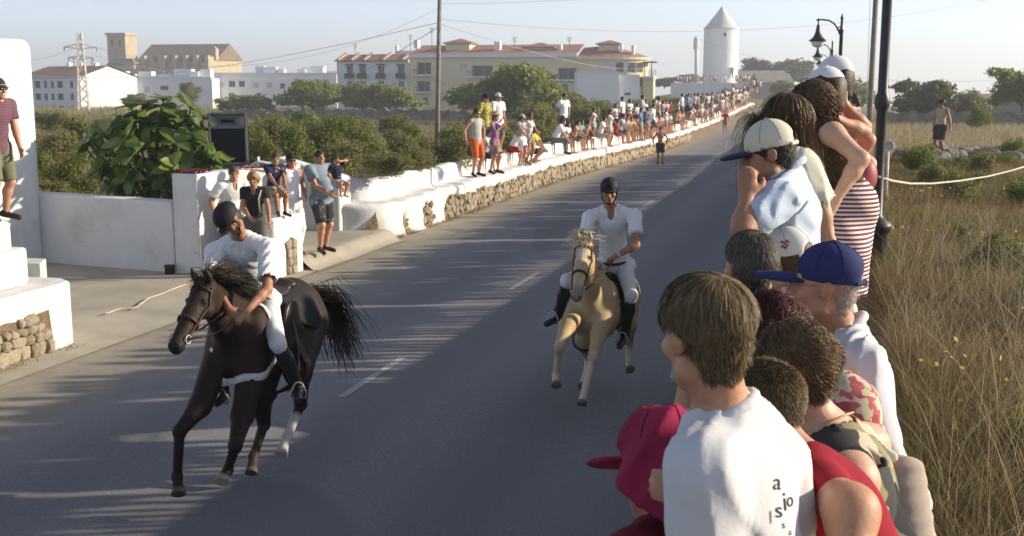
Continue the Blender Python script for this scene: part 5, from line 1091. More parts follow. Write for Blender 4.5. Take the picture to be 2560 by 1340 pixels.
def hair_cap(P_, J, m, thick=.016, vox=.014, face=.62, long=0.0, seed=3, amp=.005, name='hair', width=.075):
    s = hs(J); R = np.stack([J['hr'], J['hf'], J['hu']]); S = Sdf(); S.ell(H(J,0,-.012,.034), V3(.076,.096,.088)*s+thick, R, .02); S.cap(H(J,0,-.045,-.03), H(J,0,-.042,-.055), .050*s+thick*.5, .043*s+thick*.4, .03)
    S.cut(H(J,0,.055,.0), J['hf']*.9-J['hu']*face); S.cut(H(J,0,0,-.085), -J['hu'])
    if long: S.cap(H(J,0,-.05,-.02), H(J,0,-.075,-.05)-V3(0,0,long), width*s+thick, width*.8*s, .04, J['hf'], 1.6)
    return sdf_obj(name, S, vox, m, P_, J['base'], folds(seed, amp, 60, (.1,.2,1)))
def cap_hat(P_, J, m, mb=None, back=False, vox=.011, bill=.075, name='cap', hole=False, lift=.0, amp=.0015, bucket=False):
    s = hs(J); R = np.stack([J['hr'], J['hf'], J['hu']]); S = Sdf(); S.ell(H(J,0,-.010,.046+lift), V3(.084,.104,.099)*s, R, .01); S.cut(H(J,0,0,.022+lift), -J['hu'])
    S.ell(H(J,0,-.01,.147+lift), V3(.008,.008,.006)*s, R, .003)
    if hole: S.suble(H(J,0,-.112,.040+lift), V3(.034,.05,.028)*s, R)
    o = sdf_obj(name, S, vox, m, P_, J['base'], folds(5, amp, 30, J['hr']))
    B = Sdf(); q = -1 if back else 1
    if bucket: B.ell(H(J,0,-.01,.022+lift), V3(.118,.135,.020)*s, R, .01); B.suble(H(J,0,-.01,-.002+lift), V3(.10,.12,.016)*s, R)
    else:
        B.ell(H(J,0,q*(.075+bill*.5),.016+lift), V3(.068,.035+bill*.62,.013)*s, R, .01); B.suble(H(J,0,q*(.075+bill*.5),.000+lift), V3(.066,.04+bill*.6,.0105)*s, R); B.suble(H(J,0,-.010,.03+lift), V3(.076,.096,.09)*s, R)
    sdf_obj('brim' if bucket else 'bill', B, vox*.8, mb or m, o, J['base'])
    if hole: B = Sdf(); B.cap(H(J,-.05,-.092,.028+lift), H(J,0,-.116,.026+lift), .009*s, None, .01); B.cap(H(J,0,-.116,.026+lift), H(J,.05,-.092,.028+lift), .009*s, None, .01); sdf_obj('strap', B, vox*.8, m, o, J['base'])
    return o
def eyes(P_, J, shades=False, brow=(.05,.03,.02)):
    s = hs(J)
    if shades:
        S = Sdf(); 
        for q in (-1, 1): S.ell(H(J,q*.032,.096,.006), V3(.026,.010,.019)*s, np.stack([J['hr'], J['hf'], J['hu']]), .004); S.cap(H(J,q*.056,.088,.010), H(J,q*.078,.0,.008), .004*s, None, .004)
        S.cap(H(J,-.012,.105,.012), H(J,.012,.105,.012), .0045*s, None, .004); return sdf_obj('sunglasses', S, .006, mat('dark_lens', (.012,.010,.012), .15, 5, .1, spec=.6), P_, J['base'])
    for q in (-1, 1):
        b = MB(); c = H(J, q*.031, .0885, .004)-J['base']
        n = 8; r0 = .0105*s
        pts = [tuple(c+J['hr']*1.35*r0*math.cos(6.283*k/n)+J['hu']*.75*r0*math.sin(6.283*k/n)) for k in range(n)]+[tuple(c+J['hf']*.006*s)]
        b.add(pts, [(k, (k+1) % n, n) for k in range(n)]); b.obj('eye', mat('eye_dark', (.035,.024,.02), .3), P_)
        w = MB(); w.tube([tuple(H(J, q*.014, .094, .022)-J['base']), tuple(H(J, q*.032, .094, .027)-J['base']), tuple(H(J, q*.052, .078, .022)-J['base'])], [.003*s,.0038*s,.002*s], 5); w.obj('eyebrow', mat('brow', brow, .9), P_)
    mo = MB(); mo.tube([tuple(H(J, x, .0955-abs(x)*.3, -.066+abs(x)*.05)-J['base']) for x in (-.024,-.012,0,.012,.024)], [.0015*s,.0035*s,.004*s,.0035*s,.0015*s], 5); mo.obj('lips', mat('lips', (.27,.105,.085), .5), P_)
def shoes(P_, J, m, high=.0):
    for s in 'LR':
        S = Sdf(); h = J['h']/1.75; d = J['t'+s]-J['a'+s]; S.cap(J['a'+s]-d*.28-V3(0,0,.022*h), J['t'+s]+d*.08, .040*h, .036*h, .02); S.cap(J['a'+s], J['a'+s]+V3(0,0,.02*h+high), .043*h, None, .02)
        sdf_obj('shoe', S, .014, m, P_, J['base'])
# ---------------------------------------------------------------- strands of hair as thin ribbons
def hairmat(name, c1, c2, r=.45):
    t = NT(name); c = t.ramp(t.attr('rnd'), [(0, c1), (.6, tuple((a+b)/2 for a, b in zip(c1, c2))), (1, c2)]); t.color(c).rough(r+.15); t.b.inputs['Specular IOR Level'].default_value = .25; return t.m
_long = 0
def strands(name, P_, origin, roots, nrm, dirs, length, m, wid=.0022, seg=5, grav=.5, curl=0.0, cfreq=30, push=None, seed=0, stiff=.5, down=(0, 0, -1.), hug=0.0, clump=0.0, hugto=1.35):
    g = np.random.default_rng(seed); n = len(roots); p = roots.copy(); d = unit(dirs+.12*g.normal(size=(n, 3))+clump*np.stack([np.sin(roots@np.array(w_)*95+i_) for i_, w_ in enumerate(((.7,.5,.5),(.5,-.7,.6),(-.4,.6,.7)))], 1)); L = (length*(.7+.5*g.random(n)))[:, None]/seg; V = []; ph = g.random((n, 1))*6.283; dn = np.array(down, float)
    for k in range(seg+1):
        u = k/seg; q = p
        if curl: a = unit(np.cross(d, nrm)); b = np.cross(a, d); am = curl*min(1, u*3); q = p+a*np.cos(ph+u*cfreq)*am+b*np.sin(ph+u*cfreq)*am
        sd = unit(np.cross(d, nrm+.35*g.normal(size=(n, 3)))); w = wid*(1-.75*u*u); V += [q-sd*w*.5, q+sd*w*.5]
        d = unit(d*(1+stiff)+dn*grav*(.4+u))
        if hug and push is not None:
            c, r, R = push[0]; l = (p-c)@R.T; k0 = np.sqrt(((l/r)**2).sum(1))[:, None]; en = unit((l/(r*r))@R); dn_ = (d*en).sum(1)[:, None]; d = unit(d-en*np.maximum(dn_, 0)*hug*(k0 < hugto))
        p = p+d*L
        if push is not None:
            for c, r, R in push:
                l = (p-c)@R.T; k0 = np.sqrt(((l/r)**2).sum(1))[:, None]; p = np.where(k0 < 1, c+(l/np.maximum(k0, 1e-3))@R, p)
    V = np.stack(V, 1).reshape(-1, 3)-np.asarray(origin); i = (np.arange(n)*2*(seg+1))[:, None]; F = np.concatenate([i+np.array([[2*k, 2*k+1, 2*k+3, 2*k+2]]) for k in range(seg)], 0)
    me = new_mesh(name, V, F, [m], True); fattr(me, 'rnd', np.repeat(np.clip(g.normal(.5, .25, n), 0, 1), 2*(seg+1))); return put(name, me, P_)
def scalp(J, n, seed=0, mask=None, r=V3(.077,.097,.089)):
    g = np.random.default_rng(seed); s = hs(J); R = np.stack([J['hr'], J['hf'], J['hu']]); c = H(J,0,-.010,.032); l = unit(g.normal(size=(n*2, 3))); 
    keep = ((l[:,2] > .18+.32*l[:,1]-(l[:,1] < .1)*.25) | ((l[:,1] < -.05) & (l[:,2] > -.52))) & ~((l[:,1] > .45) & (l[:,2] < .42))
    if mask is not None: keep &= mask(l)
    l = l[keep][:n]; q = c+(l*r*s)@R; nr = unit((l/r)@R); return q, nr, l, (c, r*s*1.01, R)
# ================================================================ spectators along the left side
def hairc(c): return mat('hair', c, .55, 14, .45, 90, .6, .006, .35)
BLK, DKB, BRN, GRY, BLO, RED = (.012,.010,.009), (.028,.018,.012), (.065,.038,.02), (.22,.21,.20), (.25,.13,.055), (.16,.07,.035)
WHT, NAVY, KHA = (.80,.80,.79), (.020,.026,.06), (.30,.26,.18)
DOT = lambda: None
def pat(name, stops, scale, kind='noise', dist=.8, ns=None):  # printed cloth
    key = ('pat', name)
    if key in _mc: return _mc[key]
    t = NT(name); v = t.coord()
    if kind == 'voronoi':
        n = t.node("ShaderNodeTexVoronoi"); n.inputs['Scale'].default_value = scale; m_ = t.node("ShaderNodeVectorMath"); m_.operation = 'ADD'; nn = t.node("ShaderNodeTexNoise"); nn.inputs['Scale'].default_value = scale*.7; t.link(v, nn.inputs[0]); t.link(v, m_.inputs[0])
        sc = t.node("ShaderNodeVectorMath"); sc.operation = 'SCALE'; sc.inputs['Scale'].default_value = dist/scale; t.link(nn.outputs['Color'], sc.inputs[0]); t.link(sc.outputs[0], m_.inputs[1]); t.link(m_.outputs[0], n.inputs['Vector']); f = t.math('FRACT', t.math('MULTIPLY', n.outputs['Color'], 1.0)) if False else n.outputs['Color']
        s_ = t.node("ShaderNodeSeparateColor"); t.link(f, s_.inputs[0]); f = s_.outputs[0]
    else: f = t.noise(scale, 3, .5, v, dist)
    t.color(t.ramp(f, stops, 'CONSTANT')).rough(.85); t.b.inputs['Specular IOR Level'].default_value = .15; _mc[key] = t.m; return t.m
def stripes(name, a, b, per, duty=.5, axis=2, rough=.85):
    key = ('str', name)
    if key in _mc: return _mc[key]
    t = NT(name); s_ = t.node("ShaderNodeSeparateXYZ"); t.link(t.coord(), s_.inputs[0]); f = t.math('FRACT', t.math('DIVIDE', s_.outputs[axis], per)); t.color(t.mix(t.math('GREATER_THAN', f, duty), a, b)).rough(rough); _mc[key] = t.m; return t.m
def ledY(px, X): q = D(px, 206, 1)-_C; return X*q[1]/q[0]
def topz(px, py, X, Y): d = depth((X, Y, CH)); return float(D(px, py, d)[2])
G_L = 'spectators along the white road wall'
# -- the group at the gate
def gate():
    # man carrying a toddler
    b = P(806, 630, .24); J = skel(b, 1.92, 112, hyaw=14, L=(-.02,.20,-.20), Rr=(-.10,.19,-.235), build=1.22, lean=-3, feet=((-.05,-.01,.045), (.07,.045,.045)))
    p = body(J, 'heavy man in a grey blue shirt and dark shorts carrying a toddler on his arm', 0, vox=.013, fine=.011); top(p, J, cloth((.20,.25,.31)), .62, .026, .10, loose=.02, vox=.016, amp=.008); shorts(p, J, pat('dark_print', [(0,(.03,.03,.035)),(.5,(.05,.05,.055)),(.62,(.22,.21,.20)),(.7,(.04,.04,.045))], 9), .9, .03, .016, rise=.03); hair_cap(p, J, hairc(DKB), .010, vox=.011); eyes(p, J); shoes(p, J, mat('sandal', (.035,.018,.012), .6))
    b2 = D(843, 462, 21.35); J = skel(b2-V3(0,0,.20), .95, 120, 'sit', hyaw=20, seat=.20, L=(-.12,.12,.10), Rr=(.05,.10,-.25), lean=-4, feet=((-.05,.17,.02), (.06,.19,.03)))
    p = body(J, 'toddler in a navy tee held on the heavy man\'s arm', 0, vox=.012, fine=.0095); top(p, J, pat('navy_print', [(0,(.016,.02,.045)),(.66,(.30,.28,.24)),(.72,(.016,.02,.045))], 16), .6, .014, .03, vox=.012); shorts(p, J, cloth((.28,.36,.44)), .6, .016, .012); hair_cap(p, J, hairc(BRN), .008, vox=.009); eyes(p, J)
    # leaning man
    q = D(578, 600, 20.25); J = skel((q[0], q[1], .14), 1.88, 128, lean=16, hyaw=14, hpitch=-8, L=(.03,.06,-.31), Rr=(.12,.02,-.27), build=1.12)
    p = body(J, 'man in an open white short sleeved shirt leaning beside the garden wall', 0, vox=.013, fine=.011); top(p, J, cloth((.74,.74,.72)), .7, .024, .10, loose=.012, vox=.015, amp=.011, vneck=.08); shorts(p, J, cloth((.05,.05,.06)), 1.6, .02); hair_cap(p, J, hairc(BRN), .010, vox=.011); eyes(p, J)
    # woman in black
    q = D(640, 600, 19.85); J = skel((q[0], q[1], .16), 1.74, 158, lean=4, hyaw=6, L=(.10,.14,-.30), Rr=(-.10,.15,-.23), fem=True, build=1.02)
    p = body(J, 'woman with curly reddish blond hair and black V neck top at the gate', 1, vox=.013, fine=.011); top(p, J, cloth((.022,.020,.022)), .45, .016, .06, vox=.014, vneck=.075); shorts(p, J, cloth((.12,.11,.10)), 1.5, .02); hair_cap(p, J, hairc(BLO), .028, vox=.012, face=.75, amp=.014); eyes(p, J)
    MB().tube([tuple(H(J,-.14,.07,-.17)-J['base']), tuple(J['ch']+J['sf']*.17-J['sx']*.085-J['base']), tuple(J['bl']+J['sf']*.16-J['sx']*.10-J['base'])], .012, 6).obj('bag_strap', mat('strap', (.45,.45,.40), .7), p, True)
    # seated boy on a white stub
    a = D(684, 482, 20.55); st = prism([(a[0]-.16, a[1]-.14), (a[0]+.17, a[1]-.08), (a[0]+.14, a[1]+.3), (a[0]-.2, a[1]+.25)], 0, a[2], 'seat_post', WW, None, .03); tag(st, 'short white post on which the boy in navy sits', 'post')
    J = skel((a[0], a[1], a[2]-.36), 1.30, 128, 'sit', seat=.36, lean=10, hyaw=10, L=(-.08,.22,-.22), Rr=(-.05,.24,-.20), feet=((-.05,.24,.02), (.06,.25,.03)))
    p = body(J, 'boy in a navy tee with yellow print sitting with feet on the white block', 1, vox=.012, fine=.010); top(p, J, pat('navy_yellow', [(0,(.02,.024,.06)),(.62,(.36,.27,.06)),(.68,(.02,.024,.06))], 7), .6, .016, .03, vox=.013); shorts(p, J, cloth(KHA), .95, .022, .014); hair_cap(p, J, hairc(DKB), .009, vox=.010); eyes(p, J); shoes(p, J, mat('sandal', (.035,.018,.012), .6))
    # tank top
    q = D(733, 600, 21.45); J = skel((q[0], q[1], .24), 1.88, 120, hyaw=14, lean=-2, L=(-.08,.16,-.24), Rr=(.10,.02,-.33), build=1.0)
    p = body(J, 'person in a white tank top with sunglasses and black cap behind the white block', 1, vox=.013, fine=.011); top(p, J, cloth(WHT), 0, .014, .13, vox=.013, neck=.078); shorts(p, J, cloth((.72,.72,.70)), 1.7, .022, .016); hair_cap(p, J, hairc(BLK), .010, vox=.011); eyes(p, J, True)
    cap_hat(p, J, cloth((.02,.02,.025)), back=True, vox=.011)
gate()
# -- man at the left edge, on the planter
q = D(-17, 300, 14.3); zt_ = D(0, 188, 14.3)[2]; bz = 1.70
J = skel((q[0], q[1], bz), (zt_-bz)/1.02, 98, hyaw=4, L=(-.02,.10,-.32), Rr=(.05,.06,-.34), build=1.08, lean=9)
p = body(J, 'man in a plum striped tee, olive shorts and dark bucket hat at the left edge', 0, vox=.012, fine=.010); top(p, J, stripes('plum_stripe', (.155,.075,.10), (.115,.055,.075), .03, .35), .6, .022, .07, loose=.01, vox=.014, amp=.008); shorts(p, J, cloth((.15,.15,.09)), .95, .03, .016); hair_cap(p, J, hairc(DKB), .008, vox=.011); eyes(p, J, True); shoes(p, J, mat('sandal', (.035,.018,.012), .6)); cap_hat(p, J, cloth((.03,.035,.065)), bucket=True, vox=.010)
s_ = hs(J); MB().tube([tuple(H(J,.0875*math.cos(a),-.010+.107*math.sin(a),.052)-J['base']) for a in np.linspace(0, 6.2832, 25)], .007, 6).obj('hat_band', cloth((.42,.33,.08)), p, True)
o = prism([(q[0]-.5, q[1]-1.2), (q[0]+.06, q[1]-1.2), (q[0]+.06, q[1]+.12), (q[0]-.5, q[1]+.12)], 0, bz-.01, 'top_step', WW, None, .04); child(o, pl)
# -- people on the ledge near the telegraph pole
def led(px, X, label, pose='stand', h=None, top_y=None, face=100, on='ledge', **kw):
    Y = ledY(px, X); zl = float(ledge_z(Y)); z = zl if on == 'ledge' else (zl+.44 if on == 'wall' else float(zland(X, Y)))
    if pose == 'sit': z = zl; kw.setdefault('seat', .44)
    if h is None: h = (topz(px, top_y, X, Y)-z)
    kws = {k: kw.pop(k) for k in ('tone', 'grp', 'vox') if k in kw}
    J = skel((X, Y, z+.015), h, face, pose, **kw); p = body(J, label, kws.get('tone', 0), vox=kws.get('vox', .0155), group=kws.get('grp', G_L), limb=.95); return p, J
p, J = led(1190, -9.55, 'man in grey sleeveless shirt and long orange shorts standing on the white ledge', top_y=272, face=118, L='hips', Rr='hips'); top(p, J, cloth((.42,.42,.40)), 0, .02, .07, loose=.01, neck=.06); shorts(p, J, cloth((.52,.12,.03)), .95, .03); hair_cap(p, J, hairc(DKB), .012); eyes(p, J, True); shoes(p, J, mat('sandal', (.035,.018,.012), .6))
p, J = led(1212, -10.1, 'man in black cap and yellow green floral shirt standing behind the orange shorts', top_y=236, face=112, on='wall', L='down', Rr='down'); top(p, J, pat('hawaii', [(0,(.10,.12,.03)),(.4,(.42,.38,.08)),(.55,(.03,.05,.03)),(.62,(.35,.33,.12))], 8, dist=1.5), .65, .024, .1, loose=.01); shorts(p, J, cloth((.05,.06,.07)), .9, .025); hair_cap(p, J, hairc(BLK), .01); eyes(p, J, True); cap_hat(p, J, cloth((.015,.015,.02)))
p, J = led(1244, -10.05, 'man in white tee and pale cap standing behind the woman in straw hat', top_y=234, face=122, on='wall', L=(-.05,.10,-.24), Rr=(.05,.05,-.33)); top(p, J, cloth((.72,.71,.68)), .65, .024, .12, loose=.012); shorts(p, J, cloth((.16,.15,.12)), .9, .025); hair_cap(p, J, hairc(BRN), .01); eyes(p, J, True); cap_hat(p, J, cloth((.66,.65,.62)))
p, J = led(1236, -9.5, 'woman in straw hat, purple top and patterned skirt on the ledge', top_y=283, face=98, fem=True, L=(-.02,.17,.0), Rr=(-.04,.18,-.03), feet=((-.05,.03,.045), (.06,-.05,.045))); top(p, J, pat('purple_top', [(0,(.06,.04,.30)),(.45,(.13,.06,.30)),(.55,(.30,.09,.32))], 3.2), 0, .014, .04, neck=.085); skirt(p, J, pat('floral_skirt', [(0,(.34,.24,.14)),(.42,(.22,.08,.22)),(.52,(.36,.27,.12)),(.66,(.45,.14,.33))], 9), .50, .022, flare=.05); hair_cap(p, J, hairc(BRN), .012, long=.04); eyes(p, J)
S_ = Sdf(); R_h = np.stack([J['hr'], J['hf'], J['hu']]); S_.ell(H(J,0,-.01,.075), V3(.088,.105,.07)*hs(J), R_h, .01); S_.ell(H(J,0,-.005,.062), V3(.19,.21,.020)*hs(J), R_h, .012); S_.suble(H(J,0,-.005,.038), V3(.15,.17,.02)*hs(J), R_h); sdf_obj('straw_hat', S_, .013, mat('straw', (.36,.25,.11), .9, 30, .4, 90, .5, .004), p, J['base']); shoes(p, J, mat('sandal', (.035,.018,.012), .6))
p, J = led(1212, -9.98, 'boy with sunlit hair sitting between the orange shorts and the purple top', 'sit', h=1.52, face=105, lean=12, L='knee', Rr='knee'); top(p, J, cloth((.40,.50,.50)), .6, .018, .03); shorts(p, J, cloth((.02,.02,.03)), .8, .02); hair_cap(p, J, hairc(BRN), .012); eyes(p, J)
p, J = led(1278, -9.98, 'man in white tank top, red shorts and white cap sitting bent forward on the wall', 'sit', h=1.74, face=86, lean=30, L='knee', Rr='knee'); top(p, J, cloth(WHT), 0, .016, .03); shorts(p, J, cloth((.42,.02,.03)), .75, .026); hair_cap(p, J, hairc(DKB), .01); eyes(p, J); cap_hat(p, J, cloth((.75,.75,.73))); shoes(p, J, mat('dark_shoe', (.02,.018,.016), .6), .14)
p, J = led(1304, -9.55, 'girl in white skirt, striped top and pale cap standing on the ledge', top_y=288, face=112, fem=True, L='down', Rr='front'); top(p, J, stripes('grey_stripe', (.55,.54,.54), (.13,.13,.18), .05), .2, .014, .02, neck=.075); skirt(p, J, cloth(WHT), .42, .02, flare=.05); hair_cap(p, J, hairc(BRN), .012, long=.1); eyes(p, J, True); cap_hat(p, J, cloth((.5,.5,.47))); shoes(p, J, mat('trainer', (.55,.55,.54), .6))
p, J = led(1324, -9.65, 'woman with sunglasses and white top close behind the girl in the white skirt', top_y=283, face=112, fem=True, L='front', Rr='down', tone=1); top(p, J, cloth((.62,.61,.60)), 0, .014, .05, neck=.08); shorts(p, J, cloth((.35,.30,.22)), .5, .02); hair_cap(p, J, hairc(DKB), .012, long=.06); eyes(p, J, True)
p, J = led(1334, -9.62, 'man in yellow shirt and black shorts with dark cap squatting on the ledge', 'squat', h=1.76, face=92, lean=18, L='knee', Rr=(-.05,.25,-.22)); top(p, J, cloth((.62,.50,.04)), .6, .018, .03); shorts(p, J, cloth((.012,.012,.016)), .75, .022); hair_cap(p, J, hairc(BLK), .01); eyes(p, J, True); cap_hat(p, J, cloth((.02,.022,.03)))
p, J = led(1410, -10.1, 'man in white tee and navy shorts standing alone behind the seated children', top_y=234, face=120, on='wall', L='hips', Rr='behind'); top(p, J, cloth((.76,.76,.76)), .65, .024, .06, loose=.01); shorts(p, J, cloth(NAVY), .85, .028); hair_cap(p, J, hairc(BLK), .012); eyes(p, J, True)
p, J = led(1386, -9.98, 'man in white shirt and grey trousers sitting hunched on the wall', 'sit', h=1.78, face=84, lean=28, L='knee', Rr='knee', build=1.1); top(p, J, cloth((.72,.72,.72)), .7, .022, .04); shorts(p, J, cloth((.16,.14,.13)), 1.85, .024); hair_cap(p, J, hairc(DKB), .01); eyes(p, J); shoes(p, J, mat('sandal', (.035,.018,.012), .6))
for px, lb, h, tc, tn in ((1413, 'dark haired child in white top sitting next to the hunched man', 1.42, WHT, 1), (1437, 'bare chested child sitting between two other children on the wall', 1.42, None, 0), (1447, 'child in turquoise top sitting with clasped hands on the wall', 1.46, (.10,.36,.36), 1), (1464, 'child holding a hand up to the face, rightmost of the seated children', 1.45, (.42,.20,.17), 0)):
    p, J = led(px, -9.96, lb, 'sit', h=h, face=random.uniform(92, 118), lean=14, L='knee', Rr='eyes' if px == 1464 else 'knee', tone=tn, vox=.02); hair_cap(p, J, hairc(DKB if px != 1447 else BRN), .012, vox=.018)
    if tc: top(p, J, cloth(tc), .5, .016, .03, vox=.02)
    shorts(p, J, cloth((.06,.05,.06)), .7, .018, vox=.02)
# -- bare chested boy on the road, red shirt by the wall, man in the field
b = P(1650, 410, 0); J = skel(b, 92*depth(b)/FPX, 165, L='hips', Rr='hips'); p = body(J, 'bare chested boy in black shorts standing alone on the road with hands on hips', 1, vox=.016); shorts(p, J, cloth((.015,.013,.015)), .85, .03); hair_cap(p, J, hairc(DKB), .014); shoes(p, J, mat('dark_shoe', (.03,.03,.035), .6)); eyes(p, J)
b = P(1812, 331, -.33); J = skel((b[0], b[1], float(zroad(b[1]))), 1.62, 175); p = body(J, 'person in a bright red top standing on the road below the distant wall', 1, vox=.024); top(p, J, cloth((.42,.02,.04)), .5, .02, .12, vox=.024); shorts(p, J, cloth((.30,.18,.13)), .8, .02, vox=.024); hair_cap(p, J, hairc(RED), .015, vox=.022)
b = D(2348, 392, 34); zf_ = b[2]; J = skel(b, 142*34/FPX, 225, hyaw=25, L='down', Rr=(.06,.03,-.36)); p = body(J, 'man in pale vest and dark shorts standing on the stone heap in the field', 1, vox=.016, group=None); top(p, J, cloth((.40,.37,.31)), 0, .018, .03); shorts(p, J, cloth((.045,.042,.035)), .85, .03); hair_cap(p, J, hairc(DKB), .012); cap_hat(p, J, cloth((.03,.03,.05))); eyes(p, J); shoes(p, J, mat('trainer', (.55,.55,.54), .6))
# ================================================================ the long crowd: a few posed figures, copied
def objcol(name, r=.85):
    t = NT(name); oi = t.node("ShaderNodeObjectInfo"); t.color(oi.outputs['Color']).rough(r); return t.m
M_OC = objcol('crowd_cloth')
def template(pose, h, fem, sleeve, L, R, bottom, hair_, vox=.03, merged=False, **kw):
    J = skel((0, 0, 0), h, 0, pose, L=L, Rr=R, fem=fem, **kw); p = body(J, 'x', kw.get('tone', 0) if False else random.choice((0, 1)), vox=vox, hands=False, limb=.95)
    if sleeve is not None: top(p, J, M_OC, sleeve, .02, .05, vox=vox, amp=0)
    (skirt(p, J, M_OC, .45, .02, vox=vox) if bottom == 'skirt' else shorts(p, J, M_OC, bottom, .024, vox=vox)); hair_cap(p, J, hairc(hair_), .015, vox=vox*.75, long=.06 if fem else 0)
    parts = [(c.name.split('.')[0], c.data) for c in p.children]; me = p.data
    for c in list(p.children): bpy.data.objects.remove(c)
    bpy.data.objects.remove(p)
    if merged:
        V, F, MI, mats = [], [], [], []; k = 0
        for nm, m_ in [('person', me)]+parts:
            n = len(m_.vertices); co = np.empty(n*3, np.float32); m_.vertices.foreach_get('co', co); fi = np.empty(len(m_.polygons)*4, np.int32); m_.loops.foreach_get('vertex_index', fi); V.append(co.reshape(-1, 3)); F.append(fi.reshape(-1, 4)+k); k += n
            mm_ = m_.materials[0]
            if nm in ('shorts', 'skirt'): mm_ = random.choice([cloth(NAVY), cloth((.02,.02,.02)), cloth(KHA), cloth((.35,.35,.34))])
            mats.append(mm_); MI += [len(mats)-1]*len(F[-1])
        return (new_mesh('person', np.vstack(V), np.vstack(F), mats, True, MI), [])
    return (me, parts)
TS = [template('stand', 1.72, False, .6, 'down', 'down', .85, BLK), template('stand', 1.76, False, .6, 'hips', 'fold', .85, DKB), template('stand', 1.62, True, 0, 'front', 'down', .5, DKB), template('stand', 1.66, True, .4, 'fold', 'fold', 'skirt', BRN), template('stand', 1.74, False, None, 'hips', 'down', .8, BLK)]
TI = [template('sit', 1.72, False, .6, 'knee', 'knee', .8, DKB, lean=18, seat=.42), template('sit', 1.60, True, .3, 'lap', 'knee', .6, BRN, lean=10, seat=.42), template('sit', 1.70, False, None, 'knee', 'eyes', .8, BLK, lean=14, seat=.42), template('sit', 1.45, False, .6, 'knee', 'knee', .8, BRN, lean=20, seat=.42)]
FS = [template('stand', 1.70, i % 2 == 0, .5 if i != 3 else None, ('down','fold','hips','front')[i], ('down','fold','down','eyes')[i], .8, (BLK,DKB,BRN,BLK)[i], vox=.055, merged=True) for i in range(4)]+[template('sit', 1.68, i == 1, .5 if i else None, 'knee', 'knee', .8, (DKB,BRN)[i], vox=.055, merged=True, lean=15, seat=.42) for i in range(2)]
SHIRT = [(.74,.74,.73)]*7+[(.55,.54,.50),(.60,.58,.50),(.35,.37,.42),(.03,.04,.11),(.05,.05,.06),(.36,.05,.05),(.50,.40,.09),(.12,.22,.38),(.10,.28,.25),(.46,.24,.24),(.18,.16,.22)]
SHORT = [(.02,.025,.05),(.016,.016,.018),(.30,.26,.18),(.10,.12,.18),(.40,.38,.33),(.30,.05,.04),(.14,.12,.09)]
CN = {(.74,.74,.73): 'white', (.55,.54,.50): 'grey', (.60,.58,.50): 'beige', (.35,.37,.42): 'grey blue', (.03,.04,.11): 'navy', (.05,.05,.06): 'black', (.36,.05,.05): 'red', (.50,.40,.09): 'yellow', (.12,.22,.38): 'blue', (.10,.28,.25): 'green', (.46,.24,.24): 'pink', (.18,.16,.22): 'plum'}
def place(T, loc, face, s, label, group, shirt=None, short=None):
    o = put('person', T[0], None, tuple(loc)); o.rotation_euler = (0, 0, -rad(face)); o.scale = (s, s, s); shirt = shirt or random.choice(SHIRT); short = short or random.choice(SHORT); o.color = (*shirt, 1); tag(o, label, 'person', group)
    for nm, me in T[1]:
        c = put(nm, me, o); c.color = (*(shirt if nm == 'shirt' else short), 1)
    return o
# people one can still tell apart between the children and the bare chested boy
for px, X, on, ti, col, lb, s in ((1502,-9.95,'sit',TI[0],0,'person in white sitting and leaning forward, left of the standing girl',1.0),(1512,-9.9,'sit',TI[3],11,'child in dark top sitting behind the man in white',1.0),(1526,-9.6,'ledge',TS[2],7,'slim girl in pale dress standing on the ledge',1.0),(1548,-9.98,'sit',TI[0],9,'broad person in grey sitting on the wall',1.08),(1556,-10.1,'wall',TS[0],0,'man in white tee standing behind the broad seated person',1.0),(1575,-10.1,'wall',TS[3],3,'woman with folded arms next to the man in white tee',1.0),(1568,-9.9,'sit',TI[1],0,'woman in white sitting right of the broad person',.95),(1588,-9.96,'sit',TI[0],9,'man in grey blue leaning forward on the wall',1.0),(1607,-10.15,'wall',TS[1],9,'man in grey blue standing highest of the row',1.06),(1603,-9.6,'ledge',TS[0],14,'person in light blue standing on the ledge',.95),(1620,-9.6,'ledge',TS[3],17,'woman in plum standing on the ledge',1.0),(1634,-9.62,'ledge',TS[0],0,'man in white tee with dark shorts standing on the ledge',1.06),(1648,-10.0,'wall',TS[4],5,'bare chested man standing behind the white tee',.95),(1660,-9.95,'sit',TI[1],14,'woman in blue sitting behind the bare chested boy',1.0),(1706,-10.1,'wall',TS[0],0,'man in bright white tee standing above the seated row',1.05),(1722,-10.1,'wall',TS[1],14,'man in blue standing next to the bright white tee',1.0),(1746,-10.1,'wall',TS[4],5,'dark bare shouldered man standing above the row',1.0),(1755,-9.7,'ledge',TS[2],8,'woman in beige standing near the dark man',1.0)):
    Y = ledY(px, X); zl = float(ledge_z(Y)); z = zl+(.44 if on == 'wall' else 0); place(ti, (X if on != 'sit' else -9.98, Y, z+.01), random.uniform(88, 125), s, lb, G_L, SHIRT[col] if col < len(SHIRT) else None)
n_c = 0; Y = 53.0
def crowd_label(c, how): return 'spectator in %s %s' % (CN[c], how)
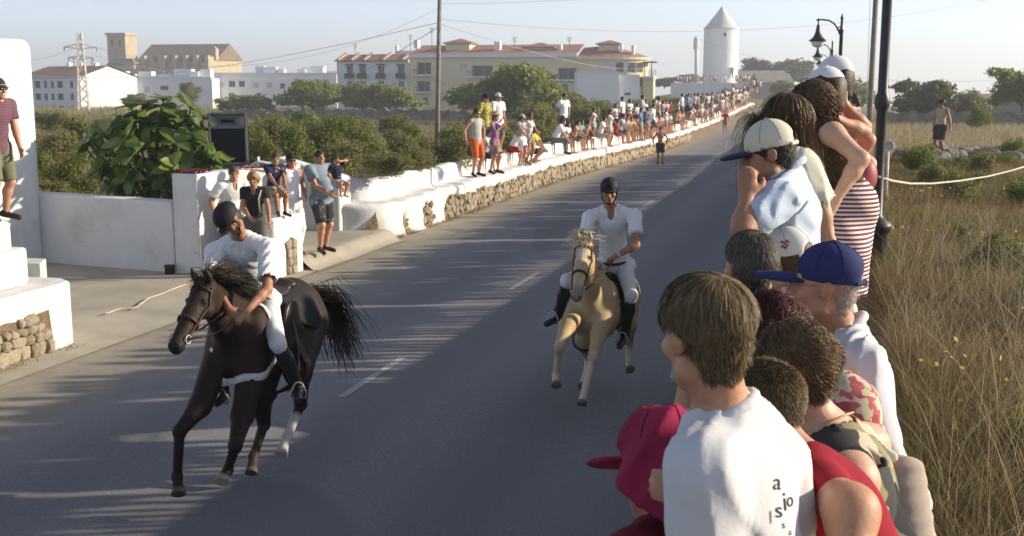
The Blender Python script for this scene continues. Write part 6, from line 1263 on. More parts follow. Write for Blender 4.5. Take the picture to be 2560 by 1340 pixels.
while Y < 131:                               # seated row, standing rows behind
    dense = 1 if Y < 66 else 1.5
    for X, mode, pr in ((-9.98, 'sit', .64), (-9.6, 'ledge', .13 if Y < 90 else .36), (-10.25, 'wall', .09*dense), (-10.9, 'land', .17*dense)):
        if random.random() > pr: continue
        y = Y+random.uniform(-.3, .3); zl = float(ledge_z(y)); z = {'sit': zl, 'ledge': zl, 'wall': zl+.44, 'land': max(float(zland(X, y)), zl+.15)}[mode]
        if abs(y-ledY(1650, -9.6)) < 1.0 and mode == 'ledge': continue
        near = Y < 84; T = random.choice((TI if mode == 'sit' else TS) if near else (FS[4:] if mode == 'sit' else FS[:4])); c = random.choice(SHIRT)
        how = {'sit': 'sitting in the long row on the road wall', 'ledge': 'standing on the distant ledge', 'wall': 'standing on top of the distant road wall', 'land': 'standing behind the distant road wall'}[mode]
        if T in (TI[2], TS[4]): how = 'bare chested '+how; lb = 'spectator '+how
        else: lb = crowd_label(c, how)
        place(T, (X+random.uniform(-.06,.06), y, z+.01), random.uniform(85, 135), random.uniform(.88, 1.04), lb, G_L, c); n_c += 1
    Y += .62 if Y < 85 else .85
for k in range(88):                          # bank below the mill terrace
    t_ = random.random(); px = 1800+95*t_+random.uniform(-8, 8); py = 262-38*t_**.9+random.uniform(-7, 9); d = 150+40*random.random(); p_ = D(px, py+9, d); c = random.choice(SHIRT); place(random.choice(FS[:4]), tuple(p_), random.uniform(110, 170), random.uniform(.9, 1.03), crowd_label(c, 'packed on the bank below the mill terrace'), 'crowd on the bank below the windmill', c); n_c += 1
for k in range(40):                          # along the terrace
    u = random.random(); s = TERR; x = s.L*u; q = s.o+s.u*x-s.n*(.8+random.uniform(0, 1.5)); c = random.choice(SHIRT); place(random.choice(FS[:4]), (q[0], q[1], s.z(1790, 209)), random.uniform(120, 175), random.uniform(.9, 1.02), crowd_label(c, 'standing on the mill terrace'), 'people on the mill terrace', c); n_c += 1
# bank under the packed crowd
bk = MB(); a0, a1 = D(1790, 276, 150), D(1905, 276, 150); b0, b1 = D(1850, 240, 192), D(1905, 240, 192)
# spectators further along the right-hand bank, hidden from here by the women: one mass
mass_v, mass_f, mass_m = [], [], []; k = 0; MM = [skin(0), skin(1), hairc(DKB), cloth(NAVY), cloth(WHT), cloth((.35,.37,.42)), cloth((.36,.05,.05)), cloth((.50,.40,.09)), cloth((.12,.22,.38)), cloth((.60,.58,.50))]
def mass_mats(me):
    mi = np.empty(len(me.polygons), np.int32); me.polygons.foreach_get('material_index', mi); n_ = len(me.materials); lut = [random.choice((0, 1)), 2, random.choice((4, 4, 5, 6, 7, 8, 9)), 3] if n_ == 4 else [random.choice((0, 1)), 2, 3]; mass_m.append(np.array(lut)[mi])
for y in np.arange(9.0, 64, .42):
    for X in (-.30, -.02) if y < 24 else (-.2, .25):
        if random.random() < .16: continue
        m_ = random.choice(FS[:4])[0]; n = len(m_.vertices); co = np.empty(n*3, np.float32); m_.vertices.foreach_get('co', co); fi = np.empty(len(m_.polygons)*4, np.int32); m_.loops.foreach_get('vertex_index', fi)
        a = -rad(random.uniform(255, 290)); R2 = np.array(((math.cos(a), -math.sin(a), 0), (math.sin(a), math.cos(a), 0), (0, 0, 1))); s = random.uniform(.86, 1.0)
        mass_v.append(co.reshape(-1, 3)@R2.T*s+np.array((X+random.uniform(-.1,.1), y+random.uniform(-.1,.1), max(1.5, float(zland(X, y)))))); mass_f.append(fi.reshape(-1, 4)+k); k += n; mass_mats(m_)
for y in np.arange(-4.5, -.6, .45):
    for X in (.1, .6):
        m_ = random.choice(FS[:4])[0]; n = len(m_.vertices); co = np.empty(n*3, np.float32); m_.vertices.foreach_get('co', co); fi = np.empty(len(m_.polygons)*4, np.int32); m_.loops.foreach_get('vertex_index', fi)
        pass
        mass_v.append(co.reshape(-1, 3)+np.array((X, y, 1.5))); mass_f.append(fi.reshape(-1, 4)+k); k += n; mass_mats(m_)
o = put('crowd', new_mesh('crowd', np.vstack(mass_v), np.vstack(mass_f), MM, True, np.concatenate(mass_m))); tag(o, 'mass of spectators along the right-hand bank behind the women', 'crowd', None, 'stuff')
# ================================================================ horses and riders
def jpx(h, head_face, base, hpitch=0.0, hroll=0.0, build=1.0, fem=False, **p):
    J = dict(h=h, build=build, fem=fem, base=np.asarray(base, float)); J.update({k: np.asarray(v, float) for k, v in p.items()})
    sp = unit(J['nk']-J['pv']); sx = J['sR']-J['sL']; sx = unit(sx-sp*(sx@sp)); J['spine'], J['sx'], J['sf'] = sp, sx, np.cross(sp, sx)
    J['ch'] = J['nk']-sp*.085*h; J['bl'] = J['pv']+sp*.10*h; hx = J.get('hipx', sx); J['hR'], J['hL'] = J['pv']+hx*.055*h, J['pv']-hx*.055*h
    J['fw'] = J['sf']; J['rt'] = sx; set_head(J, head_face, hpitch, hroll); return J
def coatmat(name):
    t = NT(name); c = t.attr('Col', 'Color'); n = t.noise(24, 4, .6); t.color(t.mix(t.math('MULTIPLY', n, .5), c, t.mix(.5, c, (.02,.012,.008)))).rough(.62); t.b.inputs['Specular IOR Level'].default_value = .18; t.bump(t.math('ADD', t.noise(140, 3, .7, t.scaled((1,1,.25))), t.math('MULTIPLY', t.noise(11, 3), 5.0)), .35, .006); return t.m
def horse(label, head, O, heading, W, scale, coat, legcol, faceblaze, muzzle, vox=.014):
    """W: world joints (poll, muzzle, and four legs FR FL HR HL as lists elbow/stifle, knee/hock, fetlock, toe)"""
    c = rad(heading); fw = V3(math.sin(c), math.cos(c), 0); rt = V3(math.cos(c), -math.sin(c), 0); O = np.asarray(O, float); s = scale
    L = lambda x, y, z: O+(rt*x+fw*y+V3(0,0,z))*s
    Rm = np.stack([rt, fw, V3(0,0,1)]); S = Sdf(); E_ = lambda x, y, z, a, b, d, k=.06: S.ell(L(x,y,z), V3(a,b,d)*s, Rm, k*s)
    E_(0,.36,1.02,.245,.33,.35); E_(0,-.05,1.0,.275,.50,.335); E_(0,-.50,1.10,.255,.34,.29); E_(0,.22,1.25,.10,.30,.16); E_(0,.55,.98,.19,.16,.22)
    for q in (-1, 1): E_(q*.15,.42,1.02,.115,.2,.30,.05); E_(q*.15,-.55,1.02,.13,.24,.27,.05); E_(q*.10,.62,.92,.10,.10,.13,.04)
    poll, mz = np.asarray(W['poll'], float), np.asarray(W['muzzle'], float); nb, nt = L(0,.50,1.08), L(0,.38,1.24)
    nd = unit(poll-nt); side = unit(np.cross(nd, V3(0,0,1))); S.cap(nb, poll-V3(0,0,.09)*s-nd*.03, .20*s, .095*s, .08*s, side, 1.35); S.cap(nt, poll-V3(0,0,.02), .125*s, .07*s, .06*s, side, 1.25)
    hd = unit(mz-poll); hl = np.linalg.norm(mz-poll); hs_ = unit(np.cross(hd, V3(0,0,1))); hup = np.cross(hs_, hd); hup = hup if hup[2] > 0 or True else -hup
    if hup@V3(0,0,1) < 0: hup = -hup
    A = lambda t, u=0, x=0: poll+hd*hl*t+hup*u*s+hs_*x*s
    S.cap(A(.05,.0), A(.55,.0), .092*s, .070*s, .03*s, hs_, 1.08); S.cap(A(.5,.005), A(.93,.0), .066*s, .052*s, .03*s); S.ell(A(.98,-.012), V3(.055,.055,.055)*s, None, .03*s)
    for q in (-1, 1):
        S.ell(A(.30,-.065,q*.03), V3(.05,.05,.05)*s*1.35, None, .04*s); S.ell(A(.30,.035,q*.066), V3(.022,.022,.022)*s, None, .015*s); S.ell(A(1.0,.012,q*.032), V3(.02,.02,.022)*s, None, .01*s)
        e0 = A(.02,.05,q*.05); S.cap(e0, e0+(hup*.06-hd*.02+hs_*q*.012)*s, .024*s, .026*s, .012*s); S.cap(e0+(hup*.06-hd*.02+hs_*q*.012)*s, e0+(hup*.135-hd*.035+hs_*q*.01)*s, .025*s, .006*s, .01*s)
    for q, n in ((1, 'FR'), (-1, 'FL')):
        e, k, f, t_ = [np.asarray(v, float) for v in W[n]]; S.cap(L(q*.14,.46,1.0), e, .13*s, .085*s, .06*s); S.cap(e, k, .082*s, .050*s, .04*s); S.ell(k, V3(.05,.05,.058)*s, None, .02*s); S.cap(k, f, .040*s, .034*s, .02*s); S.ell(f, V3(.043,.043,.043)*s, None, .015*s); d = unit(t_-f); S.cap(f, t_-d*.035*s, .036*s, .042*s, .015*s); S.cap(t_-d*.05*s, t_-d*.005*s, .043*s, .056*s, .008*s); S.cutl(t_, d, .13*s)
    for q, n in ((1, 'HR'), (-1, 'HL')):
        e, k, f, t_ = [np.asarray(v, float) for v in W[n]]; S.cap(L(q*.14,-.55,1.0), e, .19*s, .115*s, .07*s); S.cap(e, k, .105*s, .052*s, .05*s); S.ell(k, V3(.052,.052,.062)*s, None, .02*s); S.cap(k, f, .043*s, .035*s, .02*s); S.ell(f, V3(.043,.043,.043)*s, None, .015*s); d = unit(t_-f); S.cap(f, t_-d*.035*s, .036*s, .042*s, .015*s); S.cap(t_-d*.05*s, t_-d*.005*s, .043*s, .056*s, .008*s); S.cutl(t_, d, .13*s)
    V, F = S.mesh(vox); col = np.tile(np.array(coat, np.float32), (len(V), 1))
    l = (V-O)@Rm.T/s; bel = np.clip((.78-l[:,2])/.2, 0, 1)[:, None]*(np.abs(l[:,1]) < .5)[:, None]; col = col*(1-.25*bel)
    def blend(m, c_): m = np.clip(m, 0, 1)[:, None]; col[:] = col*(1-m)+np.array(c_, np.float32)*m
    for n in ('FR','FL','HR','HL'):
        _, k, f, t_ = [np.asarray(v, float) for v in W[n]]; lc, hoof = legcol[n]
        dk = np.minimum(Sdf.d_cap(V, k, f, .0, .0), Sdf.d_cap(V, f, t_, 0., 0.)); blend((.12*s-dk)/.05, lc[0]); dk = Sdf.d_cap(V, k+(f-k)*.55, t_, 0., 0.); blend((.10*s-dk)/.04, lc[1]); d = unit(t_-f); blend(((V-t_)@d+.05*s)/.012*((np.linalg.norm(V-t_, axis=1) < .11*s)), hoof)
    dm = np.linalg.norm(V-A(1.0), axis=1); blend((.15*s-dm)/.08, muzzle)
    if faceblaze is not None:
        up = (V-A(.2,.07)); on = np.minimum(1, np.maximum(0, 1.3-np.abs(up@hs_)/(.045*s)))*((V-A(.2))@hup > .02)*(np.abs(up@hd) < .13*s); blend(on, faceblaze)
    ne = np.full((len(V),), 9.)
    for q in (-1, 1): ne = np.minimum(ne, np.linalg.norm(V-A(.30,.040,q*.080), axis=1))
    blend((.030*s-ne)/.008, (.012,.008,.006))
    for q in (-1, 1): blend((.018*s-np.linalg.norm(V-A(1.03,.015,q*.040), axis=1))/.008, (.01,.008,.008))
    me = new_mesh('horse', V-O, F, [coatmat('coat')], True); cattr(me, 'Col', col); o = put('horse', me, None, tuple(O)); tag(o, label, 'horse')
    bvh = BVHTree.FromPolygons([tuple(v) for v in V], [tuple(f) for f in F])
    def snap(p, off=.006): r = bvh.find_nearest(Vector(tuple(map(float, p)))); return np.array(r[0])+np.array(r[1])*off, np.array(r[1])
    def strap(name, pts, w, m, off=.007, res=4, parent=None):
        P_ = []; N = []; pts = [np.asarray(p, float) for p in pts]
        for i in range(len(pts)-1):
            for k in range(res): a, n = snap(pts[i]+(pts[i+1]-pts[i])*k/res, off); P_.append(a-O); N.append(n)
        a, n = snap(pts[-1], off); P_.append(a-O); N.append(n); return MB().strip(P_, N, w).obj(name, m, parent or o, True)
    return dict(o=o, O=O, L=L, A=A, s=s, fw=fw, rt=rt, nd=nd, poll=poll, nt=nt, hup=hup, hd=hd, hs=hs_, snap=snap, strap=strap, bvh=bvh)
def tack(h, leather, pad, pm, hands, W):
    A, L, st, o, O = h['A'], h['L'], h['strap'], h['o'], h['O']; ring = lambda t, r=.12: [A(t, r*math.cos(a), r*math.sin(a)) for a in np.linspace(0, 2*math.pi, 13)]
    b = st('bridle', ring(.62), .022, leather); st('browband', [A(.13,.02,-.11), A(.14,.10,-.05), A(.14,.11,0), A(.14,.10,.05), A(.13,.02,.11)], .022, leather, parent=o)
    for q in (-1, 1):
        st('cheek_strap', [A(.08,.05,q*.10), A(.3,-.01,q*.11), A(.62,-.01,q*.09), A(.86,-.01,q*.08)], .016, leather)
        bit = A(.86,-.005,q*.068)-O; MB().tube([tuple(bit+(h['hd']*math.cos(a)+h['hup']*math.sin(a))*.032) for a in np.linspace(0, 6.2832, 13)], .005, 6).obj('bit_ring', mat('steel', (.45,.45,.46), .25, 4, .1, spec=.8), o, True)
        hp = np.asarray(hands[0 if q < 0 else 1], float)-O; mid = (bit+hp)/2-V3(0,0,.05)
        MB().tube([tuple(bit), tuple(bit*.75+hp*.25-V3(0,0,.03)), tuple(mid), tuple(bit*.25+hp*.75-V3(0,0,.03)), tuple(hp)], .008, 6).obj('rein', leather, o, True)
    # pad and saddle follow the back
    n, m = 16, 9; V = []; F = []
    for i in range(n+1):
        a = rad(-72+144*i/n)*1.15
        for j in range(m+1):
            y = .22-.62*j/m; p, nn = h['snap'](L(math.sin(a)*.5, y, 1.05+math.cos(a)*.5), .018); V.append(p-O)
    F = [(i*(m+1)+j, (i+1)*(m+1)+j, (i+1)*(m+1)+j+1, i*(m+1)+j+1) for i in range(n) for j in range(m)]
    pd = put('saddle_pad', new_mesh('saddle_pad', V, F, [pm], True), o); md = pd.modifiers.new('t', 'SOLIDIFY'); md.thickness = .02; md.offset = 1
    S = Sdf(); Rm = np.stack([h['rt'], h['fw'], V3(0,0,1)]); S.ell(L(0,-.06,1.33), V3(.17,.27,.055)*h['s'], Rm, .03); S.ell(L(0,-.30,1.37), V3(.16,.07,.055)*h['s'], Rm, .05); S.ell(L(0,.17,1.36), V3(.08,.06,.05)*h['s'], Rm, .05)
    for q in (-1, 1): S.ell(L(q*.265,.05,1.08), V3(.03,.17,.24)*h['s'], Rm, .05)
    sdf_obj('saddle', S, .016, mat('saddle_leather', (.030,.016,.011), .4, 12, .3, 50, .2, .003, .4), o, O)
    st('girth', [L(.5*math.sin(a), .06, 1.0+.5*math.cos(a)) for a in np.linspace(rad(75), rad(285), 11)], .075, leather, .012)
def mane(h, name, m, n, length, seed, side=1, back=.3):
    g = np.random.default_rng(seed); t = g.random(n); r = h['nt']+(h['poll']-h['nt'])*(t*1.12)[:, None]; s = unit(np.cross(h['nd'], V3(0,0,1))); up = np.cross(s, h['nd']); up = up if up[2] > 0 else -up
    r = r+up*(.10-.02*t)[:, None]*h['s']+s*(g.normal(size=n)*.02)[:, None]; d = up*.7+s*side*(.6+.5*g.normal(size=n))[:, None]-h['nd']*(back+.4*g.random(n))[:, None]
    strands(name, h['o'], h['O'], r, np.tile(s*side, (n, 1)), d, length*(.7+.5*g.random(n)), m, .007, 6, .30, .005, 5, seed=seed, stiff=.7)
    k = n//4; q = h['A'](0,.06); r2 = np.tile(q, (k, 1))+g.normal(size=(k, 3))*.02; strands('forelock', h['o'], h['O'], r2, np.tile(h['hup'], (k, 1)), np.tile(h['hup']*.7+h['hd']*.5, (k, 1))+.3*g.normal(size=(k, 3)), np.full(k, length*.55), m, .006, 6, .45, .004, 5, seed=seed+1)
def tail(h, m, n, path, seed, spread=.05):
    g = np.random.default_rng(seed); path = [np.asarray(p, float) for p in path]; V = []; K = 9; ph = g.normal(size=(n, 3))*spread; cut = .55+.45*g.random(n)
    V = []; wv = g.random((n, 1))*6.28
    for k in range(K+1):
        u = cut*k/K*(len(path)-1); i = np.minimum(u.astype(int), len(path)-2); f = (u-i)[:, None]; pa = np.array(path); c = pa[i]*(1-f)+pa[i+1]*f; c = c+ph*(.15+1.6*(k/K))+.02*np.sin(wv+k*.9)*(k/K)
        s = unit(np.cross(pa[i+1]-pa[i], V3(0,.4,1.)+ph*4)); w = .009*(1-.6*k/K); V += [c-s*w, c+s*w]
    V = np.stack(V, 1).reshape(-1, 3)-h['O']; i = (np.arange(n)*2*(K+1))[:, None]; F = np.concatenate([i+np.array([[2*k, 2*k+1, 2*k+3, 2*k+2]]) for k in range(K)], 0); me = new_mesh('tail', V, F, [m], True); fattr(me, 'rnd', np.repeat(np.clip(g.normal(.5, .25, n), 0, 1), 2*(K+1))); put('tail', me, h['o'])
def helmet(P_, J, chin=True):
    s = hs(J); R = np.stack([J['hr'], J['hf'], J['hu']]); S = Sdf(); S.ell(H(J,0,-.012,.046), V3(.098,.118,.100)*s, R, .01); S.cut(H(J,0,0,.010), -J['hu']-J['hf']*.12); S.ell(H(J,0,.092,.026), V3(.070,.045,.010)*s, R, .012); S.ell(H(J,0,-.012,.147), V3(.011,.011,.006)*s, R, .004)
    m = mat('velvet_black', (.012,.012,.014), .7, 30, .3, 120, .3, .003, .3); o = sdf_obj('helmet', S, .009, m, P_, J['base'])
    if chin: MB().tube([tuple(H(J,x,y,z)-J['base']) for x, y, z in ((-.083,.01,.02),(-.078,.025,-.05),(-.045,.065,-.108),(0,.082,-.122),(.045,.065,-.108),(.078,.025,-.05),(.083,.01,.02))], .0055, 6).obj('chin_strap', m, o, True)
    return o
def boots(P_, J, high=.36):
    m = mat('boot_black', (.014,.014,.016), .35, 10, .3, 40, .2, .004, .5)
    for s in 'LR':
        S = Sdf(); k = J['k'+s]; a = J['a'+s]; d = unit(k-a); tp = a+(k-a)*.90; mid = a+(k-a)*.62; S.cap(tp, mid, .062, .066, .03); S.cap(mid, a, .066, .046, .03); f = unit(J['t'+s]-a); S.cap(a-f*.035-V3(0,0,.02), J['t'+s]+f*.03-V3(0,0,.005), .044, .036, .025); S.sub(tp, tp+d*.1, .052, .06); sdf_obj('boot', S, .011, m, P_, J['base'])
def stirrup(h, J):
    m = mat('steel', (.45,.45,.46), .25, 4, .1, spec=.8)
    for s, q in (('L', -1), ('R', 1)):
        f = J['a'+s]*.45+J['t'+s]*.55-V3(0,0,.045)-h['O']; d = unit(J['t'+s]-J['a'+s]); x = unit(np.cross(d, V3(0,0,1))); MB().tube([tuple(f+x*.06), tuple(f+x*.062+V3(0,0,.05)), tuple(f+x*.03+V3(0,0,.12)), tuple(f+V3(0,0,.135)), tuple(f-x*.03+V3(0,0,.12)), tuple(f-x*.062+V3(0,0,.05)), tuple(f-x*.06), tuple(f+x*.06)], .008, 6).obj('stirrup', m, h['o'], True)
        tpp = h['L'](q*.25, .04, 1.2)-h['O']; MB().tube([tuple(f+V3(0,0,.13)), tuple((f+V3(0,0,.13)+tpp)/2+h['rt']*q*.04), tuple(tpp)], .010, 6).obj('stirrup_leather', mat('saddle_leather', (.030,.016,.011), .4, 12, .3, 50, .2, .003, .4), h['o'], True)
M_POLO = mat('white_polo', (.74,.74,.75), .85, 3, .06, 70, .2, .003, .15); M_BREECH = mat('white_breeches', (.66,.66,.67), .8, 3, .06, 50, .2, .004, .2); M_LEA = mat('tack_leather', (.040,.022,.014), .45, 10, .3)
# ---- dark bay coming towards us on the left
chest = D(572, 880, 9.5); hdg = 177; c_ = rad(hdg); s1 = 1.06; O1 = chest-V3(math.sin(c_), math.cos(c_), 0)*.66*s1-V3(0, 0, 1.0*s1)
W1 = dict(poll=D(518, 716, 8.95), muzzle=D(438, 868, 8.60), FR=[D(500,1015,9.35), D(449,1078,9.15), D(443,1192,9.2), D(447,1236,9.1)], FL=[D(606,1040,9.4), D(588,1115,9.1), D(570,1175,9.25), D(553,1204,9.15)],
    HR=[D(650,985,10.1), D(660,1060,10.25), D(634,1140,9.95), D(628,1184,9.85)], HL=[D(745,930,10.15), D(752,1010,10.45), D(718,1092,10.2), D(703,1138,10.05)])
DK = (.022,.013,.009); TAN = (.30,.22,.13)
h1 = horse('dark bay horse galloping towards us on the left with a white breast strap', None, O1, hdg, W1, s1, (.026,.014,.009), dict(FR=((DK, DK), (.10,.08,.06)), FL=((DK, DK), (.34,.30,.23)), HR=((DK, (.05,.03,.02)), (.10,.08,.06)), HL=((DK, (.62,.60,.54)), (.50,.47,.40))), None, (.020,.014,.011))
HM_BLK = hairmat('black_mane', (.008,.007,.006), (.05,.033,.02)); mane(h1, 'mane', HM_BLK, 900, .26, 3, -1, .2)
tail(h1, HM_BLK, 520, [h1['L'](0,-.78,1.26), D(792,742,11.0), D(822,752,11.15), D(850,815,11.25), D(880,900,11.3)], 4, .065)
J1 = jpx(1.76, 205, D(600, 760, 9.9), hpitch=-60, hroll=-10, pv=D(640,752,9.98), nk=D(600,592,9.45), hd=D(575,548,9.22), sR=D(536,632,9.50), sL=D(672,618,9.42), eR=D(528,705,9.25), eL=D(668,722,9.22), wR=D(572,770,9.05), wL=D(612,782,9.02), hipx=unit(h1['rt']), kR=D(545,880,9.55), kL=D(694,858,9.5), aR=D(560,985,9.85), aL=D(748,968,9.78), tR=D(545,1003,9.65), tL=D(745,992,9.62))
r1 = body(J1, 'rider in white polo shirt and black helmet crouched low over the dark bay horse', 1, vox=.011, hands=True, curl=1.15, pals={'L': V3(-.4,.2,-1), 'R': V3(.4,.2,-1)}, fine=.0095)
top(r1, J1, M_POLO, .75, .020, .02, vox=.012, amp=.009, loose=.014, freq=120); shorts(r1, J1, M_BREECH, 1.35, .010, .013, rise=.05, name='breeches', amp=.002); boots(r1, J1); hair_cap(r1, J1, hairc(DKB), .006, vox=.012); helmet(r1, J1); eyes(r1, J1)
S = Sdf(); S.cap(J1['nk']-J1['sx']*.05, J1['nk']+J1['sx']*.05, .058, None, .02); S.cap(J1['nk']+J1['sf']*.05-J1['sx']*.04, J1['nk']+J1['sf']*.075+J1['sx']*.04, .022, None, .02); S.suble(J1['nk']+J1['spine']*.05+J1['sf']*.02, V3(.058,.058,.06)); sdf_obj('collar', S, .010, M_POLO, r1, J1['base'])
tack(h1, M_LEA, None, mat('black_pad', (.018,.018,.02), .85, 20, .3), (J1['wL'], J1['wR']), W1); stirrup(h1, J1)
M_STRAP = mat('pale_strap', (.52,.52,.49), .7, 9, .12)
h1['strap']('breast_strap', [h1['L'](x, y, z) for x, y, z in ((-.34,.02,1.02),(-.34,.25,.93),(-.30,.48,.86),(-.2,.64,.80),(0,.74,.775),(.2,.64,.80),(.30,.48,.86),(.34,.25,.93),(.34,.02,1.02))], .060, M_STRAP, .010)
h1['strap']('shoulder_strap', [h1['L'](x, y, z) for x, y, z in ((-.16,.40,1.36),(-.27,.42,1.15),(-.30,.42,.95),(-.28,.44,.86))], .055, M_STRAP, .010); h1['strap']('shoulder_strap', [h1['L'](x, y, z) for x, y, z in ((.16,.40,1.36),(.27,.42,1.15),(.30,.42,.95),(.28,.44,.86))], .055, M_STRAP, .010)
# ---- palomino in the middle of the road
chest = D(1474, 790, 12.05); hdg = 180; c_ = rad(hdg); s2 = 1.0; O2 = chest-V3(math.sin(c_), math.cos(c_), 0)*.66*s2-V3(0, 0, .98*s2)
W2_ = dict(poll=D(1462, 612, 11.55), muzzle=D(1441, 742, 11.12), FR=[D(1418,815,11.85), D(1398,868,11.55), D(1390,937,11.75), D(1390,966,11.65)], FL=[D(1497,835,11.85), D(1482,897,11.5), D(1466,962,11.4), D(1454,1012,11.3)],
    HR=[D(1462,850,12.75), D(1472,900,13.0), D(1464,942,12.7), D(1454,968,12.6)], HL=[D(1566,812,12.9), D(1571,862,13.15), D(1573,907,12.9), D(1576,926,12.8)])
WH = (.64,.57,.45)
h2 = horse('palomino horse with pale mane galloping towards us in the middle of the road', None, O2, hdg, W2_, s2, (.50,.37,.21), {k: (((.56,.45,.30), WH), (.16,.13,.10)) for k in ('FR','FL','HR','HL')}, (.68,.62,.52), (.25,.21,.18), .0125)
HM_CRM = hairmat('cream_mane', (.42,.33,.18), (.78,.70,.52)); mane(h2, 'mane', HM_CRM, 900, .24, 6, 1, .2)
tail(h2, HM_CRM, 300, [h2['L'](0,-.78,1.22), h2['L'](.05,-1.0,1.2), h2['L'](.06,-1.2,1.0), h2['L'](.05,-1.3,.75)], 7, .05)
J2 = jpx(1.78, 168, D(1530, 700, 12.4), hpitch=-10, hroll=3, pv=D(1538,668,12.62), nk=D(1526,520,12.32), hd=D(1523,478,12.18), sR=D(1474,545,12.33), sL=D(1586,540,12.30), eR=D(1456,610,12.2), eL=D(1590,612,12.1), wR=D(1486,652,11.95), wL=D(1540,640,11.95), hipx=unit(h2['rt']), kR=D(1418,700,12.15), kL=D(1578,738,12.15), aR=D(1396,790,12.45), aL=D(1562,838,12.45), tR=D(1370,806,12.25), tL=D(1550,862,12.2))
r2 = body(J2, 'rider in white shirt and black helmet sitting upright on the palomino', 1, vox=.011, curl=1.1, pals={'L': V3(.3,.2,-1), 'R': V3(-.3,.2,-1)}, fine=.009)
top(r2, J2, M_POLO, .62, .018, .015, vox=.011, amp=.010, loose=.016, vneck=.07, freq=120); shorts(r2, J2, M_BREECH, 1.35, .010, .012, rise=.05, name='breeches', amp=.002); boots(r2, J2); hair_cap(r2, J2, hairc(DKB), .006, vox=.012); helmet(r2, J2); eyes(r2, J2)
for q, s_ in ((-1, 'L'), (1, 'R')):
    e = J2['s'+s_]+(J2['e'+s_]-J2['s'+s_])*.62; d = unit(J2['e'+s_]-J2['s'+s_]); MB().tube([tuple(e-d*.022-J2['base']), tuple(e+d*.012-J2['base'])], [.078,.080], 16).obj('rolled_cuff', M_POLO, r2, True)
    S = Sdf(); S.cap(J2['nk']+J2['sx']*q*.055+J2['sf']*.045+J2['spine']*.01, J2['nk']+J2['sx']*q*.05+J2['sf']*.115-J2['spine']*.05, .022, .014, .01); S.cap(J2['nk']+J2['sx']*q*.055+J2['sf']*.045+J2['spine']*.01, J2['nk']-J2['sf']*.045+J2['sx']*q*.02+J2['spine']*.01, .020, None, .01); sdf_obj('collar', S, .009, M_POLO, r2, J2['base'])
MB().tube([tuple(J2['pv']+J2['spine']*.10+(J2['sx']*math.cos(a)*.158+J2['sf']*math.sin(a)*.142)-J2['base']) for a in np.linspace(0, 6.2832, 25)], .014, 6).obj('belt', mat('belt_black', (.015,.013,.012), .5), r2, True)
w = J2['wL']; d = unit(J2['wL']-J2['eL']); wb = MB(); wb.tube([tuple(w-d*.035-J2['base']), tuple(w-d*.01-J2['base'])], .033, 12); wb.obj('wristwatch', mat('steel', (.45,.45,.46), .25, 4, .1, spec=.8), r2, True)
tack(h2, M_LEA, None, mat('black_pad', (.018,.018,.02), .85, 20, .3), (J2['wL'], J2['wR']), W2_); stirrup(h2, J2)
# ================================================================ the near spectators on the right-hand bank
def fig(hd, d, h, face, pose='stand', label='', tone=0, fine=.009, headk=1.0, body_kw=None, over=None, headface=None, hpitch=0, hroll=0, **kw):
    """a posed figure whose head centre sits behind pixel hd at depth d; over = joints moved to (px, py, depth)"""
    J = skel((0, 0, 0), h, face, pose, **kw); sh_ = D(hd[0], hd[1], d)-J['hd']
    for k in ('base','pv','ch','nk','bl','sL','sR','hd','eL','eR','wL','wR','hL','hR','kL','kR','aL','aR','tL','tR'): J[k] = J[k]+sh_
    J['headk'] = headk; set_head(J, face if headface is None else headface, hpitch, hroll)
    for k, v in (over or {}).items(): J[k] = D(*v)
    if over and any(k in over for k in ('nk', 'pv', 'sL', 'sR')):
        sp = unit(J['nk']-J['pv']); sx = J['sR']-J['sL']; sx = unit(sx-sp*(sx@sp)); J['spine'], J['sx'], J['sf'] = sp, sx, np.cross(sp, sx); J['ch'] = J['nk']-sp*.085*h; J['bl'] = J['pv']+sp*.10*h
    p = body(J, label, tone, fine=fine, **(body_kw or {})); return p, J
def seams(o, J, m, n=6, lift=.0):             # panel seams of a cloth cap, lying on its dome
    bv = BVHTree.FromPolygons([tuple(v.co) for v in o.data.vertices], [tuple(q.vertices) for q in o.data.polygons]); c = H(J,0,-.01,.04)-J['base']; mb = MB()
    for k in range(n):
        a = 2*math.pi*(k+.5)/n; pts = []
        for e in np.linspace(.06, 1.40, 12):
            d = J['hu']*math.cos(e)+(J['hr']*math.cos(a)+J['hf']*math.sin(a))*math.sin(e); r = bv.ray_cast(Vector(tuple(c+d*.4)), Vector(tuple(-d)), .5)
            if r[0] is not None: pts.append(tuple(r[0]+r[1]*.0004))
        if len(pts) > 3: mb.tube(pts, .0016, 5)
    if mb.v: mb.obj('seam', m, o, True)
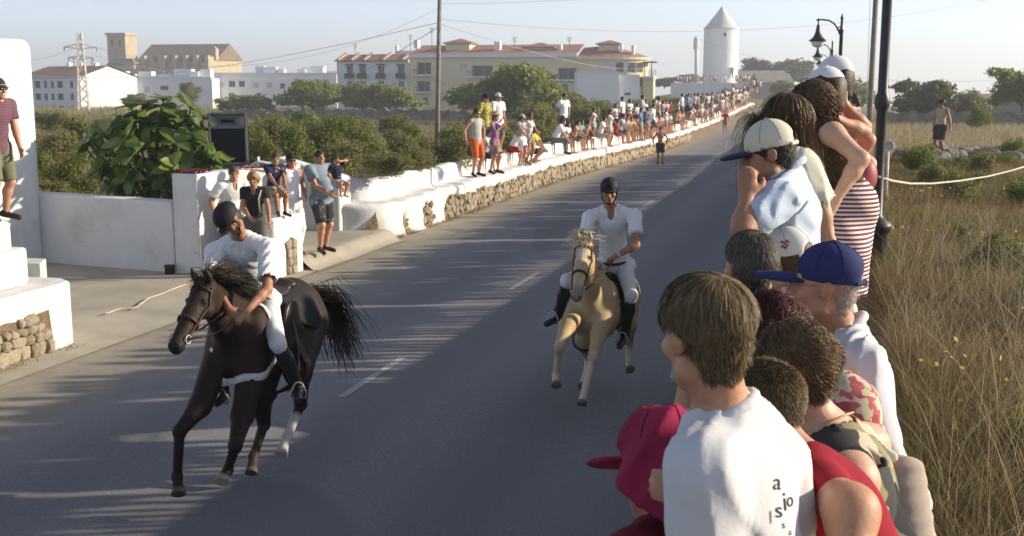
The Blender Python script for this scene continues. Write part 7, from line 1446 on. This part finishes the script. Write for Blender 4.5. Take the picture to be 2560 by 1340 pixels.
def hair(p, J, m, n, length, seed, mode='short', wid=.0022, curl=0.0, cfreq=30, grav=.5, lift=.35, base=True, bc=BRN, mask=None, seg=5, thick=.0, r=V3(.079,.099,.091), hug=.85, clump=.12, stiff=.5, torso=False, back=0.0):
    if base:
        hc_ = hair_cap(p, J, hairc(bc), thick, vox=.009, amp=.002).data; k_ = len(hc_.vertices); co = np.empty(k_*3, np.float32); hc_.vertices.foreach_get('co', co); nn = np.empty(k_*3, np.float32); hc_.vertices.foreach_get('normal', nn)
        co = co.reshape(-1, 3).astype(float)+J['base']; nn = nn.reshape(-1, 3).astype(float); low = ((co-J['hd'])@J['hu'] < .035) & ((co-J['hd'])@J['hf'] < .03)
        if mode == 'short' and low.any():
            g_ = np.random.default_rng(seed+50); ix = g_.choice(np.flatnonzero(low), max(400, n//4)); q0 = co[ix]+g_.normal(size=(len(ix), 3))*.003; dn = -J['hu']*1.0-J['hf']*.15; t0 = dn-nn[ix]*(nn[ix]@dn)[:, None]
            strands('nape_strands', p, J['base'], q0, nn[ix], t0+nn[ix]*.22, np.full(len(ix), min(.017, length if np.isscalar(length) else .017)), m, wid*.9, 3, .15, 0, 0, None, seed+51, .4, clump=.2)
    ear = lambda l: ~((np.abs(l[:,0]) > .70) & (l[:,2] < .12) & (l[:,1] > -.38))
    q, nr, l, push = scalp(J, n, seed, (lambda l: ear(l) & (mask(l) if mask else True)) if mode == 'short' else mask, r); c0 = V3(.15, -.35, .92); t = l-c0; t = t-l*(t*l).sum(1, keepdims=True); t = unit(t); tw = t@np.stack([J['hr'], J['hf'], J['hu']]); sw = np.cross(nr, tw)*.35
    L = np.full(len(q), length) if np.isscalar(length) else length(l)
    return strands('hair_strands', p, J['base'], q, nr, tw+nr*lift+sw-J['hf']*(.8 if mode == 'long' else 0), L, m, wid, seg, grav, curl, cfreq, [push]+([(J['ch']+J['spine']*.02, V3(.20,.13,.22), np.stack([J['sx'], J['sf'], J['spine']]))] if torso else []), seed, stiff, hug=hug, clump=clump, down=tuple(unit(V3(0,0,-1)-J['hf']*back)))
HM_BROWN = hairmat('brown_hair', (.035,.022,.011), (.27,.185,.09)); HM_DARK = hairmat('dark_hair', (.010,.008,.006), (.085,.065,.045)); HM_GREYDK = hairmat('greying_hair', (.012,.011,.009), (.20,.18,.14)); HM_MAROON = hairmat('maroon_hair', (.025,.006,.008), (.15,.05,.045)); HM_CURL = hairmat('curl_brown', (.038,.022,.012), (.27,.165,.085)); HM_LONG = hairmat('long_brown', (.022,.012,.007), (.21,.125,.06)); HM_GREY = hairmat('grey_hair', (.25,.24,.22), (.55,.53,.50))
M_TEE = mat('white_tee', (.56,.56,.58), .85, 3, .05, 120, .25, .003, .12)
# -- boy in the white tee, seen from behind
p1, J1b = fig((1768,838), 2.12, 1.50, 322, 'stand', 'boy with thick brown hair and white lettered T-shirt, seen from behind', 0, .0075, headface=318, hpitch=-6, hroll=4,
    over=dict(nk=(1808,1038,2.17), pv=(1905,1640,2.28), sL=(1752,1168,2.06), sR=(1926,1138,2.32), eL=(1775,1430,2.10), wL=(1758,1228,2.18), eR=(1975,1410,2.34), wR=(1950,1620,2.25)), body_kw=dict(curl=.95, pals={'L': V3(-.2,.9,-.35), 'dL': V3(-.96,-.22,.12)}))
sh1 = top(p1, J1b, M_TEE, (.66), .018, .05, vox=.0085, amp=.011, loose=.010, freq=170, tilt=.4, cav=False, name='t_shirt', neck=.058, seed=4); shorts(p1, J1b, cloth((.10,.12,.2)), .9, .02)
hair(p1, J1b, HM_BROWN, 21000, lambda l: .026+.036*np.clip(l[:,2]+.2, 0, 1)*(.6+.6*np.abs(np.sin(l[:,0]*9+l[:,1]*7))), 21, wid=.0018, grav=.12, lift=.34, r=V3(.082,.102,.094), thick=-.002, seg=6, hug=.62, clump=.34)
S = Sdf(); 
for a in np.linspace(0, 2*math.pi, 25)[:-1]:
    c = lambda a: J1b['nk']+J1b['spine']*.012+(J1b['sx']*math.cos(a)*1.02+J1b['sf']*math.sin(a)*.95)*.068+J1b['sf']*.004-J1b['spine']*.018*math.sin(a)
    S.cap(c(a), c(a+2*math.pi/24), .011, None, .008)
sdf_obj('neckband', S, .0065, M_TEE, p1, J1b['base'])
def print_on(shirt, origin, text, px, py, hpx, rot=0.0, m=None, parent=None, sx=1.0):
    cu = bpy.data.curves.new('lettering', 'FONT'); cu.body = text; cu.align_x = 'CENTER'; cu.align_y = 'CENTER'; cu.size = 1.0; o = bpy.data.objects.new('lettering', cu); COL.objects.link(o); dg = bpy.context.evaluated_depsgraph_get(); me = bpy.data.meshes.new_from_object(o.evaluated_get(dg)); bpy.data.objects.remove(o)
    bm = bmesh.new(); bm.from_mesh(me); bmesh.ops.subdivide_edges(bm, edges=[e for e in bm.edges if e.calc_length() > .15], cuts=1); bmesh.ops.triangulate(bm, faces=bm.faces)
    sm_ = shirt.data; bv = BVHTree.FromPolygons([tuple(Vector(v.co)+Vector(tuple(origin))) for v in sm_.vertices], [tuple(q.vertices) for q in sm_.polygons]); ok = True
    for v in bm.verts:
        x, y = v.co.x*hpx*sx, v.co.y*hpx; c, s = math.cos(rot), math.sin(rot); q = D(px+x*c-y*s, py-(x*s+y*c), 1)-_C; h_ = bv.ray_cast(Vector(tuple(_C)), Vector(tuple(unit(q))), 6)
        if h_[0] is None: ok = False; continue
        v.co = h_[0]+h_[1]*.0015-Vector(tuple(origin))
    if ok: bm.to_mesh(me); me.materials.clear(); me.materials.append(m or mat('print_black', (.03,.035,.035), .8)); put('lettering', me, parent)
    bm.free()
for tx, px, py, hp, ro, sx in (('a', 1942, 1206, 58, -.05, .85), ('i', 1961, 1255, 70, .1, .7), ('o', 1974, 1250, 52, 0, .6), ('s', 1946, 1276, 56, .05, .95), ('s', 1958, 1312, 26, 0, .9), ('a', 1974, 1330, 24, 0, .8), ('l', 1926, 1294, 46, .05, .6), ('c', 1656, 1282, 24, .6, 1)):
    print_on(sh1, J1b['base'], tx, px, py, hp, ro, None, p1, sx)
# -- crimson cap
p2, J2b = fig((1648,1168), 2.46, 1.42, 296, 'stand', 'child in a crumpled crimson cap in front of the white T-shirt', 1, .009, headface=318, hpitch=-24, hroll=-12, lean=8)
M_CRIM = mat('crimson_cotton', (.27,.020,.062), .85, 10, .18, 120, .3, .003, .15)
s = hs(J2b); R_ = np.stack([J2b['hr'], J2b['hf'], J2b['hu']]); S = Sdf(); S.ell(H(J2b,0,-.014,.030), V3(.096,.116,.118)*s, R_, .02); S.ell(H(J2b,.045,-.060,.060), V3(.060,.060,.050)*s, R_, .03); S.ell(H(J2b,.01,-.06,-.045), V3(.085,.075,.085)*s, R_, .03); S.ell(H(J2b,.01,-.04,-.10), V3(.078,.085,.075)*s, R_, .04); S.cap(D(1610,1215,2.42), D(1632,1275,2.40), .062, .048, .04); S.cut(H(J2b,0,.05,.0), J2b['hf']*.7-J2b['hu']*.7)
cc_ = sdf_obj('cap', S, .0075, M_CRIM, p2, J2b['base'], folds(8, .008, 95, (.4,.2,.9))); seams(cc_, J2b, mat('crimson_dark', (.12,.008,.022), .9)); S = Sdf(); S.ell(H(J2b,-.05,.120,.022), V3(.075,.085,.011)*s, R_, .01); sdf_obj('bill', S, .008, M_CRIM, p2, J2b['base']); hair_cap(p2, J2b, hairc(BRN), .004, vox=.011); top(p2, J2b, cloth((.16,.02,.03)), .6, .02, .05, vox=.012)
# the lobe on the right: the cap's loose back panel pushed up
S = Sdf(); S.ell(D(1702,1098,2.50), V3(.050,.06,.050), None, .03); S.cap(D(1660,1120,2.46), D(1735,1090,2.54), .045, .036, .03); S.cap(D(1668,1160,2.46), D(1715,1130,2.50), .040, .036, .03); sdf_obj('cap_panel', S, .0075, M_CRIM, p2, J2b['base'], folds(9, .006, 34, (.7,.1,.6)))
# -- red sleeveless boy with cropped hair
p3, J3b = fig((1915,1016), 2.62, 1.46, 286, 'stand', 'boy with cropped hair in a dark red sleeveless top, shoulder close to the camera', 0, .0085, headface=300, hpitch=-8, headk=.93,
    over=dict(nk=(2000,1165,2.55), pv=(2370,1740,2.62), sL=(2128,1278,2.24), sR=(2010,1200,2.78), eL=(2120,1560,2.12), eR=(1960,1420,2.9), wL=(2040,1700,2.2), wR=(1900,1500,2.8)), build=1.14)
top(p3, J3b, mat('dark_red_jersey', (.26,.012,.025), .85, 6, .15, 120, .25, .003, .15), 0, .018, .05, vox=.0085, amp=.005, neck=.062); shorts(p3, J3b, cloth(NAVY), .9, .02)
hair(p3, J3b, HM_BROWN, 9000, .016, 22, wid=.002, grav=.1, lift=.8, thick=-.003, seg=2, bc=DKB, hug=.1)
# -- woman with short curls and a leaf print dress
M_LEAF = pat('leaf_print', [(0,(.02,.02,.025)),(.20,(.42,.38,.28)),(.40,(.13,.125,.09)),(.58,(.55,.52,.42)),(.74,(.05,.05,.05)),(.84,(.24,.21,.12))], 13, 'voronoi', 1.1)
p5, J5b = fig((1992,926), 2.95, 1.62, 300, 'sit', 'woman with short brown curls, gold chain and a leaf print sundress', 2, .0085, headface=292, hpitch=-10, seat=.42, headk=.95,
    over=dict(nk=(2060,1075,2.98), pv=(2255,1600,2.86), sL=(2130,1200,2.80), sR=(2165,1115,3.12), eL=(2075,1420,2.78), eR=(2060,1330,3.3), wL=(1990,1480,2.85), wR=(1960,1400,3.2)), build=1.34, fem=True)
top(p5, J5b, M_LEAF, 0, .018, .06, vox=.0085, amp=.004, neck=.115, loose=.01, name='dress'); skirt(p5, J5b, M_LEAF, .5)
hair(p5, J5b, HM_CURL, 12000, .055, 23, wid=.0026, curl=.0085, cfreq=11, grav=.1, lift=.55, thick=.004, seg=8, r=V3(.086,.104,.098), hug=.4, clump=.5)
for q in (-1, 1):
    pa = [J5b['ch']+J5b['sx']*q*.085-J5b['sf']*.125+J5b['spine']*.02, J5b['nk']+J5b['sx']*q*.095-J5b['sf']*.045-J5b['spine']*.008, J5b['nk']+J5b['sx']*q*.088+J5b['sf']*.06-J5b['spine']*.04]
    S = Sdf(); [S.cap(pa[i], pa[i+1], .014, None, .01) for i in range(2)]; sdf_obj('strap', S, .008, M_LEAF, p5, J5b['base'])
MB().tube([tuple(J5b['nk']+J5b['spine']*.012*(1-.6*math.sin(a))+(J5b['sx']*math.cos(a)*.082+J5b['sf']*math.sin(a)*.085)-J5b['base']) for a in np.linspace(0, 6.2832, 33)], .0028, 6).obj('gold_chain', mat('gold', (.55,.36,.10), .3, 60, .3, spec=.8), p5, True)
# -- old man with the blue cap
p6, J6b = fig((2064,716), 3.62, 1.72, 282, 'sit', 'old man in a blue cap, glasses and white shirt seen in profile', 0, .0085, headface=272, hpitch=4, seat=.45, lean=18,
    over=dict(nk=(2110,838,3.70), pv=(2190,1290,3.75), sL=(2150,910,3.46), sR=(2120,880,3.9), eL=(2185,1100,3.42), eR=(2030,1050,3.95), wL=(2080,1180,3.40), wR=(1980,1120,3.9)), build=1.02)
sh6 = top(p6, J6b, mat('white_shirt', (.56,.56,.59), .85, 3, .06, 70, .25, .004, .12), 1.7, .018, .06, vox=.009, amp=.009, loose=.012, seed=12, freq=140); shorts(p6, J6b, cloth((.2,.2,.2)), 1.8, .02)
hair(p6, J6b, HM_GREY, 5000, .010, 24, wid=.002, grav=.4, lift=.25, thick=-.004, seg=3, bc=(.40,.30,.24), mask=lambda l: (l[:,2] < .30) & (l[:,2] > -.22))
c6_ = cap_hat(p6, J6b, mat('blue_cotton', (.030,.036,.115), .85, 10, .15, 120, .3, .003, .15), vox=.0065, bill=.105, hole=True, amp=.006); seams(c6_, J6b, mat('blue_dark', (.015,.018,.06), .9))
S = Sdf(); S.ell(H(J6b,0,-.086,.042), V3(.040,.022,.032)*hs(J6b), np.stack([J6b['hr'], J6b['hf'], J6b['hu']]), .005); sdf_obj('bald_patch', S, .007, mat('pale_hair', (.60,.57,.50), .8, 30, .2, 80, .4, .003), p6, J6b['base'])
S = Sdf(); s = hs(J6b)
for q in (-1, 1):
    S.cap(H(J6b,q*.082,-.01,.012), H(J6b,q*.068,.098,.008), .0022, None, .001)
    for a in np.linspace(0, 5.6, 8): c = lambda a: H(J6b, q*.034+.024*math.cos(a), .108, .002+.019*math.sin(a)); S.cap(c(a), c(a+.8), .0022, None, .001)
sdf_obj('glasses', S, .004, mat('glasses_brown', (.05,.025,.015), .4), p6, J6b['base'])
S = Sdf(); c = lambda a: J6b['nk']+J6b['spine']*.022+(J6b['sx']*math.cos(a)+J6b['sf']*math.sin(a))*.070-J6b['spine']*.03*math.sin(a)
for a in np.linspace(0, 2*math.pi, 25)[:-1]: S.cap(c(a), c(a+2*math.pi/24), .014, None, .008)
sdf_obj('collar', S, .008, mat('white_shirt', (.56,.56,.59), .85, 3, .06, 70, .25, .004, .12), p6, J6b['base'])
# -- maroon hair and floral blouse
p8, J8b = fig((1926,838), 3.34, 1.60, 285, 'sit', 'woman with dark maroon hair and cream red flowered blouse behind the curly woman', 0, .010, seat=.42,
    over=dict(nk=(2000,930,3.35), pv=(2190,1420,3.4), sL=(2125,1010,3.22), sR=(2020,960,3.6), eL=(2165,1200,3.2), eR=(1940,1150,3.7), wL=(2080,1300,3.2), wR=(1900,1250,3.6)), fem=True, build=1.1)
top(p8, J8b, pat('red_floral', [(0,(.50,.44,.32)),(.40,(.34,.07,.09)),(.58,(.54,.48,.36)),(.78,(.42,.12,.13))], 48, 'voronoi', 1.0), .7, .022, .05, vox=.010, name='blouse', loose=.012); skirt(p8, J8b, cloth((.05,.05,.06)), .6)
hair(p8, J8b, HM_MAROON, 8000, .06, 25, wid=.0024, curl=.009, cfreq=18, grav=.15, lift=.5, thick=.002, seg=6, bc=(.03,.008,.01), hug=.4, clump=.4)
# -- greying man, white cap with hole
p10, J10b = fig((1876,668), 3.85, 1.74, 325, 'sit', 'man with short greying dark hair seen from behind, nearest to the road', 0, .0095, seat=.45, headface=330, hpitch=-4)
top(p10, J10b, cloth((.22,.23,.26)), .6, .022, .05, vox=.011); shorts(p10, J10b, cloth((.1,.1,.1)), .9)
hair(p10, J10b, HM_GREYDK, 11000, .030, 26, wid=.0022, grav=.2, lift=.45, thick=-.002, seg=4, bc=BLK, hug=.3)
p11, J11b = fig((1966,662), 4.25, 1.72, 300, 'sit', 'person in a white cap with red marks and a loose white shirt', 0, .010, seat=.45, headface=296, hpitch=-14,
    over=dict(nk=(2000,735,4.25), pv=(2040,1120,4.2), sL=(1985,800,4.0), sR=(2035,775,4.42), eL=(1960,960,3.95), eR=(2060,940,4.5), wL=(1900,1040,4.0), wR=(2000,1040,4.4)))
top(p11, J11b, M_TEE, .8, .026, .05, vox=.010, amp=.009, loose=.016, seed=9, freq=130); shorts(p11, J11b, cloth(KHA), .9); hair_cap(p11, J11b, hairc(BRN), .006, vox=.010); ch_ = cap_hat(p11, J11b, mat('cream_cap', (.66,.65,.60), .85, 10, .08), vox=.007, hole=True)
seams(ch_, J11b, mat('cream_dark', (.40,.38,.34), .9)); em = MB()
for a, b, z in ((-.050,.02,.085),(-.045,-.005,.068)): em.tube([tuple(H(J11b, -.0885*math.cos(.3+t)+.0*z, -.03-.095*math.sin(.2+t*.9)*.6, z+.006*math.sin(t*22))-J11b['base']) for t in np.linspace(0, .55, 12)], .0028, 5)
em.obj('emblem', mat('emblem_red', (.28,.03,.05), .7), p11, True)
# -- boy with the cream cap, hands clasped before his mouth
M_SKYP = mat('pale_blue_polo', (.46,.53,.63), .85, 3, .06, 90, .25, .003, .12)
p12, J12 = fig((1922,385), 4.30, 1.70, 268, 'stand', 'boy in a cream cap and pale blue polo with hands clasped before his mouth', 1, .0085, headface=262, hpitch=-12, headk=.92,
    over=dict(nk=(1962,440,4.36), pv=(1990,800,4.45), sL=(1945,500,4.16), sR=(1985,478,4.55), eL=(1858,575,4.05), wL=(1868,494,4.10), eR=(1885,560,4.55), wR=(1878,490,4.30)), body_kw=dict(curl=1.25, pals={'L': V3(-.1,1,.1), 'dL': V3(-.05,.25,1), 'R': V3(-.1,-1,.1), 'dR': V3(-.05,-.25,1)}))
sh12 = top(p12, J12, M_SKYP, .60, .014, .06, vox=.009, amp=.009, loose=.012, seed=15, freq=140, cav=False); shorts(p12, J12, cloth((.10,.11,.15)), .9, .025)
hair(p12, J12, HM_DARK, 6000, .030, 27, wid=.0022, grav=.5, lift=.3, thick=.005, seg=4, bc=DKB, mask=lambda l: l[:,2] < .35)
c12_ = cap_hat(p12, J12, mat('cream_cotton', (.62,.57,.45), .85, 10, .08, 120, .3, .003, .12), mat('navy_cotton', (.02,.025,.05), .85), vox=.0065, bill=.08, hole=True, amp=.004); seams(c12_, J12, mat('cream_dark', (.40,.38,.34), .9)); eyes(p12, J12)
S = Sdf(); c = lambda a: J12['nk']+J12['spine']*.020+(J12['sx']*math.cos(a)+J12['sf']*math.sin(a))*.069-J12['spine']*.035*math.sin(a)
for a in np.linspace(0, 2*math.pi, 25)[:-1]: S.cap(c(a), c(a+2*math.pi/24), .015, None, .008)
sdf_obj('collar', S, .008, M_SKYP, p12, J12['base'])
bv = BVHTree.FromPolygons([tuple(v.co) for v in sh12.data.vertices], [tuple(q.vertices) for q in sh12.data.polygons])
def snapline(pts, off=.002):
    out = []
    for i in range(len(pts)-1):
        for k in range(8): r = bv.find_nearest(Vector(tuple(pts[i]+(pts[i+1]-pts[i])*k/8-J12['base']))); out.append(tuple(r[0]+r[1]*off))
    return out
for da in (0, .012):
    MB().tube(snapline([D(1905,470,4.2)+V3(0,0,da), D(1945,445,4.2)+V3(0,0,da), D(1985,425,4.3)+V3(0,0,da)]), .0026, 5).obj('piping', mat('navy_cotton', (.02,.025,.05), .85), p12, True)
MB().tube(snapline([D(1905,600,4.1), D(1940,585,4.15), D(1975,545,4.2), D(2000,505,4.3)]), .004, 5).obj('piping', mat('grey_blue_cotton', (.20,.25,.32), .85), p12, True)
# -- woman with long straight hair
p13, J13 = fig((1962,305), 5.05, 1.70, 264, 'stand', 'woman with long straight brown hair and loose cream blouse tied at the waist', 0, .0095, headface=262, hpitch=-8, lean=10, fem=True,
    over=dict(eL=(2050,520,4.95), wL=(2072,600,4.95)))
top(p13, J13, mat('cream_blouse', (.62,.59,.49), .85, 3, .06, 70, .25, .004, .12), .9, .026, .09, vox=.010, amp=.012, loose=.022, seed=18, freq=150, name='blouse'); skirt(p13, J13, cloth((.62,.60,.52)), .62, .03)
k_ = MB(); w0 = J13['pv']+J13['spine']*.0-J13['base']
S = Sdf(); q0 = J13['pv']-J13['sx']*.17-J13['sf']*.05; S.cap(q0, q0-V3(0,0,.12), .03, .05, .02); S.cap(q0, q0-V3(0,0,.13)+J13['sf']*-.09, .03, .05, .02); S.ell(q0, V3(.04,.04,.04), None, .02); sdf_obj('blouse_knot', S, .010, mat('cream_blouse', (.62,.59,.49), .85, 3, .06, 70, .25, .004, .12), p13, J13['base'], folds(3, .008, 40))
hair(p13, J13, HM_LONG, 10000, lambda l: .44+.08*(l[:,1] < .2), 28, 'long', wid=.0034, grav=.9, lift=.02, thick=.006, seg=14, bc=DKB, curl=.004, cfreq=9, hug=1.0, clump=.10, stiff=.1, torso=True, back=.05, mask=lambda l: l[:,1] < .12-.6*np.maximum(0, .3-l[:,2]))
# -- woman with long curls, striped skirt
p14, J14 = fig((2030,262), 5.75, 1.68, 266, 'stand', 'woman with long dark curls, dark green top and red striped skirt, hand on hip', 2, .0095, headface=268, hpitch=-12, lean=14, fem=True,
    over=dict(sL=(2082,335,5.55), sR=(2070,330,5.95), eL=(2152,398,5.45), wL=(2088,500,5.45), eR=(2170,410,6.0), wR=(2118,505,6.0), pv=(2120,505,5.8)), body_kw=dict(curl=.6))
top(p14, J14, mat('dark_green_top', (.020,.032,.030), .8, 5, .15), 0, .014, .02, vox=.010, amp=.003, neck=.07, name='top'); skirt(p14, J14, stripes('red_stripe', (.66,.62,.60), (.16,.035,.055), .021, .5), .66, .026, vox=.011, flare=.075, amp=.010)
hair(p14, J14, HM_CURL, 12000, lambda l: .46+.10*(l[:,1] < .2), 29, 'long', wid=.0038, grav=.75, lift=.25, curl=.022, cfreq=46, thick=.008, seg=34, bc=DKB, hug=.5, clump=.3, stiff=.15, torso=True, back=.16, mask=lambda l: l[:,1] < .3-.6*np.maximum(0, .3-l[:,2]))
# -- two women in white caps behind
p15, J15 = fig((2084,206), 6.75, 1.72, 268, 'stand', 'woman in a tall white cap and red striped top, farthest of the row', 1, .012, lean=8, fem=True, over=dict(eL=(2160,318,6.5), wL=(2110,262,6.45)))
top(p15, J15, stripes('pink_stripe', (.68,.62,.60), (.36,.04,.08), .03, .5), .35, .018, .04, vox=.013); shorts(p15, J15, cloth((.70,.69,.66)), 1.8, .022, .014); hair_cap(p15, J15, hairc(DKB), .012, vox=.011, long=.04); cap_hat(p15, J15, cloth((.66,.66,.66)), vox=.009, bill=.08, lift=.012)
p16, J16 = fig((2060,232), 6.20, 1.68, 266, 'stand', 'woman in a lower white cap with bent arms and white trousers', 0, .012, lean=10, fem=True, over=dict(eL=(2158,330,6.0), wL=(2092,300,5.9), eR=(2170,350,6.4)))
top(p16, J16, cloth((.45,.16,.16)), .2, .018, .03, vox=.013); shorts(p16, J16, cloth((.72,.71,.68)), 1.85, .026, .014); hair_cap(p16, J16, hairc(BRN), .012, vox=.011, long=.04); cap_hat(p16, J16, cloth((.70,.70,.70)), vox=.009, bill=.08)
S = Sdf(); q = D(2142, 448, 6.0); S.ell(q, V3(.10,.09,.085), None, .02); S.cap(q+V3(.02,0,.05), q-V3(.03,0,.06), .075, .06, .03); o = sdf_obj('red_bag', S, .012, mat('red_leather', (.33,.07,.075), .5, 8, .15), None, (0,0,0)); MB().tube([tuple(q+V3(0,-.05,.08)), tuple(q+V3(-.06,0,.22)), tuple(q+V3(-.10,.05,.34))], .008, 6).obj('strap', mat('red_leather', (.33,.07,.075), .5, 8, .15), o, True); tag(o, 'small dull red bag hanging at the hip of the woman in white trousers', 'bag')
# -- beige quilted jacket hung over the bank behind the leaf print dress
S = Sdf(); n = unit(V3(.5,-.8,.1)); S.cap(D(2268,1190,3.12), D(2300,1440,3.02), .055, .062, .03, n, 1.6); S.cap(D(2240,1180,3.16), D(2270,1440,3.06), .05, .06, .04, n, 1.6)
o = sdf_obj('quilted_jacket', S, .009, mat('beige_quilt', (.38,.31,.26), .9, 5, .1, 60, .2, .003), None, (0,0,0), lambda X: .006*np.abs(np.sin(X[:,2]*75))**.6-.004); tag(o, 'beige quilted jacket at the right edge behind the leaf print dress', 'jacket')
# ================================================================ thin sea haze
hz_m = bpy.data.materials.new('haze'); hz_m.use_nodes = True; hn_ = hz_m.node_tree.nodes; hl_ = hz_m.node_tree.links
for n_ in list(hn_):
    if n_.type != 'OUTPUT_MATERIAL': hn_.remove(n_)
pv_ = hn_.new("ShaderNodeVolumePrincipled"); pv_.inputs['Density'].default_value = .0008; pv_.inputs['Color'].default_value = (.92,.95,1,1); pv_.inputs['Anisotropy'].default_value = .3
hl_.new(pv_.outputs[0], [n_ for n_ in hn_ if n_.type == 'OUTPUT_MATERIAL'][0].inputs['Volume'])
o = MB().box((-1700, -60, -50), (1000, 2300, 60)).obj('haze', hz_m); tag(o, kind='stuff')
